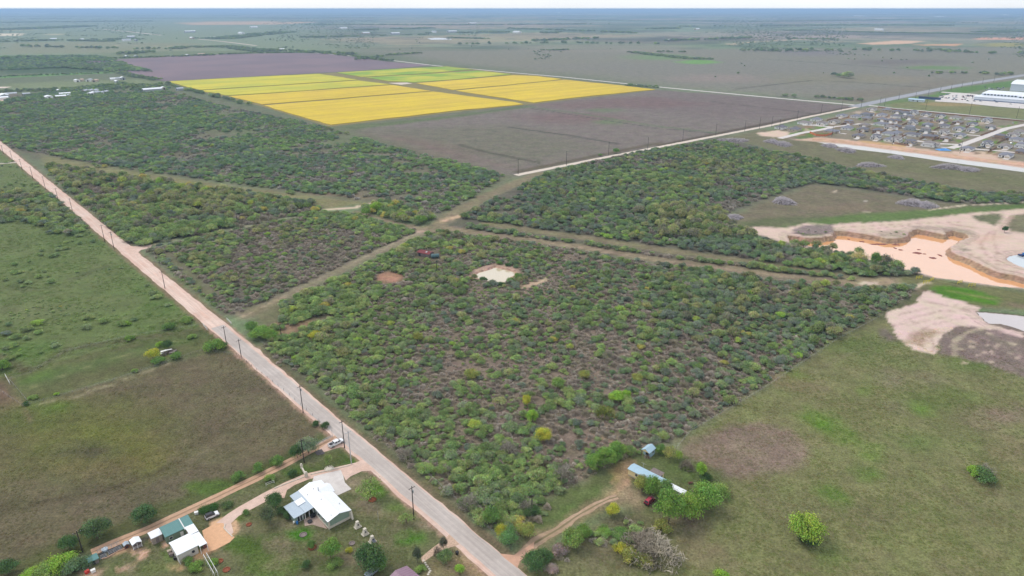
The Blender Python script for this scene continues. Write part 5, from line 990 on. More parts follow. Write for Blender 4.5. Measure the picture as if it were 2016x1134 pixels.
p = frame_xy(O1, 42, -6.4, 10.0); stands('patio_shelf', 'white wooden potting shelf left of the glass doors', 'shelf', *p, lambda m: (m.box(-.5, .5, -.2, .2, .75, .85), m.box(-.5, -.42, -.2, .2, 0, .75), m.box(.42, .5, -.2, .2, 0, .75), m.box(-.5, .5, -.2, .2, .3, .36)), M_WHITE2, .7)
for i, (a, b, lab) in enumerate(((7.4, -4.8, 'tapered white stone pillar nearest the house gable'), (7.5, -9.1, 'middle white stone pillar of the three on the lawn'), (7.5, -13.4, 'white stone pillar with a grey slab, furthest from the house'))):
    q = frame_xy(O1, 42, a, b); t2 = empty('stone_pillar', (*q, 0), math.radians(42), lab, 'stone pillar', 'three stone pillars in a row')
    part(t2, 'pillar_body', M_STONE, lambda m: (m.add([(-.95, -.7, 0), (.95, -.7, 0), (.95, .7, 0), (-.95, .7, 0), (-.38, -.35, 2.0), (.38, -.35, 2.0), (.38, .35, 2.0), (-.38, .35, 2.0)], [(3, 2, 1, 0), (4, 5, 6, 7), (0, 1, 5, 4), (1, 2, 6, 5), (2, 3, 7, 6), (3, 0, 4, 7)]), m.box(-1.05, 1.05, -.8, .8, 0, .25)))
    part(t2, 'capstone', M_STONE, lambda m: m.box(-.45, .45, -.42, .42, 2.0, 2.22)); part(t2, 'niche', M_DARK, lambda m: m.box(-.16, .16, -.62, -.4, .95, 1.45))
    if i == 2: part(t2, 'grey_slab', nmat('grey_slate', S(140,140,152), .7, .1, 2), lambda m: m.slab([(-.55, -.95, .35), (.6, -.95, .35), (.5, -.42, 1.5), (-.3, -.42, 1.5)], .08))
# stone wall and kerb beside the drive
q = W(603, 938.5); q2 = W(594, 922); t2 = empty('stone_bench_wall', (*q, 0), math.atan2(q2[1] - q[1], q2[0] - q[0]), 'low white stone wall with a taller pier at each end beside the drive', 'stone wall'); L = math.hypot(q2[0] - q[0], q2[1] - q[1])
part(t2, 'wall_run', M_STONE, lambda m: m.box(.5, L - .4, -.25, .25, 0, .8)); part(t2, 'pier', M_STONE, lambda m: (m.box(-.5, .52, -.5, .5, 0, 1.7), m.box(-.3, .3, -.3, .3, 1.7, 2.1))); part(t2, 'pier', M_STONE, lambda m: (m.box(L - .45, L + .35, -.4, .4, 0, 1.6), m.box(L - .3, L + .2, -.25, .25, 1.6, 2.0)))
def edging(pts, lab, mat=M_STONE, w=.3, h=.25, name='stone_kerb', piece=1.2):
    P = WP(pts); t3 = empty(name, (*P[0], 0), 0, lab, name.split('_')[-1]); n = 0
    for a, b in zip(P[:-1], P[1:]):
        L = np.hypot(*(b - a)); k = max(1, int(L / piece)); ang = math.atan2(b[1] - a[1], b[0] - a[0])
        for j in range(k):
            c = a + (b - a) * (j + .5) / k - P[0]; l = L / k / 2 - .03; hh = h * R.uniform(.85, 1.2)
            mb = MB(); mb.box(-l, l, -w / 2, w / 2, 0, hh); mb.build('kerb_stone' if mat is M_STONE else 'log', mat, t3, (c[0], c[1], 0), ang + R.uniform(-.04, .04)); n += 1
    return t3
edging([(540,962),(570,950),(601,938.5)], 'white stone kerb along the drive left of the stone wall'); edging([(611,934.7),(660,923.5),(690,916)], 'white stone kerb along the drive right of the stone wall')
edging([(233,1098),(250,1089),(247,1083)] and [(200,1101),(212,1098),(232,1086),(246,1081)], 'curved pale log border under the dog runs', M_LOG, .25, .3, 'log_border')
edging([(444,1032),(441,1040),(447,1047),(458,1057)], 'short stone kerb round the garage sand apron')
# planting ring with a white kerb
for px, py, r, lab, m in ((648,923,1.5,'round flower bed with white kerb on the corner lawn',M_STONE),(733,984,1.2,'red mulch ring under the airy tree',M_MULCH),(615,1078,1.1,'red mulch patch beside the dark lawn shrub',M_MULCH),(433,1105,.8,'small round mulch bed by the white arbour pipe',M_MULCH),(446,1122,.9,'lower round mulch bed by the white arbour pipe',M_MULCH),(490,1033,.7,'round mulch bed at the drive bend',M_MULCH),(597,1053,1.0,'bare ring in the bright lawn oval',M_WOODG),(693,1070,.8,'grey tyre like ring on the lawn',M_WOODG)):
    x, y = W(px, py); stands('planting_ring', lab, 'planting ring', x, y, lambda mb: [mb.box(r * math.cos(2 * math.pi * i / 14) - .16, r * math.cos(2 * math.pi * i / 14) + .16, r * math.sin(2 * math.pi * i / 14) - .16, r * math.sin(2 * math.pi * i / 14) + .16, 0, .22) for i in range(14)] + [mb.tube((0, 0, 0), (0, 0, .08), r * .9, r * .8, n=14)], m)
# stepping stones
for i, (px, py) in enumerate(((834,1104),(837,1108),(839,1112),(842,1116),(845,1120),(847,1124),(845,1127),(843,1131))):
    x, y = W(px, py); stands('stepping_stone', 'pale stepping stone, %s from the drive in the curved path by the mauve roof' % ['nearest','second','third','fourth','fifth','sixth','seventh','eighth'][i], 'stepping stone', x, y, lambda m: m.tube((0, 0, 0), (0, 0, .07), .38, .34, n=7), M_STONE, R.random() * 3, .03, 'stepping stones by the mauve roofed house')
x, y = W(900, 1092); t2 = empty('wheelie_bin', (x, y, 0), .6, 'black wheeled rubbish bin standing by the road corner', 'bin'); part(t2, 'bin_body', M_BLACK, lambda m: m.add([(-.28, -.3, .1), (.28, -.3, .1), (.28, .3, .1), (-.28, .3, .1), (-.38, -.4, 1.1), (.38, -.4, 1.1), (.38, .4, 1.1), (-.38, .4, 1.1)], [(3, 2, 1, 0), (4, 5, 6, 7), (0, 1, 5, 4), (1, 2, 6, 5), (2, 3, 7, 6), (3, 0, 4, 7)])); part(t2, 'bin_lid', M_BLACK, lambda m: m.box(-.42, .42, -.46, .42, 1.1, 1.2))
for s in (-.3, .3): part(t2, 'wheel', M_TIRE, lambda m: m.tube((s - .05, .3, .14), (s + .05, .3, .14), .14, n=10))

# ---- garage and sheds, lower left
O2 = (-97.30, 153.98); A2 = 43
def shed(a0, b0, name, lab, cat='shed'):
    q = frame_xy(O2, A2, a0, b0); return empty(name, (*q, 0), math.radians(A2), lab, cat)
t = shed(0, 0, 'garage', 'white roofed workshop with an open carport at the sand apron', 'garage')
part(t, 'wall', nmat('pale_grey_siding', S(206,200,190,1.15), .8, .06, 2), lambda m: gwall(m, .2, 5.9, .3, 6.8, 2.9, 3.5, 'a', 4.4)); part(t, 'roof', M_WHITE, lambda m: gable(m, 0, 6.1, 0, 7.0, 3.05, 3.75, 'a', 4.4))
part(t, 'carport_roof', M_WHITE, lambda m: m.slab([(6.15, -.7, 2.95), (8.4, -.7, 2.9), (8.4, 5.8, 2.95), (6.15, 5.8, 3.2)], .1))
for a, b in ((8.3, -.6), (8.3, 2.5), (8.3, 5.6), (6.3, -.6)): part(t, 'carport_post', M_WHITE2, lambda m: m.box(a - .07, a + .07, b - .07, b + .07, 0, 2.85))
part(t, 'garage_door', M_WHITE2, lambda m: m.box(5.88, 5.95, 3.2, 5.6, .05, 2.3)); part(t, 'fan_housing', M_DARK, lambda m: m.tube((4.5, .31, 1.5), (4.5, .12, 1.5), .42, n=12)); part(t, 'downpipe', M_WHITE2, lambda m: m.tube((.05, .2, 2.9), (.3, -.8, .1), .07, n=6))
seams(t, 'roof_seam', M_WHITE, [((a, .05, 3.07), (a, 4.4, 3.77)) for a in np.arange(.5, 6, .9)])
t = shed(6.0, 6.2, 'breezeway', 'white roofed open breezeway between the workshop and the teal garage', 'breezeway'); part(t, 'roof', M_WHITE, lambda m: m.slab([(-.2, -.1, 3.1), (2.4, -.1, 3.05), (2.4, 4.2, 3.1), (-.2, 4.2, 3.2)], .1)); part(t, 'side_wall', M_TANW, lambda m: m.box(-.1, 0, .1, 4.0, 0, 2.95))
for a, b in ((2.3, 0), (2.3, 4.0)): part(t, 'post', M_WHITE2, lambda m: m.box(a - .07, a + .07, b - .07, b + .07, 0, 3.0))
t = shed(0, 10.2, 'garage', 'long green walled garage with a teal metal roof', 'garage'); part(t, 'wall', M_TEALW, lambda m: m.prism([(.25, 0), (4.35, 0), (4.35, 3.55), (.25, 2.85)], .2, 8.2, 'x'))
part(t, 'roof', M_TEAL, lambda m: m.slab([(0, 0, 2.95), (5.55, 0, 2.95), (5.55, 4.6, 3.8), (0, 4.6, 3.8)], .12)); part(t, 'roof', M_TEAL, lambda m: m.slab([(5.85, .2, 3.02), (8.4, .2, 3.02), (8.4, 4.6, 3.8), (5.85, 4.6, 3.8)], .12)); part(t, 'roof_gutter', M_WHITE2, lambda m: m.slab([(5.56, -.6, 2.95), (5.84, -.6, 2.95), (5.84, 4.6, 3.86), (5.56, 4.6, 3.86)], .1))
seams(t, 'roof_seam', M_TEAL, [((a, .05, 2.97), (a, 4.55, 3.82)) for a in list(np.arange(.5, 5.4, .9)) + [6.4, 7.3]])
part(t, 'door', M_WHITE2, lambda m: m.box(4.3, 5.2, .2, .26, .02, 2.1)); window(t, 'b-', 1.6, 1.2, .9, .8, .25)
t = shed(-3.2, 12.9, 'storage_shed', 'small tan storage shed with a white roof left of the teal garage'); part(t, 'wall', nmat('taupe_wall', S(166,150,138,1.15), .8, .08, 2), lambda m: m.box(.15, 3.1, .15, 3.3, 0, 2.5)); part(t, 'roof', M_WHITE, lambda m: gable(m, 0, 3.25, 0, 3.5, 2.55, 2.85, 'a')); part(t, 'door', M_WOODG, lambda m: m.box(1.2, 2.1, .1, .15, .02, 2.0))
t = shed(-8.0, 14.7, 'dog_kennel', 'white gable roofed dog kennel with open front', 'kennel'); part(t, 'roof', M_WHITE, lambda m: gable(m, -.1, 2.6, -.1, 2.9, 1.95, 2.5, 'b')); part(t, 'back_wall', M_WOODG, lambda m: m.box(.05, 2.45, 1.6, 2.7, 0, 1.9))
for a, b in ((.05, .05), (1.25, .05), (2.45, .05)): part(t, 'post', M_WHITE2, lambda m: m.box(a - .06, a + .06, b - .06, b + .06, 0, 1.95))
part(t, 'kennel_floor', M_WOODG, lambda m: m.box(0, 2.5, 0, 1.6, 0, .15)); part(t, 'kennel_rail', M_WHITE2, lambda m: (m.box(.1, 2.4, .03, .07, .8, .88), m.box(.1, 2.4, .03, .07, .4, .46)))
t = shed(-9.8, 16.8, 'chicken_coop', 'little brown coop with a grey gable roof beside the kennel', 'coop'); part(t, 'roof', M_LBLUE, lambda m: gable(m, -.1, 1.5, -.1, 1.5, 1.35, 1.8, 'b')); part(t, 'wall', M_WOODB, lambda m: gwall(m, .05, 1.35, .1, 1.4, 1.25, 1.65)); part(t, 'door', M_DARK, lambda m: m.box(.4, .95, .05, .1, .2, .9))
def pen(x0, x1, y0, y1, lab):
    t = shed(x0, y0, 'animal_pen', lab, 'pen'); w, h = x1 - x0, y1 - y0
    for i in range(int(w / 1.5) + 1):
        for b in (0, h): part(t, 'pen_post', M_GALV, lambda m: m.box(i * 1.5 - .04, i * 1.5 + .04, b - .04, b + .04, 0, 1.5))
    part(t, 'pen_rail', M_GALV, lambda m: [m.box(0, w, b - .025, b + .025, z, z + .05) for b in (0, h) for z in (.5, 1.0, 1.45)]); part(t, 'pen_ground', M_DARK, lambda m: m.box(.1, w - .1, .1, h - .1, .03, .06)); return t
pen(-14.0, -10.2, 17.6, 20.2, 'wire animal pen next to the little coop'); pen(-16.2, -14.4, 17.2, 20.2, 'wire animal pen furthest from the coop')
x, y = frame_xy(O2, A2, -14.3, 20.4); stands('water_tank', 'small grey metal trough beside the wire pens', 'trough', x, y, lambda m: (m.tube((0, 0, 0), (0, 0, .7), .8, .85, n=14), m.tube((0, 0, .7), (0, 0, .74), .9, .9, n=14)), M_LBLUE)
t = shed(-19.3, 16.3, 'garden_shed', 'low shed with a faded teal roof at the end of the farm lane'); part(t, 'wall', M_WOODG, lambda m: gwall(m, .1, 2.5, .1, 2.6, 1.6, 2.0, 'a')); part(t, 'roof', M_TEAL, lambda m: gable(m, -.1, 2.7, -.1, 2.8, 1.65, 2.15, 'a')); part(t, 'door', M_DARK, lambda m: m.box(.8, 1.6, .04, .1, .02, 1.4))
t = shed(6.1, -3.4, 'white_arbour', 'long white pipe arbour running down the lawn below the workshop', 'arbour')
for i in range(6):
    for a in (0, .9): part(t, 'arbour_post', M_WHITE2, lambda m: m.tube((a - i * .1, -i * 1.9, 0), (a - i * .1, -i * 1.9, 1.9), .06, n=6))
for a in (0, .9): part(t, 'arbour_rail', M_WHITE2, lambda m: m.tube((a, 0, 1.95), (a - .5, -9.5, 1.95), .07, n=6))
for px, py, lab, mt in ((338,1094,'wooden crate leaning on the workshop wall',M_WOODG),(334,1088,'tan storage box behind the workshop',M_TANW),(347,1101,'dark bin at the workshop corner',M_BLACK),(404,1078,'planter box in front of the carport',M_WOODB),(387,1012,'white ornamental wheel by the fence',M_WHITE2),(184,1126,'white chest freezer in the lower left yard',M_WHITE2),(172,1128,'red toolbox on the pink dirt',nmat('red_paint', (.5,.04,.03), .5, .1, 3))):
    x, y = W(px, py); stands('storage_box', lab, 'box', x, y, lambda m: (m.box(-.55, .55, -.4, .4, 0, .8), m.box(-.6, .6, -.45, .45, .8, .9)), mt, R.random())

# ---- trailer home and blue roofed shed
O3 = (40.30, 194.87); A3 = -43; t = empty('trailer_home', (*O3, 0), math.radians(A3), 'long cream trailer home with a pale blue metal roof behind big trees', 'trailer home')
part(t, 'wall', M_CREAMW, lambda m: gwall(m, 0, 14.2, 0, 3.5, 2.75, 3.15, 'a')); part(t, 'skirting', M_TANW, lambda m: m.box(-.04, 14.24, -.04, 3.54, 0, .45)); part(t, 'roof', M_BLUER, lambda m: gable(m, -.25, 14.5, -.3, 3.8, 2.8, 3.3, 'a'))
seams(t, 'roof_seam', M_BLUER, [((a, -.25, 2.82), (a, 1.72, 3.32)) for a in np.arange(.4, 14.3, .9)] + [((a, 3.75, 2.82), (a, 1.78, 3.32)) for a in np.arange(.4, 14.3, .9)])
for u in (3.3, 6.8, 11.5): window(t, 'b-', u, 1.2, .85, 1.0, 0)
window(t, 'a-', 1.7, 1.3, .9, .8, 0); part(t, 'door', M_WHITE2, lambda m: m.box(8.6, 9.5, -.05, 0, .45, 2.45)); part(t, 'step', M_WOODG, lambda m: (m.box(8.5, 9.6, -.9, -.06, 0, .25), m.box(8.5, 9.6, -.5, -.06, .25, .45)))
part(t, 'antenna_mast', M_GALV, lambda m: (m.tube((3.4, 3.9, 0), (3.4, 3.9, 4.6), .05, n=6), m.tube((2.6, 3.9, 4.5), (4.5, 3.9, 4.6), .04, n=5)))
def fr3(a, b): return frame_xy(O3, A3, a, b)
t = empty('lean_to_shed', (*fr3(14.7, 1.1), 0), math.radians(A3), 'narrow white roofed lean-to at the far end of the trailer home', 'shed'); part(t, 'roof', M_WHITE, lambda m: m.slab([(0, 0, 2.6), (6.1, 0, 2.6), (6.1, 2.0, 2.95), (0, 2.0, 2.95)], .1)); part(t, 'wall', M_WHITE2, lambda m: m.box(.1, 6.0, .3, 1.9, 0, 2.5)); part(t, 'door', M_WOODG, lambda m: m.box(2, 2.9, .24, .3, 0, 2.0))
t = empty('porch_hut', (*fr3(5.6, 4.2), 0), math.radians(A3), 'flat grey board roofed porch hut behind the trailer home', 'hut'); part(t, 'wall', M_CREAMW, lambda m: m.box(.15, 4.2, .15, 2.9, 0, 2.0)); part(t, 'door', M_DARK, lambda m: m.box(4.2, 4.26, 1.0, 1.9, .02, 1.8))
for i in range(9): mb = MB(); mb.box(i * .49, i * .49 + .46, 0, 3.1, 2.02 + (i % 3) * .015, 2.1 + (i % 3) * .015); mb.build('roof_board', M_WOODG, t)
t = empty('blue_roof_shed', (*fr3(-3.1, 12.6), 0), math.radians(A3), 'small shed with a pale blue gable roof and an open front porch', 'shed'); part(t, 'roof', M_BLUER, lambda m: gable(m, 0, 3.5, 0, 4.5, 2.5, 3.6, 'b')); part(t, 'wall', M_BLUER, lambda m: gwall(m, .25, 3.25, 1.5, 4.3, 2.45, 3.35)); part(t, 'gable_board', M_CREAMW, lambda m: m.prism([(.2, 2.45), (3.3, 2.45), (1.75, 3.42)], .05, .15, 'y')); part(t, 'door', M_DARK, lambda m: m.box(1.2, 2.3, 1.44, 1.5, .02, 2.0))
for a in (.3, 3.2): part(t, 'post', M_WOODB, lambda m: m.box(a - .06, a + .06, .2, .32, 0, 2.45))
window(t, 'a+', 3.0, 1.1, .8, .8, 3.25)
x, y = W(1358, 952); stands('wood_pile', 'rough grey and red wood pile on the grass behind the trailer home', 'wood pile', x, y, lambda m: [m.tube((R.uniform(-.8, .2), R.uniform(-.5, .5), R.uniform(.1, .6)), (R.uniform(.2, 1.0), R.uniform(-.5, .5), R.uniform(.1, .7)), .09, n=5) for _ in range(22)], M_WOODB)
# ---- mauve roofed house at the bottom edge
O4 = (-30.0, 150.3); t = empty('bungalow', (*O4, 0), math.radians(-43), 'house with a mauve metal gable roof cut by the bottom edge', 'house'); part(t, 'roof', M_PURP, lambda m: gable(m, 0, 14, -8.0, 0, 2.9, 4.1, 'a')); part(t, 'wall', M_TANW, lambda m: gwall(m, .4, 13.6, -7.6, -.4, 2.75, 3.85, 'a'))
seams(t, 'roof_seam', M_PURP, [((a, 0, 2.92), (a, -4, 4.12)) for a in np.arange(.4, 14, .9)] + [((a, -8, 2.92), (a, -4, 4.12)) for a in np.arange(.4, 14, .9)]); part(t, 'ridge_cap', M_PURP, lambda m: m.prism([(-4.25, 4.02), (-3.75, 4.02), (-4.0, 4.2)], -.02, 14.02, 'x')); window(t, 'a-', -4, 1.2, 1.2, 1.0, .4); window(t, 'b+', 4, 1.2, 1.2, 1.0, -.4)
# ---- rusty shed and old green truck body in the brush
x, y = W(838, 503, 0); t = empty('rusty_shed', (x, y, 0), math.radians(-30), 'low shed with a rusty red roof hidden in the brush', 'shed'); part(t, 'roof', M_RUST, lambda m: gable(m, -5, 5, -3, 3, 2.4, 3.3, 'a')); part(t, 'wall', M_WOODG, lambda m: gwall(m, -4.7, 4.7, -2.7, 2.7, 2.3, 3.1, 'a')); part(t, 'roof_patch', M_GALV, lambda m: m.slab([(1, -1.6, 2.9), (2, -1.6, 2.9), (2, -.2, 3.3), (1, -.2, 3.3)], .04)); part(t, 'door', M_DARK, lambda m: m.box(-3.6, -2.0, -2.78, -2.7, .02, 2.0))
x, y = W(857, 508); t = empty('old_water_tank', (x, y, 0), .3, 'dark blue green water tank beside the rusty shed', 'tank'); part(t, 'tank_body', nmat('blue_green_tank', S(96,124,126), .6, .1, 2), lambda m: (m.tube((-2.4, 0, 1.6), (2.4, 0, 1.6), 1.25, n=14), m.tube((2.4, 0, 1.6), (2.7, 0, 1.6), 1.25, .7, n=14), m.tube((-2.7, 0, 1.6), (-2.4, 0, 1.6), .7, 1.25, n=14)))
for a in (-1.6, 1.6): part(t, 'cradle', M_DARK, lambda m: m.box(a - .15, a + .15, -1.1, 1.1, 0, .8))
x, y = W(330, 697); t = empty('collapsed_shed', (x, y, 0), .5, 'collapsed grey shed with torn white roof sheets among bushes', 'ruin')
part(t, 'rubble', M_WOODG, lambda m: [m.box(cx := R.uniform(-3, 3), cx + R.uniform(.6, 2.0), cy := R.uniform(-2, 2), cy + R.uniform(.3, 1.2), 0, R.uniform(.4, 1.4)) for _ in range(16)])
for i in range(6):
    ax, ay, az = R.uniform(-3, 2), R.uniform(-1.6, 1.4), R.uniform(1.1, 2.0); w, h = R.uniform(1.2, 2.6), R.uniform(.6, 1.3); part(t, 'roof_sheet', M_WHITE2, lambda m: m.slab([(ax, ay, az), (ax + w, ay + .2, az + R.uniform(-.3, .3)), (ax + w, ay + h, az + R.uniform(-.3, .3)), (ax, ay + h, az)], .04))

# ------------------------------------------------------------------ vehicles
def vehicle(kind, x, y, ang, paint, lab, L=5.6, Wd=1.95, name=None, cat=None, dark_top=None):
    t = empty(name or kind, (x, y, .05), ang, lab, cat or kind); w = Wd / 2
    if kind == 'pickup_truck':
        part(t, 'body', paint, lambda m: (m.prism([(-L / 2, .55), (L / 2 - .05, .5), (L / 2, .7), (L / 2 - .05, 1.05), (L / 2 - 1.3, 1.2), (L * .03 - 1.05, 1.2), (-L / 2, 1.12)], -w, w, 'y')))
        part(t, 'cab', paint, lambda m: m.add([(-1.15, -w + .06, 1.18), (1.75, -w + .06, 1.18), (1.75, w - .06, 1.18), (-1.15, w - .06, 1.18), (-1.0, -w + .22, 1.86), (.95, -w + .22, 1.86), (.95, w - .22, 1.86), (-1.0, w - .22, 1.86)], [(4, 5, 6, 7), (0, 1, 5, 4), (1, 2, 6, 5), (2, 3, 7, 6), (3, 0, 4, 7)]))
        part(t, 'bed', M_DARK, lambda m: m.box(-L / 2 + .12, -1.25, -w + .14, w - .14, 1.1, 1.215)); part(t, 'bed_rail', paint, lambda m: (m.box(-L / 2, -1.2, -w, -w + .12, 1.12, 1.36), m.box(-L / 2, -1.2, w - .12, w, 1.12, 1.36), m.box(-L / 2, -L / 2 + .1, -w + .12, w - .12, 1.12, 1.36)))
        part(t, 'windscreen', M_GLASS, lambda m: m.add([(1.79, -w + .16, 1.24), (1.79, w - .16, 1.24), (1.02, w - .28, 1.82), (1.02, -w + .28, 1.82)], [(0, 1, 2, 3)])); part(t, 'rear_window', M_GLASS, lambda m: m.add([(-1.17, w - .2, 1.3), (-1.17, -w + .2, 1.3), (-1.03, -w + .3, 1.78), (-1.03, w - .3, 1.78)], [(0, 1, 2, 3)]))
        for s in (-1, 1):
            for a0, a1 in ((-.9, .1), (.22, 1.2)): part(t, 'side_window', M_GLASS, lambda m: m.add([(a0, s * (w - .045), 1.26), (a1 + .15 * (a1 > 1), s * (w - .045), 1.26), (a1 - .1, s * (w - .19), 1.76), (a0 + .05, s * (w - .19), 1.76)], [(0, 1, 2, 3) if s < 0 else (3, 2, 1, 0)]))
        wx = (-L / 2 + 1.15, L / 2 - 1.0); r = .42
    else:
        zt = 1.78 if kind == 'suv' else 1.5
        part(t, 'body', paint, lambda m: m.prism([(-L / 2, .42), (L / 2 - .05, .4), (L / 2, .65), (L / 2 - .1, .95), (L / 2 - 1.2, 1.08), (-L / 2 + .05, 1.08)], -w, w, 'y'))
        part(t, 'cab', dark_top or paint, lambda m: m.add([(-L / 2 + .08, -w + .05, 1.06), (L / 2 - 1.15, -w + .05, 1.06), (L / 2 - 1.15, w - .05, 1.06), (-L / 2 + .08, w - .05, 1.06), (-L / 2 + .35, -w + .2, zt), (L / 2 - 1.9, -w + .2, zt), (L / 2 - 1.9, w - .2, zt), (-L / 2 + .35, w - .2, zt)], [(4, 5, 6, 7), (0, 1, 5, 4), (1, 2, 6, 5), (2, 3, 7, 6), (3, 0, 4, 7)]))
        part(t, 'windscreen', M_GLASS, lambda m: m.add([(L / 2 - 1.13, -w + .14, 1.12), (L / 2 - 1.13, w - .14, 1.12), (L / 2 - 1.82, w - .26, zt - .05), (L / 2 - 1.82, -w + .26, zt - .05)], [(0, 1, 2, 3)])); part(t, 'rear_window', M_GLASS, lambda m: m.add([(-L / 2 + .08, w - .2, 1.16), (-L / 2 + .08, -w + .2, 1.16), (-L / 2 + .31, -w + .3, zt - .08), (-L / 2 + .31, w - .3, zt - .08)], [(0, 1, 2, 3)]))
        n = 3 if kind == 'suv' else 2; a0, a1 = -L / 2 + .45, L / 2 - 1.55
        for s in (-1, 1):
            for i in range(n):
                u0 = a0 + (a1 - a0) * i / n + .05; u1 = a0 + (a1 - a0) * (i + 1) / n - .05; part(t, 'side_window', M_GLASS, lambda m: m.add([(u0, s * (w - .035), 1.12), (u1, s * (w - .035), 1.12), (u1 - .08, s * (w - .175), zt - .08), (u0 + .08, s * (w - .175), zt - .08)], [(0, 1, 2, 3) if s < 0 else (3, 2, 1, 0)]))
        part(t, 'roof_rack', M_DARK, lambda m: (m.box(-L / 2 + .6, L / 2 - 2.1, -w + .25, -w + .29, zt + .001, zt + .07), m.box(-L / 2 + .6, L / 2 - 2.1, w - .29, w - .25, zt + .001, zt + .07)))
        wx = (-L / 2 + .85, L / 2 - .85); r = .36
    for a in wx:
        for s in (-1, 1):
            wh = part(t, 'wheel', M_TIRE, lambda m: m.tube((a, s * (w - .12), r), (a, s * (w + .06), r), r, n=14)); part(wh, 'rim', M_CHROME, lambda m: m.tube((a, s * (w + .05), r), (a, s * (w + .075), r), r * .58, n=10))
    for s in (-1, 1): part(t, 'headlight', M_WHITE2, lambda m: m.box(L / 2 - .06, L / 2 + .02, s * (w - .3) - .16, s * (w - .3) + .16, .72, .9)); part(t, 'tail_light', nmat('tail_light_red', (.35, .01, .01), .3, .05, 5) if 'tail_light_red' not in bpy.data.materials else bpy.data.materials['tail_light_red'], lambda m: m.box(-L / 2 - .02, -L / 2 + .05, s * (w - .12) - .08, s * (w - .12) + .08, .7, 1.0))
    part(t, 'bumper', M_CHROME if kind == 'pickup_truck' else M_BLACK, lambda m: (m.box(L / 2 - .02, L / 2 + .12, -w + .05, w - .05, .38, .6), m.box(-L / 2 - .12, -L / 2 + .02, -w + .05, w - .05, .38, .6))); return t
P_WHITE = nmat('white_car_paint', S(240,240,242,1.2), .25, .02, 1, spec=.5); P_SILV = nmat('silver_car_paint', S(182,194,206), .3, .02, 1, metal=.3, spec=.5); P_RED = nmat('dark_red_car_paint', S(136,28,52), .3, .04, 1, spec=.5); P_ROSE = nmat('faded_red_roof', S(206,84,100), .5, .05, 1); P_GREY = nmat('grey_car_paint', S(120,124,130), .3, .02, 1, spec=.5); P_BLK = nmat('black_car_paint', (.02,.02,.025), .3, .02, 1, spec=.5)
x, y = W(662, 875.5); vehicle('pickup_truck', x, y, math.radians(46), P_WHITE, 'white crew cab pickup parked at the mouth of the farm lane', 5.9, 2.0, cat='pickup')
x, y = W(418, 1018); vehicle('suv', x, y, math.radians(40), P_WHITE, 'small white jeep with a black top on the grass beside the drive', 4.1, 1.8, 'small_offroader', 'jeep', dark_top=P_BLK)
x, y = W(734, 1128); vehicle('suv', x, y, math.radians(-128), P_SILV, 'silver estate car half under the round tree at the bottom edge', 4.8, 1.9, 'estate_car', 'car')
x, y = fr3(13.2, -7.0); vehicle('suv', x, y, math.radians(47), P_RED, 'dark red boxy car with a faded roof parked by the big trees', 4.5, 1.8, 'boxy_car', 'car', dark_top=P_ROSE)

# ------------------------------------------------------------------ poles, gates, fences
ORD = ['first', 'second', 'third', 'fourth', 'fifth', 'sixth', 'seventh', 'eighth', 'ninth', 'tenth', 'eleventh', 'twelfth', 'thirteenth', 'fourteenth', 'fifteenth', 'sixteenth', 'seventeenth', 'eighteenth', 'nineteenth', 'twentieth']
def util_pole(px, py, h, lab, mat=M_POLE, arm=True, r=.17, transformer=False, group='utility poles', ang=.75):
    x, y = W(px, py); t = empty('utility_pole', (x, y, 0), ang, lab, 'pole', group); part(t, 'pole_shaft', mat, lambda m: m.tube((0, 0, -.2), (0, 0, h), r * 1.15, r * .75, n=8))
    if arm:
        part(t, 'crossarm', mat, lambda m: m.box(-1.15, 1.15, -.06, .06, h - .75, h - .6))
        for a in (-1.0, 0, 1.0): part(t, 'insulator', M_GALV, lambda m: m.tube((a, 0, h - .6 if a else h), (a, 0, h - .38 if a else h + .2), .07, .04, n=6))
    if transformer: part(t, 'transformer', M_GALV, lambda m: (m.tube((.35, 0, h - 2.6), (.35, 0, h - 1.7), .24, n=10), m.tube((.35, 0, h - 1.7), (.35, 0, h - 1.6), .26, .2, n=10)))
    return t
ROADP = [(7,303,10),(25,316.6,11),(44,335,11.5),(65,351.6,11.5),(90,373,12),(116,399,12.5),(143.5,419,12),(207,478,13),(225,490.7,12.5),(325,568,11),(446,677,9.5),(475,702,9),(597,812,12.5)]
for i, (px, py, h) in enumerate(ROADP): util_pole(px, py, h, 'dark wooden utility pole on the left side of the road, %s from the far end' % ORD[i], group='utility poles along the main road', transformer=i in (8, 12))
for px, py, h, lab, mt, tr in ((678.6,882,12,'dark utility pole beside the white pickup',M_POLE,False),(692,914,14,'tall grey green steel pole on the corner lawn',M_GALV,False),(599,911,10,'dark utility pole on the farm lane above the stone wall',M_POLE,False),(815,1023,13,'tall grey pole beside the asphalt below the white roofed house',M_POLE,True),(163,1087,8,'dark pole standing at the end of the farm lane',M_POLE,False),(968.6,1025,6.5,'short pole with a white meter box in the bushes right of the road',M_POLE,True),
    (1047,1005,6,'short pole in the brush left of the trailer driveway',M_POLE,False),(554.5,666,8,'dark pole in the brush near the white gate',M_POLE,False),(860,536,8,'thin dark pole left of the square pond',M_POLE,False),(468,443,9,'pole in the wood near the narrow track',M_POLE,False),(308,470,8,'pole at the edge of the wood by the dirt road',M_POLE,False),(745,1024,3.5,'thin metal post on the lawn below the airy tree',M_GALV,False)):
    util_pole(px, py, h, lab, mt, arm=(h > 4), transformer=tr, group=None, r=.17 if h > 5 else .06)
CR = [(1020,343),(1115,326),(1198,306),(1275,296),(1344,278),(1409,267),(1466,259),(1495,253),(1519,250),(1534,256),(1569,238),(1616,225),(1656,218)]
for i, (px, py) in enumerate(CR): util_pole(px, py, 15, 'thin pole beside the cream road, %s from the lane end' % ORD[i], group='utility poles along the cream road', r=.2)
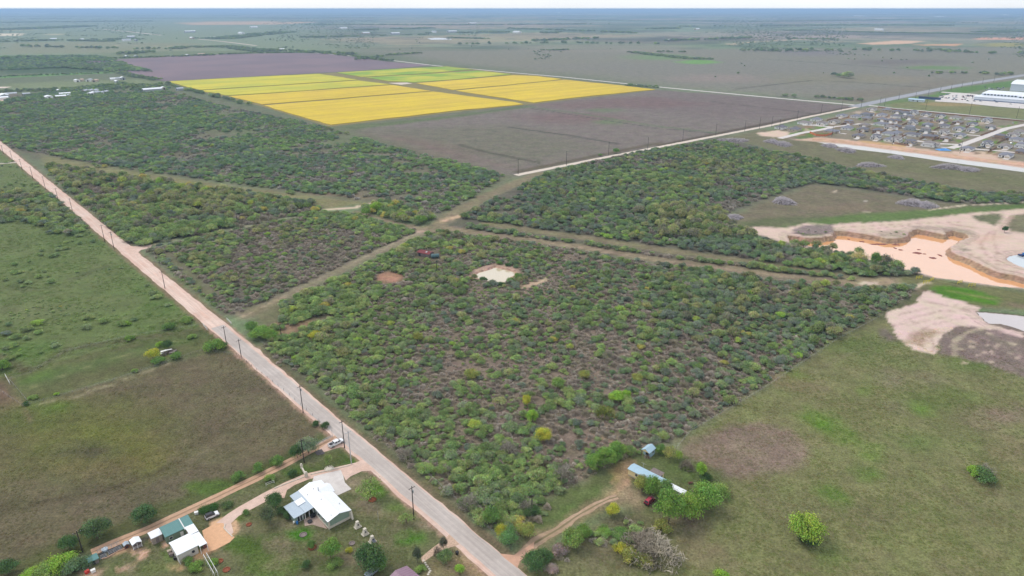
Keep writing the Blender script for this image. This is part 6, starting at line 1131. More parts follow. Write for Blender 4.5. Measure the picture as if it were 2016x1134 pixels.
HW = [(1695,212),(1732,206),(1741,209),(1769,197),(1802,194),(1827,189),(1850,184),(1872,178),(1893,173),(1913,170),(1934,165),(1956,162)]
for i, (px, py) in enumerate(HW): util_pole(px, py, 13, 'highway pole, %s from the road junction' % ORD[i], group='poles along the highway', r=.22)
for i, (px, py, h) in enumerate(((1822,216,18),(1908,226,18),(2001,233,17),(1637.5,269.6,14),(1756.6,285,14),(1889.5,302,14))): util_pole(px, py, h, ['tall pole on the verge below the long white building, leftmost','tall pole on the verge in front of the long white building','tall pole on the verge near the right picture edge','pole beside the orange fence in the new housing','pole beside the canal berm among the new houses','pole by the blue pool of materials near the canal'][i], group=None, r=.2)

def fence_run(p0, p1, h, lab, mat, rails=3, post=3.0, name='pipe_gate', cat='gate', pr=.06):
    a = np.array(W(*p0)); b = np.array(W(*p1)); L = float(np.hypot(*(b - a))); t = empty(name, (*a, 0), math.atan2(b[1] - a[1], b[0] - a[0]), lab, cat); n = max(1, int(round(L / post)))
    for i in range(n + 1): part(t, 'fence_post', mat, lambda m: m.tube((L * i / n, 0, 0), (L * i / n, 0, h), pr, n=6))
    for k in range(rails): z = h * (k + 1) / rails - .06; part(t, 'rail', mat, lambda m: m.box(0, L, -.025, .025, z - .04, z + .03))
    return t
fence_run((619,880), (655,861), 1.3, 'grey wire mesh panel fence behind the white pickup', M_GALV, 5, 2.0, 'panel_fence', 'fence'); fence_run((447,630), (456,639), 1.4, 'white pipe gate at the mown lane mouth right of the dirt road', M_WHITE2, 3, 1.8); fence_run((400,641), (409,651), 1.4, 'white pipe gate left of the dirt road by the field corner', M_WHITE2, 3, 1.8); fence_run((11,741), (20,757), 1.5, 'white gate at the left corner of the mown strip', M_WHITE2, 3, 2.4)
fence_run((308,482), (322,494), 1.3, 'dark metal gate on the side track', M_BLACK, 3, 2.5); fence_run((-2,322), (33,320), 1.2, 'pale fence beside the gateway at the left edge', M_WHITE2, 3, 6)
fence_run((524,957), (540,951), 1.2, 'small white swing frame beside the drive', M_WHITE2, 2, 2.2, 'swing_frame', 'frame')
for i, (px, py) in enumerate(((1809,549),(1823,558),(1834,553),(1889,558),(1913,564))):
    x, y = W(px, py); t = empty('yellow_barrier', (x, y, 0), R.uniform(0, 1), ['yellow pipe barrier nearest the shrubs by the pond tip','yellow pipe barrier lowest beside the sandy track','yellow pipe barrier between the sandy track and the pond','yellow pipe barrier fourth along the pond shore','yellow pipe barrier furthest right on the pond shore'][i], 'barrier', 'yellow pipe barriers by the pond')
    for a in (-2, 0, 2): part(t, 'post', M_YEL, lambda m: m.tube((a, 0, 0), (a, 0, 2.0), .14, n=6))
    part(t, 'rail', M_YEL, lambda m: (m.tube((-2, 0, 1.8), (2, 0, 1.8), .12, n=6), m.tube((-2, 0, .9), (2, 0, .9), .12, n=6)))
# wire fences (posts) along fields
def post_line(pts, step, lab, h=1.2, r=.07, mat=M_WOODG):
    P = WP(pts); t = empty('wire_fence', (*P[0], 0), 0, lab, 'fence'); me = None; k = 0
    for a, b in zip(P[:-1], P[1:]):
        L = np.hypot(*(b - a)); n = int(L / step)
        for j in range(n):
            c = a + (b - a) * (j + .1) / n - P[0]
            if me is None: o = part(t, 'fence_post', mat, lambda m: m.tube((0, 0, 0), (0, 0, h), r, n=5)); me = o.data; o.location = (c[0], c[1], 0)
            elif k < 290: link('fence_post', me, t, (c[0], c[1], 0))
            k += 1
    mb = MB()
    for a, b in zip(P[:-1], P[1:]):
        for z in (.4, .8, 1.1): mb.tube((a[0] - P[0][0], a[1] - P[0][1], z), (b[0] - P[0][0], b[1] - P[0][1], z), .012, n=3)
    mb.build('fence_wire', M_GALV, t)
post_line([(560,905),(470,706),(440,694),(330,714),(200,757),(60,797),(18,748)] and [(655,852),(560,770),(468,700),(400,690),(330,714),(200,757),(60,797),(18,748)], 5, 'thin wire fence round the brown field left of the road'); post_line([(18,748),(130,690),(260,662),(395,648),(200,500),(0,352)] and [(18,748),(60,735),(130,692),(260,662),(398,640)], 5, 'wire fence between the green pasture and the mown strip')
post_line([(1000,1075),(880,968),(760,862),(640,750),(510,672)], 5, 'wire fence between the asphalt road and the brush parcel'); post_line([(1330,885),(1360,850),(1500,768),(1650,668),(1740,620)], 6, 'wire fence between the brush parcel and the right pasture'); post_line([(60,797),(45,800),(0,770)], 4, 'short fence at the left edge field corner')

# ------------------------------------------------------------------ single trees and shrubs that stand out
BIGC = {'leafy': [crown_mesh('oak_crown', 6500, seed=300 + s, clumps=26, leaf=.031, hole=.2, twig=.14, base=.22, hgt=1.2, spread=.68) for s in range(4)], 'airy': [crown_mesh('airy_crown', 2200, seed=320 + s, clumps=20, leaf=.03, hole=.5, twig=.35, base=.3, hgt=1.2, spread=.72) for s in range(2)],
        'bush': [crown_mesh('bush_crown', 4200, seed=340 + s, clumps=17, leaf=.034, hole=.1, twig=.16, base=.02, hgt=1.0, spread=.62) for s in range(4)]}
def dead_mesh(seed, fine=True, k=7, depth=5):
    g = np.random.default_rng(seed); out = []; out.append((np.array([0, 0, -.02]), np.array([.01, .01, .25]), .045, .035))
    for i in range(k):
        a = 2 * math.pi * i / k + g.uniform(-.3, .3); e = g.uniform(.35, 1.2); d = np.array([math.cos(a) * math.cos(e), math.sin(a) * math.cos(e), math.sin(e)])
        branching(g, np.array([.01, .01, .22]), d, .34, .026, depth - 1, out, .42, 2, .08, .72)
    out = [(p, q, max(r0, .0045), max(r1, .0035)) for p, q, r0, r1 in out]; return limbs_mesh('dead_limbs', out, M_TWIG, 3)
DEAD = [joined('bare_limbs', dead_mesh(400 + s, k=12, depth=5), fuzz_mesh(430 + s, 800, .62)) for s in range(3)]
BTR = [trunk_mesh('big_trunk', 500 + s, h=.75, r=.035, depth=4) for s in range(3)]
def tree(style, px, py, r, h, col, lab, cat='tree', name=None):
    x, y = W(px, py); i = R.randrange(100); t = empty(name or {'leafy': 'leafy_tree', 'airy': 'airy_tree', 'bush': 'garden_bush', 'dead': 'bare_tree'}[style], (x, y, 0), R.random() * 6.28, lab, cat); t.scale = (r, r * R.uniform(.9, 1.1), h)
    if style == 'dead':
        c = link('limbs', DEAD[i % 3], t); c['tint'] = list(T(*col))
    else:
        c = link('crown', BIGC[style][i % len(BIGC[style])], t); c['tint'] = list(T(*col)); link('trunk', BTR[i % 3], t) if style != 'bush' else link('stem', KINDS['dark']['stem'][i % 4], t)
    return t
G1_, G2_, G3_, DK, OL, YL, LM, GR, WH = (118,152,72), (108,142,74), (132,160,84), (84,112,66), (150,158,84), (178,182,72), (142,178,72), (158,146,132), (180,172,158)
for a in (('leafy',1584,1062,6.4,7.4,(146,172,72),'yellow green round tree alone on the right pasture'),('bush',1590,1066,3.4,3.4,DK,'dark shrub at the foot of the yellow green pasture tree','shrub'),('bush',1932,944,5.2,4.6,(98,126,74),'dark spreading shrub alone on the far right pasture','shrub'),('bush',1914,936,2.8,4.0,LM,'lime green tuft left of the dark pasture shrub','shrub'),('dead',1940,938,3.0,4.9,WH,'pale bare twigs rising from the dark pasture shrub','dead shrub'),
 ('leafy',1316,1030,5.6,10.5,G1_,'largest green tree hiding the end of the trailer home'),('leafy',1348,1022,5.4,8.0,(128,158,70),'green tree fused behind the largest tree'),('leafy',1306,986,3.2,7.4,(120,148,84),'tall green tree covering the joint of trailer and white lean-to'),('bush',1302,1044,3.4,4.0,OL,'olive green bush at the left foot of the largest tree','bush'),('leafy',1382,1000,6.0,7.5,G1_,'big round green tree right of the trailer lean-to'),('bush',1415,975,4.2,4.6,G3_,'pale green shrub beyond the big round tree','shrub'),('leafy',1284,980,3.5,7.2,G1_,'narrow green tree right in front of the trailer home'),('leafy',1264,966,3.0,4.8,OL,'thin pale tree at the middle of the trailer front'),
 ('leafy',1205,1014,2.6,3.6,YL,'golden green round bush at the yard end of the driveway','bush'),('leafy',1378,938,2.4,5.0,LM,'lime green narrow tree behind the yard'),('bush',1390,944,2.4,2.4,DK,'dark low shrub under the lime narrow tree','shrub'),('dead',1352,922,2.8,3.6,GR,'grey leafless bush between shed and lime tree','dead shrub'),('airy',1318,904,3.0,4.4,OL,'spindly pale tree right of the blue roofed shed'),('bush',1300,892,2.6,4.2,G2_,'dark green bush touching the blue roofed shed','bush'),('airy',1334,905,2.2,3.2,LM,'thin lime sapling at the bare patch corner'),
 ('dead',1290,1096,7.8,6.6,(188,178,160),'biggest leafless grey tree below the trailer home','bare tree'),('dead',1262,1083,6.4,5.8,(168,156,140),'leafless grey tree joined left of the biggest bare one','bare tree'),('bush',1240,1100,4.0,3.8,OL,'olive bush at the foot of the big bare tree','bush'),('bush',1222,1085,2.6,3.0,YL,'yellowish bush left of the olive bush','bush'),('bush',1268,1108,3.2,2.6,OL,'low olive bush below the big bare tree','bush'),('bush',1190,1048,3.0,1.4,G1_,'low green weeds patch above the grey scrub','weeds'),('bush',1222,1052,3.4,1.4,G2_,'low dark weeds left of the bare tree','weeds'),
 ('leafy',1130,1075,4.0,5.0,G3_,'bright green tree overhanging the trailer driveway'),('leafy',1150,1060,2.8,3.8,G1_,'small green tree right of the driveway tree'),('bush',1100,1088,3.2,2.8,GR,'grey twiggy bush left of the driveway tree','bush'),('leafy',1052,1118,4.2,4.6,DK,'dark round tree at the driveway mouth'),('bush',1072,1102,3.2,3.6,DK,'dark bush behind the driveway mouth tree','bush'),('bush',1085,1122,2.6,1.6,GR,'grey scrub right of the driveway mouth tree','scrub'),
 ('leafy',1034,1058,3.6,4.4,OL,'olive round tree left of the driveway grass'),('leafy',1003,1072,3.6,4.6,(112,152,92),'fresh green tree at the bottom tip of the parcel'),('leafy',988,1062,2.6,4.4,YL,'golden bush behind the fresh green tip tree','bush'),('leafy',968,1030,3.4,5.0,G2_,'round green tree by the short meter pole'),('dead',925,1000,3.6,5.2,WH,'white dead tree at the roadside edge of the brush','dead tree'),('bush',1048,1012,3.0,3.0,DK,'dark bush with dead sticks by the short brush pole','bush'),('dead',1040,1006,3.0,4.4,WH,'whitish dead tree beside the short brush pole','dead tree'),
 ('dead',1110,945,4.4,6.0,WH,'tall pale dead tree left of the trailer yard','dead tree'),('leafy',1195,915,4.4,6.0,G1_,'big green tree at the parcel corner above the yard'),('leafy',1215,900,4.0,5.6,G1_,'second big green tree at the parcel corner'),('leafy',1170,922,3.8,5.0,G1_,'green tree left of the parcel corner pair'),('dead',1000,890,4.0,4.6,WH,'whitish leafless tree in the lower brush','bare tree'),('dead',800,905,3.0,5.5,WH,'pale dead snag near the asphalt edge','dead tree'),
 ('leafy',1048,832,2.6,5.0,LM,'lime green upright tree in mid brush'),('leafy',1037,800,2.4,4.4,YL,'yellow green tree above the lime upright one'),('leafy',1070,868,3.6,4.6,YL,'yellow tree among bare twigs'),('leafy',1212,790,3.6,4.0,LM,'bright lime tree in the right half of the brush'),('leafy',1232,784,2.4,3.2,LM,'small lime tree joined to the bright lime one'),('leafy',1098,765,3.2,4.6,G3_,'fresh green tree in the middle of the brush'),('dead',1190,820,4.4,5.0,OL,'large pale twiggy tree below the bright lime one','bare tree'),('leafy',1255,752,3.2,3.4,OL,'olive domed tree in the right brush'),('leafy',928,745,3.6,3.8,OL,'pale olive domed tree in mid brush'),('leafy',822,672,3.2,3.8,OL,'pale green domed tree left of centre'),('leafy',622,668,3.4,3.6,YL,'yellow green bush near the lane mouth','bush'),('leafy',1150,745,3.0,3.4,OL,'olive tree in the middle right brush'),
 ('leafy',742,418,5.4,7.0,LM,'bright green tall tree at the lane crossing'),('leafy',722,424,4.4,5.0,G1_,'green tree left of the bright crossing tree'),('leafy',830,440,5.4,5.6,G1_,'green tree at the right end of the crossing grove'),
 ('leafy',512,664,6.4,4.6,G1_,'green bush group right of the white lane gate','bush'),('leafy',497,652,4.0,4.4,G2_,'left green bush of the pair by the white lane gate','bush'),('leafy',532,668,5.0,3.8,G1_,'right green bush of the group by the white lane gate','bush'),
 ('bush',424,688,5.4,5.0,G1_,'round green bush left of the road at the asphalt start','bush'),('bush',438,684,3.2,3.2,DK,'dark bush joined to the round roadside bush','bush'),('leafy',302,708,3.8,4.6,YL,'yellow green tree left of the collapsed shed'),('bush',312,715,3.6,3.4,G2_,'dark green bush below the collapsed shed','bush'),('bush',348,705,3.4,3.4,G2_,'green bush right of the collapsed shed','bush'),('leafy',332,688,3.0,4.0,DK,'dark tree behind the collapsed shed'),('bush',316,682,2.2,2.6,LM,'small lime bush behind the collapsed shed','bush'),
 ('bush',255,670,3.2,2.6,G1_,'green bush on the pasture fence line','bush'),('bush',250,640,2.4,2.2,LM,'small bright bush above the fence line bush','bush'),('bush',379,666,2.6,2.2,G3_,'small bush on the mown strip','bush'),('bush',335,648,4.4,3.6,G2_,'wide green bush at the strip corner','bush'),('bush',368,634,3.8,3.2,G3_,'bush below the strip corner bush','bush'),('bush',5,728,4.0,4.6,G1_,'green bush cut by the left picture edge','bush'),('bush',52,797,1.8,1.6,DK,'small dark bush at the field corner','bush'),('bush',66,785,2.2,1.6,G3_,'pale small bush at the field corner','bush'),('bush',112,778,1.4,1.2,LM,'tiny lime bush on the field fence','bush'),('bush',266,733,1.8,1.8,G3_,'tiny bush on the field fence near the ruin','bush'),
 ('leafy',608,892,4.2,5.6,(130,146,110),'grey green tree beside the panel fence'),('leafy',586,902,2.9,4.8,DK,'dark round tree left of the panel fence'),('bush',546,914,2.9,3.6,G2_,'round bush along the farm lane, nearest the grey green tree','bush'),('bush',508,928,2.9,3.5,G2_,'round bush along the farm lane, second down','bush'),('bush',470,945,2.7,3.3,G2_,'round bush along the farm lane, third down','bush'),('bush',640,842,2.0,2.6,DK,'dark bush on the verge above the pickup','bush'),('bush',622,838,1.8,2.2,DK,'smaller dark verge bush above the pickup','bush'),('bush',576,936,1.8,2.4,DK,'small dark shrub left of the stone wall','shrub'),('bush',532,946,2.2,2.4,G3_,'pale bush on the lane side of the drive','bush'),
 ('airy',648,920,1.8,4.4,G3_,'feathery sapling in the white kerbed flower bed'),('airy',730,984,5.0,6.6,G3_,'airy pale green tree on the mulch ring'),('airy',800,1030,2.8,3.0,G3_,'thin green sapling left of the tall roadside pole'),('leafy',652,1100,3.7,5.8,G1_,'round green lawn tree below the white roofed house'),('leafy',732,1120,5.2,7.0,DK,'largest dark round tree beside the silver car'),('leafy',745,1122,2.8,4.0,G2_,'green tree overhanging the silver car'),('bush',602,1116,1.8,2.2,DK,'dark shrub on the lower left lawn','shrub'),('bush',614,1076,1.6,2.2,G2_,'small shrub on the red mulch patch','shrub'),('bush',660,1112,2.6,1.8,G3_,'low bush under the round lawn tree','bush'),('bush',688,1086,1.2,1.4,YL,'tiny yellow shrub on the lawn','shrub'),
 ('leafy',543,1002,3.6,5.0,DK,'dark green tree behind the grey porches'),('leafy',528,1028,3.2,5.0,(110,124,88),'olive dark tree left of the grey porches'),('bush',555,1010,2.0,2.4,DK,'dark vine shrub against the porch wall','shrub'),('bush',566,1020,1.8,2.6,DK,'vine shrub at the porch corner','shrub'),
 ('leafy',288,1028,4.0,5.2,(88,116,72),'dark tree beside the lane above the teal garage'),('leafy',192,1060,4.6,5.4,(96,122,78),'widest dark tree above the farm lane'),('leafy',138,1082,3.2,4.4,DK,'dark tree left of the lane end pole'),('leafy',18,1128,3.6,3.6,DK,'dark bush in the bottom left corner','bush'),('bush',120,1115,4.6,3.4,LM,'bright green scrub at the lane end','scrub'),('bush',150,1122,4.2,3.6,(100,124,84),'grey green scrub beside the low teal shed','scrub'),('bush',90,1128,4.4,3.0,G3_,'pale green scrub in the lower left','scrub'),('bush',60,1134,3.4,2.4,LM,'bright scrub near the bottom left corner','scrub'),('bush',175,1108,2.8,2.6,(100,124,84),'scrub hugging the low teal shed','scrub'),
 ('leafy',876,1106,2.8,3.4,(112,136,84),'round bush by the rubbish bin','bush'),('leafy',905,1126,1.7,2.2,LM,'bright small bush near the bottom road edge','bush'),('leafy',822,1108,1.6,5.2,(96,106,80),'tall dark cedar beside the mauve roof'),('leafy',874,1082,1.4,4.2,(110,112,90),'thin dark cedar at the side driveway'),('dead',862,1092,1.6,3.0,GR,'bare shrub left of the round bush','dead shrub'),('bush',828,1124,2.0,1.6,G3_,'small shrub at the mauve roof corner','shrub'),
 ('bush',385,1120,3.2,1.8,G1_,'green hedge below the workshop','hedge'),('bush',372,1108,2.2,1.8,G2_,'dark hedge piece beside the workshop','hedge'),('bush',420,1110,2.0,1.6,G1_,'small bush under the white arbour','bush'),('bush',410,1004,3.4,1.4,(70,104,52),'dark low hedge behind the white jeep','hedge'),('bush',485,1012,1.4,1.8,G2_,'small bush at the drive bend','bush'),('bush',448,996,2.4,1.4,(88,110,66),'low hedge above the drive','hedge'),
 ('leafy',1977,458,2.8,4.2,(70,100,56),'lone dark tree on the sand between the tracks'),('airy',1690,520,5.6,7.4,(190,190,120),'pale domed tree in front of the orange pond'),('leafy',1722,524,3.6,8.0,G2_,'tall green tree against the orange pond'),('dead',1748,524,4.0,7.0,GR,'thin bare tree against the orange pond','bare tree'),('leafy',1690,528,3.6,5.0,LM,'lime tree on the pond shore'),('bush',1420,1138,2.6,2.6,LM,'lime bush at the bottom picture edge','bush'),
 ('bush',952,553,3.0,2.8,DK,'dark shrub at the left front edge of the stock pond','shrub'),('bush',968,560,3.2,3.0,(120,134,104),'grey green shrub at the front of the stock pond','shrub'),('bush',986,563,2.8,2.6,DK,'dark shrub at the front middle of the stock pond','shrub'),('bush',1006,556,3.4,3.2,G2_,'green shrub at the right front edge of the stock pond','shrub'),('bush',1020,548,3.4,3.4,G2_,'green shrub right of the stock pond','shrub'),('bush',983,521,2.6,2.6,G2_,'green shrub on the back rim of the stock pond','shrub'),('bush',1000,524,2.2,2.2,DK,'small dark shrub on the back rim of the stock pond','shrub'),
 ('leafy',1213,302,4.4,5.0,G2_,'lone tree beside the cream road'),('leafy',1182,308,3.0,2.6,G2_,'small tree left of the lone cream road tree'),('dead',1150,628,2.6,2.6,GR,'little bare tree by the track','dead shrub')): tree(*a)

# ------------------------------------------------------------------ brush piles
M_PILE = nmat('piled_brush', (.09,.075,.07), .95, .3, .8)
for px, py, rx, ry, h, lab in ((1543,398,21,7,3.2,'round grey brush pile left on the clearing'),(1796,402,27,6,3.4,'long grey brush pile left half on the clearing'),(1824,406,19,5,3.0,'right end of the long grey brush pile'),(1446,429,15,4,2,'small brush pile near the wood edge'),(1445,277,30,3.5,2.4,'flat brush pile nearest the cream road'),(1520,280,14,3.5,3,'brush pile left of the white street end'),(1541,285,16,4.5,3.2,'brush pile below the white street end'),
    (1634,288.5,14,3,2.6,'dark brush pile just under the canal start'),(1666,297,17,4.5,3,'brush pile with green shoots below the canal'),(1765,311,14,3,2.4,'small brush pile third from the right under the canal'),(1712,326,27,4,2.6,'wide brush pile at the upper wood edge'),(1870,330,36,5,3,'longest brush pile on the right grassland'),(1905,335,22,4,2.6,'tail of the longest brush pile at right')):
    x, y = W(px, py); a = W(px + rx, py)[0] - x; b = W(px, py - ry)[1] - y; g = np.random.default_rng(int(px)); segs = []; h = h * 1.35
    for i in range(800):
        th = g.uniform(0, 2 * math.pi); rr = math.sqrt(g.random()); lob = 1 + .2 * math.sin(3 * th + px); cx, cy = rr * math.cos(th) * a * lob, rr * math.sin(th) * b * lob; cz = h * (1 - rr ** 2) * g.uniform(.3, 1.05) + .1
        d = g.normal(size=3); d[2] = d[2] * .35 + .1; d /= np.linalg.norm(d); l = g.uniform(1.0, 3.0); segs.append((np.array([cx, cy, cz]) - d * l / 2, np.array([cx, cy, cz]) + d * l / 2, g.uniform(.05, .14), .03))
    segs = [(np.maximum(p, [-99, -99, 0]), np.maximum(q, [-99, -99, .02]), r0, r1) for p, q, r0, r1 in segs]
    t = empty('brush_pile', (x, y, 0), 0, lab, 'brush pile', 'brush piles on the cleared grass'); c = link('stick_heap', limbs_mesh('stick_heap', segs, M_TWIG, 3), t); c['tint'] = list(T(188,180,184))
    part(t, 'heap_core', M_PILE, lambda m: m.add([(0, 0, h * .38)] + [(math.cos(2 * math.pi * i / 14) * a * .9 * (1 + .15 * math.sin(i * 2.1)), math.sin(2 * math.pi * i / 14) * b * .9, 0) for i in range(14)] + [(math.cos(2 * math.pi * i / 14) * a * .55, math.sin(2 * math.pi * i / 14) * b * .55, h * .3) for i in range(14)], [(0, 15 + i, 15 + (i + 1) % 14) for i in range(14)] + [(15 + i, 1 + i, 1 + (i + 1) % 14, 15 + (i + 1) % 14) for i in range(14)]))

# ------------------------------------------------------------------ the new houses
M_SHING = [nmat('grey_shingles', S(140,140,150), .9, .1, .8), nmat('dark_shingles', S(124,122,130), .9, .1, .8), nmat('brown_grey_shingles', S(150,142,140), .9, .1, .8)]
HW_ = [nmat('white_house_wall', S(242,240,236,1.15), .8, .05, .5), nmat('beige_house_wall', S(206,192,174,1.2), .8, .05, .5), nmat('grey_house_wall', S(178,182,184,1.2), .8, .05, .5), nmat('tan_brick_wall', S(180,150,124,1.2), .8, .1, .8)]
WN = ['white', 'beige', 'light grey', 'tan brick']
def hip(m, x0, x1, y0, y1, ze, zr, k=.45, mm=0):
    if (x1 - x0) >= (y1 - y0): c = (y0 + y1) / 2; d = (y1 - y0) * k; v = [(x0, y0, ze), (x1, y0, ze), (x1, y1, ze), (x0, y1, ze), (x0 + d, c, zr), (x1 - d, c, zr)]; f = [(0, 1, 5, 4), (1, 2, 5), (2, 3, 4, 5), (3, 0, 4), (3, 2, 1, 0)]
    else: c = (x0 + x1) / 2; d = (x1 - x0) * k; v = [(x0, y0, ze), (x1, y0, ze), (x1, y1, ze), (x0, y1, ze), (c, y0 + d, zr), (c, y1 - d, zr)]; f = [(0, 1, 4), (1, 2, 5, 4), (2, 3, 5), (3, 0, 4, 5), (3, 2, 1, 0)]
    m.add(v, f, mm)
def make_tract(wi, ri, two, seed):
    g = random.Random(seed); t = empty('tract_house', (0, 0, 0)); w, d = g.uniform(12, 14), g.uniform(14, 17); h = 5.4 if two else 2.9; hx, hy = w / 2, d / 2
    part(t, 'wall', HW_[wi], lambda m: (m.box(-hx, hx, -hy, hy, 0, h if not two else 2.9), m.box(-hx + .8, hx - .8, -hy + 2, hy - 2, 2.9, h) if two else None, m.box(hx - 6.4, hx - .4, -hy - 3.5, -hy + .1, 0, 2.85)))
    part(t, 'roof', M_SHING[ri], lambda m: (hip(m, -hx - .5, hx + .5, -hy - .5, hy + .5, 2.92, 5.6) if not two else (hip(m, -hx - .4, hx + .4, -hy - .4, hy + .4, 2.92, 3.9, .3), hip(m, -hx + .4, hx - .4, -hy + 1.6, hy - 1.6, 5.42, 7.6))))
    part(t, 'garage_roof', M_SHING[ri], lambda m: gable(m, hx - 6.8, hx, -hy - 3.9, -hy + 3, 2.92, 4.9)); part(t, 'garage_gable', HW_[wi], lambda m: m.prism([(hx - 6.4, 2.86), (hx - .4, 2.86), (hx - 3.4, 4.6)], -hy - 3.55, -hy - 3.4, 'y'))
    part(t, 'garage_door', HW_[0] if wi else HW_[1], lambda m: m.box(hx - 5.8, hx - 1.0, -hy - 3.62, -hy - 3.52, .05, 2.3)); part(t, 'porch_opening', M_DARK, lambda m: m.box(-1.0 - 1.2, -1.0 + .4, -hy - .07, -hy + .02, .05, 2.4))
    fr = part(t, 'window', M_WHITE2, lambda m: m.box(-hx + 1.0, -hx + 3.2, -hy - .08, -hy + .02, .9, 2.3)); part(fr, 'pane', M_GLASS, lambda m: m.box(-hx + 1.15, -hx + 3.05, -hy - .12, -hy - .085, 1.0, 2.2))
    for y0 in (-hy + 3, hy - 4.5):
        for s in (-1, 1): fr = part(t, 'window', M_WHITE2, lambda m: m.box(*sorted((s * (hx - .02), s * (hx + .08))), y0, y0 + 1.4, 1.0, 2.2)); part(fr, 'pane', M_GLASS, lambda m: m.box(*sorted((s * (hx + .085), s * (hx + .12))), y0 + .1, y0 + 1.3, 1.1, 2.1))
    for u in (-3, 1.5): fr = part(t, 'window', M_WHITE2, lambda m: m.box(u, u + 1.8, hy - .02, hy + .08, .9, 2.2)); part(fr, 'pane', M_GLASS, lambda m: m.box(u + .1, u + 1.7, hy + .085, hy + .12, 1.0, 2.1))
    if two:
        for u in (-3, 1.5): fr = part(t, 'window', M_WHITE2, lambda m: m.box(u, u + 1.5, -hy + 1.92, -hy + 2.02, 3.9, 5.0)); part(fr, 'pane', M_GLASS, lambda m: m.box(u + .1, u + 1.4, -hy + 1.88, -hy + 1.915, 4.0, 4.9))
    part(t, 'driveway_slab', M_CONC, lambda m: m.box(hx - 6.4, hx - .2, -hy - 13, -hy - 3.6, .02, .17)); return t
HP = [(1537.4,251.6),(1564.5,255.5),(1582.5,242.6),(1607,236),(1618.6,243.9),(1641.9,240),(1670,242.6),(1657.3,228.4),(1684.4,229.7),(1705,225.8),(1706,233.5),(1716,215.5),(1736,227),(1745,217),(1701,247),(1732,245),(1667.7,253),(1698.6,255.5),(1728,258),(1635,259.5),(1689.6,268.4),(1724.4,272),(1752.8,276),(1736,236),(1752.8,238),(1752.8,251.6),(1750,264.5),
 (1766,220.6),(1782,223),(1798.6,223.2),(1764,229.7),(1823,225.8),(1851.4,228.4),(1881,232.2),(1911,234.8),(1943,238.7),(1789.5,232.2),(1764,238.7),(1797,242.6),(1820.5,236),(1854,238.7),(1885,241.3),(1913.3,245),(1949.5,250.3),(1825.6,246.4),(1859,249),(1887.5,254.2),(1914.6,256.7),(1764,250.3),(1790.8,254.2),(1821.8,258),(1858,262),(1889,267),(1764,263),(1793.4,265.8),(1828,269.6),(1861.8,273.5),(1764,277.4),(1792,282.5),(1828,286.4),(1904,294),(1943,285),(1978,289),(1980,307),(1967.5,272),(1994.6,265.8),(2001,276),(2011,289),(2007,260.6),(2012,300)]
M_FENCE = nmat('cedar_fence', S(156,122,98), .9, .2, .6); M_FENCEO = nmat('orange_new_fence', S(222,130,84), .85, .1, .6)
pro = {}; HP.sort(key=lambda p: p[1]); rows = {}
for i, (px, py) in enumerate(HP):
    g = random.Random(i * 7 + 3); wi = g.choice([0, 0, 0, 1, 1, 2, 3]); ri = g.randrange(3); two = g.random() < .16; key = (wi, ri, two)
    x, y = W(px, py + 1.5); ang = math.radians(-43 + g.choice([0, 0, 0, 0, 180, 90]) + g.uniform(-3, 3))
    if key not in pro: t = make_tract(*key, len(pro)); pro[key] = t
    else: t = copy_tree(pro[key])
    t.location = (x, y, .02); t.rotation_euler = (0, 0, ang); t.scale = (.88,) * 3
    row = min(6, int((py - 213 - max(0, px - 1730) * .095 - max(0, 1730 - px) * .16) // 9)) ; row = max(0, row); rows.setdefault((row, wi, two), []).append((px, t))
ROWN = ['rearmost row', 'second row from the rear', 'third row from the rear', 'fourth row from the rear', 'fifth row from the rear', 'row nearest the canal', 'block at the right edge']
for (row, wi, two), lst in rows.items():
    lst.sort(key=lambda q: q[0])
    for j, (px, t) in enumerate(lst): tag(t, '%s %s house, %s, %s of its kind' % (WN[wi], 'two storey' if two else 'low', ROWN[row], ORD[j]), 'house', 'new houses by the canal')
def board_fence(pts, lab, mat=M_FENCE, h=1.9, zf=0):
    P = WP(pts); t = empty('board_fence', (*P[0], 0), 0, lab, 'fence', 'fences among the new houses')
    for a, b in zip(P[:-1], P[1:]):
        L = float(np.hypot(*(b - a))); n = max(1, int(L / 9)); ang = math.atan2(b[1] - a[1], b[0] - a[0])
        for i in range(n): c = a + (b - a) * i / n - P[0]; mb = MB(); mb.box(.05, L / n - .05, -.06, .06, 0, h * R.uniform(.97, 1.03)); mb.box(-.1, .1, -.12, .12, 0, h + .12); mb.build('fence_panel', mat, t, (c[0], c[1], 0), ang)
board_fence([(1594,262),(1606,267.5),(1624,268.5),(1638,264.5),(1638,260)], 'bright orange new board fence round an empty lot', M_FENCEO, 2.4)
board_fence([(1728,211.5),(1756,215.5),(1885,227.5),(1960,234.5),(2030,241)], 'long dark fence behind the rear row of houses', M_FENCE)
for i, (a, b) in enumerate((((1628,238),(1650,233)),((1655,246),(1680,241)),((1700,238),(1718,233)),((1716,263),(1745,257)),((1745,250),(1760,245)),((1776,247),(1800,238)),((1804,262),(1822,252)),((1808,240),(1838,232)),((1838,257),(1862,246)),((1870,247),(1893,239)),((1900,252),(1925,241)),((1775,270),(1800,262)),((1835,277),(1868,267)),((1810,275),(1838,264)),((1760,283),(1790,288)),((1740,276),(1762,268)),((1690,262),(1712,254)),((1930,268),(1962,256)),((1945,300),(1962,292)),((1962,283),(1990,270)))):
    board_fence([a, b], 'short %s fence between gardens, %s' % ('brown', ['below the first lane end','beside the second corner house','near the centre left block','left of the canal houses','in the middle left','in the centre','right of centre','behind the centre row','right of the centre row','behind the right row','near the right street','near the canal centre','beside the wide street','just left of the wide street','along the canal dirt','above the canal dirt','left of middle','on the right of the wide street','by the canal at right','in the right block'][i]))
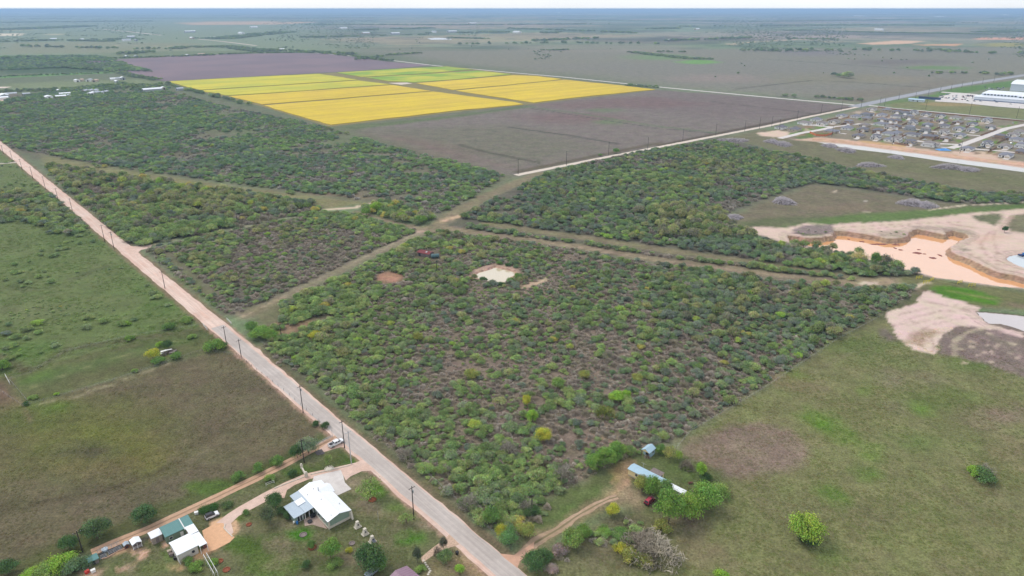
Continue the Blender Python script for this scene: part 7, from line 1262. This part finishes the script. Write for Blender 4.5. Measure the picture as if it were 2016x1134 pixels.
x, y = W(1857, 295); stands('blue_tarp_pile', 'bright blue tarpaulin covered stack by the canal dirt', 'tarpaulin', x, y, lambda m: m.add([(-7, -5, 0), (7, -5, 0), (7, 5, 0), (-7, 5, 0), (-4, -3, 1.2), (4, -2, .9), (4.5, 3, 1.3), (-4, 2.6, .8)], [(4, 5, 6, 7), (0, 1, 5, 4), (1, 2, 6, 5), (2, 3, 7, 6), (3, 0, 4, 7)]), nmat('blue_tarp', (.05,.25,.6), .5, .1, .5))
# parked cars in the new streets: small, one mesh each
def small_car(px, py, mat, lab, ang, grp):
    x, y = W(px, py); mb = MB(); mb.prism([(-2.2, .3), (2.2, .3), (2.25, .8), (1.1, 1.0), (-2.2, 1.0)], -.9, .9, 'y', 0); mb.add([(-1.8, -.82, 1.0), (1.0, -.82, 1.0), (1.0, .82, 1.0), (-1.8, .82, 1.0), (-1.4, -.68, 1.55), (.35, -.68, 1.55), (.35, .68, 1.55), (-1.4, .68, 1.55)], [(0, 1, 5, 4), (1, 2, 6, 5), (2, 3, 7, 6), (3, 0, 4, 7)], 1); mb.slab([(-1.4, -.68, 1.6), (.35, -.68, 1.6), (.35, .68, 1.6), (-1.4, .68, 1.6)], .05, 0)
    for a in (-1.4, 1.4):
        for s in (-.9, .8): mb.tube((a, s, .33), (a, s + .12, .33), .33, n=8, m=2)
    tag(mb.build('parked_car', [mat, M_GLASS, M_TIRE], None, (x, y, .2), ang), lab, 'car', grp)
for i, (px, py, mt, lab) in enumerate(((1927,291.5,P_GREY,'grey car beside the dark pickup on the right drive'),(1936,290.5,P_BLK,'black car on the right driveway'),(1972,292,P_BLK,'black car in front of the last grey house'),(1950,295,P_BLK,'dark car on the lower right street'),(1781,273,P_WHITE,'white car on the drive in the canal row'),(1820,276,P_WHITE,'white car at the centre canal house'),(1889,286.5,P_GREY,'grey car at the wide street end'),(1994,243.5,P_WHITE,'white van near the right end of the wide street'),(1761,242,P_WHITE,'white car at the left middle row'),(1991,283,P_WHITE,'white car in the right block'),(1706,260,P_BLK,'black car beside the left two storey house'),(1637,259,P_WHITE,'white car near the orange fence'))): small_car(px, py, mt, lab, R.uniform(0, 3), 'cars parked among the new houses')

# ------------------------------------------------------------------ long white building and neighbours
q = W(*(1916.6, 197)); q2 = W(2016, 204.7); ang = math.atan2(q2[1] - q[1], q2[0] - q[0]); M_BLUEB = nmat('blue_base_band', S(84,104,142), .7, .1, .5); M_WWALL = nmat('white_panel_wall', S(222,230,240,1.2), .6, .03, .3)
t = empty('long_white_building', (*q, 0), ang, 'long white industrial building with rows of dark clerestory windows', 'building')
part(t, 'wall', M_WWALL, lambda m: (m.box(0, 150, 0, 70, 1.6, 6.5), m.box(6, 60, 22, 68, 6.5, 10.5), m.box(60, 150, 18, 68, 6.5, 10.0))); part(t, 'base_band', M_BLUEB, lambda m: m.box(.05, 149.9, -.1, 1.5, 0, 1.6))
part(t, 'roof', M_WHITE, lambda m: (m.slab([(-1, -1, 6.4), (151, -1, 6.4), (151, 22, 7.4), (-1, 22, 7.4)], .4), m.slab([(5, 21, 10.6), (60.5, 21, 10.6), (60.5, 69, 12.5), (5, 69, 12.5)], .4), m.slab([(60.5, 17, 10.1), (151, 17, 10.1), (151, 69, 12.2), (60.5, 69, 12.2)], .4)))
for i in range(10): part(t, 'window', M_GLASS, lambda m: m.box(9 + i * 5.1, 12 + i * 5.1, 21.9, 22.02, 7.9, 10.0))
for i in range(16): part(t, 'window', M_GLASS, lambda m: m.box(62.5 + i * 5.3, 65.7 + i * 5.3, 17.9, 18.02, 7.5, 9.6))
part(t, 'loading_door', M_BLUEB, lambda m: (m.box(78, 84, -.3, .1, 0, 4.2), m.box(30, 33, -.3, .1, 0, 2.6)))
q = W(1987.5, 178.5); t = empty('white_hall', (*q, 0), ang, 'big white hall with a curved roof behind the long building', 'building'); part(t, 'wall', M_WWALL, lambda m: m.box(0, 120, 0, 80, 0, 13)); part(t, 'roof', M_WHITE, lambda m: m.prism([(-1, 12.9), (81, 12.9), (70, 16), (50, 18), (30, 18), (10, 16)], -1, 121, 'x')); part(t, 'door', M_BLUEB, lambda m: m.box(40, 48, -.3, 0, 0, 6))
q = W(1788, 199); t = empty('gate_house', (*q, 0), ang, 'low pale blue roofed office left of the parking lot', 'building'); part(t, 'wall', M_WWALL, lambda m: m.box(0, 24, 0, 9, 0, 3.4)); part(t, 'roof', M_BLUER, lambda m: gable(m, -1, 25, -1, 10, 3.4, 5, 'a')); window(t, 'b-', 8, 1.2, 3, 1.2, 0); part(t, 'door', M_DARK, lambda m: m.box(14, 15.5, -.1, 0, 0, 2.2))
q = W(1808, 194); t = empty('dark_store', (*q, 0), ang, 'dark low store beside the highway verge', 'building'); part(t, 'wall', M_BLUEB, lambda m: m.box(0, 34, 0, 8, 0, 3.5)); part(t, 'roof', M_DARK, lambda m: m.slab([(-.5, -.5, 3.6), (34.5, -.5, 3.6), (34.5, 8.5, 4.2), (-.5, 8.5, 4.2)], .3))
flat_poly('parking_lot', [(1840,200),(1845,192),(1880,182.5),(1905,184),(1925,186),(1918,197),(2016,204),(2200,220),(2200,228),(2016,214.5),(1960,210),(1900,203.5)], .35, M_CONC, step=20); flat_poly('access_road', [(1852,182.5),(1856,181),(1905,184.5),(1925,186.5),(1920,188)], .4, M_CONC)
for i in range(34):
    px, py = R.uniform(1850, 1915), 0; py = 187 + R.uniform(0, 12) * (1 if px > 1870 else .7)
    if py > 196 and px > 1900: continue
    small_car(px, py, R.choice([P_WHITE, P_SILV, P_GREY, P_BLK, P_RED]), ['leftmost','left','middle','right','rightmost'][min(4, int((px - 1850) / 13))] + ' group parked car in the lot left of the long white building', R.uniform(0, 3), 'cars in the parking lot')
for i in range(16): small_car(R.uniform(1935, 1975), 174 + R.uniform(-2, 4), R.choice([P_WHITE, P_SILV, P_GREY, P_BLK]), 'vehicle parked in the row behind the long white building', R.uniform(0, 3), 'vehicles behind the long building')
for i, (px, py) in enumerate(((1905,199.5),(1918,199.8),(1962,202),(1883,197.5),(1990,206),(1930,200))): small_car(px, py, [P_BLK, P_BLK, P_GREY, P_RED, P_WHITE, P_SILV][i], ['black','second black','grey','dark red','white','silver'][i] + ' vehicle standing in front of the long white building', ang, 'vehicles in front of the long building')
x, y = W(2016, 503.5, -.7); t = empty('dredge_boat', (x, y, -.7), .1, 'dark blue flat work boat floating on the milky pond', 'boat'); part(t, 'hull', nmat('dark_blue_hull', (.02,.04,.12), .5, .1, 1), lambda m: m.add([(-3, -1.4, .1), (3, -1.4, .1), (3, 1.4, .1), (-3, 1.4, .1), (-3.6, -1.6, .9), (3.6, -1.6, .9), (3.6, 1.6, .9), (-3.6, 1.6, .9)], [(3, 2, 1, 0), (4, 5, 6, 7), (0, 1, 5, 4), (1, 2, 6, 5), (2, 3, 7, 6), (3, 0, 4, 7)])); part(t, 'deck_house', M_BLUEP, lambda m: m.box(-1, 1, -.8, .8, .9, 2.0))

# ------------------------------------------------------------------ farm buildings far out
FR = [nmat('far_white_roof', S(240,242,246,1.15), .5, .05, .1), nmat('far_grey_roof', S(176,182,190,1.15), .6, .05, .1), nmat('far_tan_roof', S(196,170,150,1.15), .7, .05, .1)]
def barn(px, py, w, d, h, ri, lab, ang=None, grp=None):
    x, y = W(px, py); t = empty('farm_building', (x, y, 0), R.choice([.74, .74 - math.pi / 2]) if ang is None else ang, lab, 'building', grp); part(t, 'wall', HW_[R.choice([0, 1, 2])], lambda m: gwall(m, -w / 2, w / 2, -d / 2, d / 2, h, h * 1.35)); part(t, 'roof', FR[ri], lambda m: gable(m, -w / 2 - .5, w / 2 + .5, -d / 2 - .5, d / 2 + .5, h, h * 1.42, th=.25)); part(t, 'door', M_DARK, lambda m: m.box(-1.5, 1.5, -d / 2 - .1, -d / 2, 0, h * .8)); return t
for px, py, w, d, h, ri, lab in ((300,180,12,34,5,0,'long white shed with a row of openings above the brush'),(322,176,8,10,4,0,'small white shed right of the long one'),(354,178,10,12,4,1,'grey shed at the corner of the yellow crops'),(96,194,12,16,4,0,'white roofed house nearest the brush on the left'),(8,192,14,26,5,0,'large white roofed house at the left edge'),(22,188,12,18,4,1,'grey roofed house behind the left edge house'),(6,196,10,16,4,0,'lower white shed at the left edge'),(52,187,10,12,3,1,'small grey roofed cabin in the trees'),(120,193,8,16,4,0,'white caravan at the yard corner, leftmost'),(128,188,8,18,4,0,'white caravan in the sandy yard'),(136,190,6,10,3,1,'dark caravan beside the sandy yard'),(116,180,6,10,3,0,'white caravan at the back of the yard'),(180,186.5,8,20,4,0,'white caravan right of the sandy yard'),
    (190,185,7,16,4,1,'grey caravan in the long row, first'),(200,185.5,7,16,4,1,'grey caravan in the long row, second'),(208,184,7,14,4,1,'grey caravan in the long row, third'),(168,182,7,16,4,1,'grey green caravan row behind, left'),(178,181.5,7,16,4,1,'grey green caravan row behind, middle'),(188,181,7,14,4,1,'grey green caravan row behind, right'),(152,161,10,14,4,0,'white house on the green pasture, leftmost'),(160,160,8,12,4,2,'tan house beside the pasture house'),(176,160,9,14,4,1,'grey house in the pasture row'),(188,161,9,14,4,2,'red brown roofed house in the pasture row'),(222,158,8,10,4,0,'small white house by the pasture trees'),(233,157,9,12,4,1,'grey house by the pasture trees'),(242,157,9,12,5,0,'white house by the pasture trees, rightmost'),(230,162,7,14,3,0,'white trailer below the pasture tree houses'),
    (106,79,14,30,7,0,'white barn on the plain left of the tree belt'),(161,80,16,28,7,0,'white farmhouse at the left of the tree belt'),(249,81,16,40,8,1,'pale barn below the tree belt'),(258,75,16,40,9,0,'white barn rising from the tree belt'),(268,81,12,26,7,1,'grey barn right of the pale barn'),(378,77,16,34,8,0,'white barn at the far road end'),(420,76,14,30,7,0,'white farmhouse near the second far road'),(374,64,24,70,9,0,'long white barn far out on the left'),(475,67,24,50,9,0,'white barn by the dark grove far out'),(250,112,10,14,4,0,'white cottage at the top of the purple field, left'),(268,112,10,14,4,1,'grey cottage at the top of the purple field'),(370,110,12,16,4,0,'white cottage above the purple field, middle'),(397,109,14,22,5,2,'tan roofed house above the purple field'),(512,98,12,18,5,0,'white cottage in the roadside grove, left'),(555,99,12,18,5,0,'white cottage in the roadside grove, right'),(634,104,10,12,4,0,'small white shed at the top corner of the purple field'),
    (676,57,26,60,9,0,'white farm far out above the crops'),(720,67,22,50,9,0,'white farm in the blue tree belt, left'),(778,68,22,60,9,0,'pale farm in the blue tree belt, right'),(890,64,26,70,9,0,'white barn far right of the blue belt'),(1018,65,24,60,9,0,'white barn on the central plain'),(1372,59,24,50,9,0,'white barn on the right plain'),(1315,81,16,30,7,0,'white shed in the middle of the brown plain'),(1730,60,24,60,9,0,'white building in the pine belt at right'),(1375,26.5,90,260,20,0,'bright white plant near the horizon'),(930,48,40,90,12,0,'tiny white farm near the horizon, centre'),(1100,26,60,120,14,0,'small white farm near the horizon'),(855,64,20,40,8,1,'grey barn beside the white pond'),(500,55,26,60,10,0,'far white farm above the orange strip'),(1850,35,60,160,14,0,'white works near the right horizon'),(1690,33,50,180,14,0,'long pale works on the right horizon'),(1980,30,50,110,14,0,'white building on the far right horizon')): barn(px, py, w, d, h, ri, lab, None if px > 215 or px < 160 else .1)
flat_poly('sandy_yard', [(112,196),(120,192),(140,184),(150,182),(165,184),(160,188),(150,193),(130,197)], .3, M_CREAM, step=8); flat_poly('sandy_yard', [(232,192),(245,188),(262,193),(250,194)], .3, M_CREAM, step=8); flat_poly('pale_pond_far', [(-20,171),(24,171),(10,174),(-20,174)], .3, M_CREAM, step=8); flat_poly('far_pond', [(841,76),(860,74.5),(890,76),(888,78),(850,78.5)], .5, bpy.data.materials['pale_water'])
flat_poly('house_yard', [(-20,198),(0,196),(28,195),(30,200),(0,206),(-20,206)], .3, M_DIRT, step=8)

# ------------------------------------------------------------------ haze: one closed box of even, thin air round everything
HZ = 64500.0
mb = MB(); mb.box(-HZ, HZ, -HZ, HZ, -8, H + 3)
hm = bpy.data.materials.new('haze_air'); hm.use_nodes = True; hn = hm.node_tree.nodes; hn.remove(hn['Principled BSDF'])
pv = hn.new('ShaderNodeVolumePrincipled'); pv.inputs['Color'].default_value = (.47, .70, 1.0, 1); pv.inputs['Density'].default_value = 8.5e-5; pv.inputs['Anisotropy'].default_value = 0.1
hm.node_tree.links.new(pv.outputs[0], hn['Material Output'].inputs['Volume'])
hz = mb.build('haze', hm); tag(hz, 'thin pale blue haze lying over the whole plain', 'haze', kind='stuff')
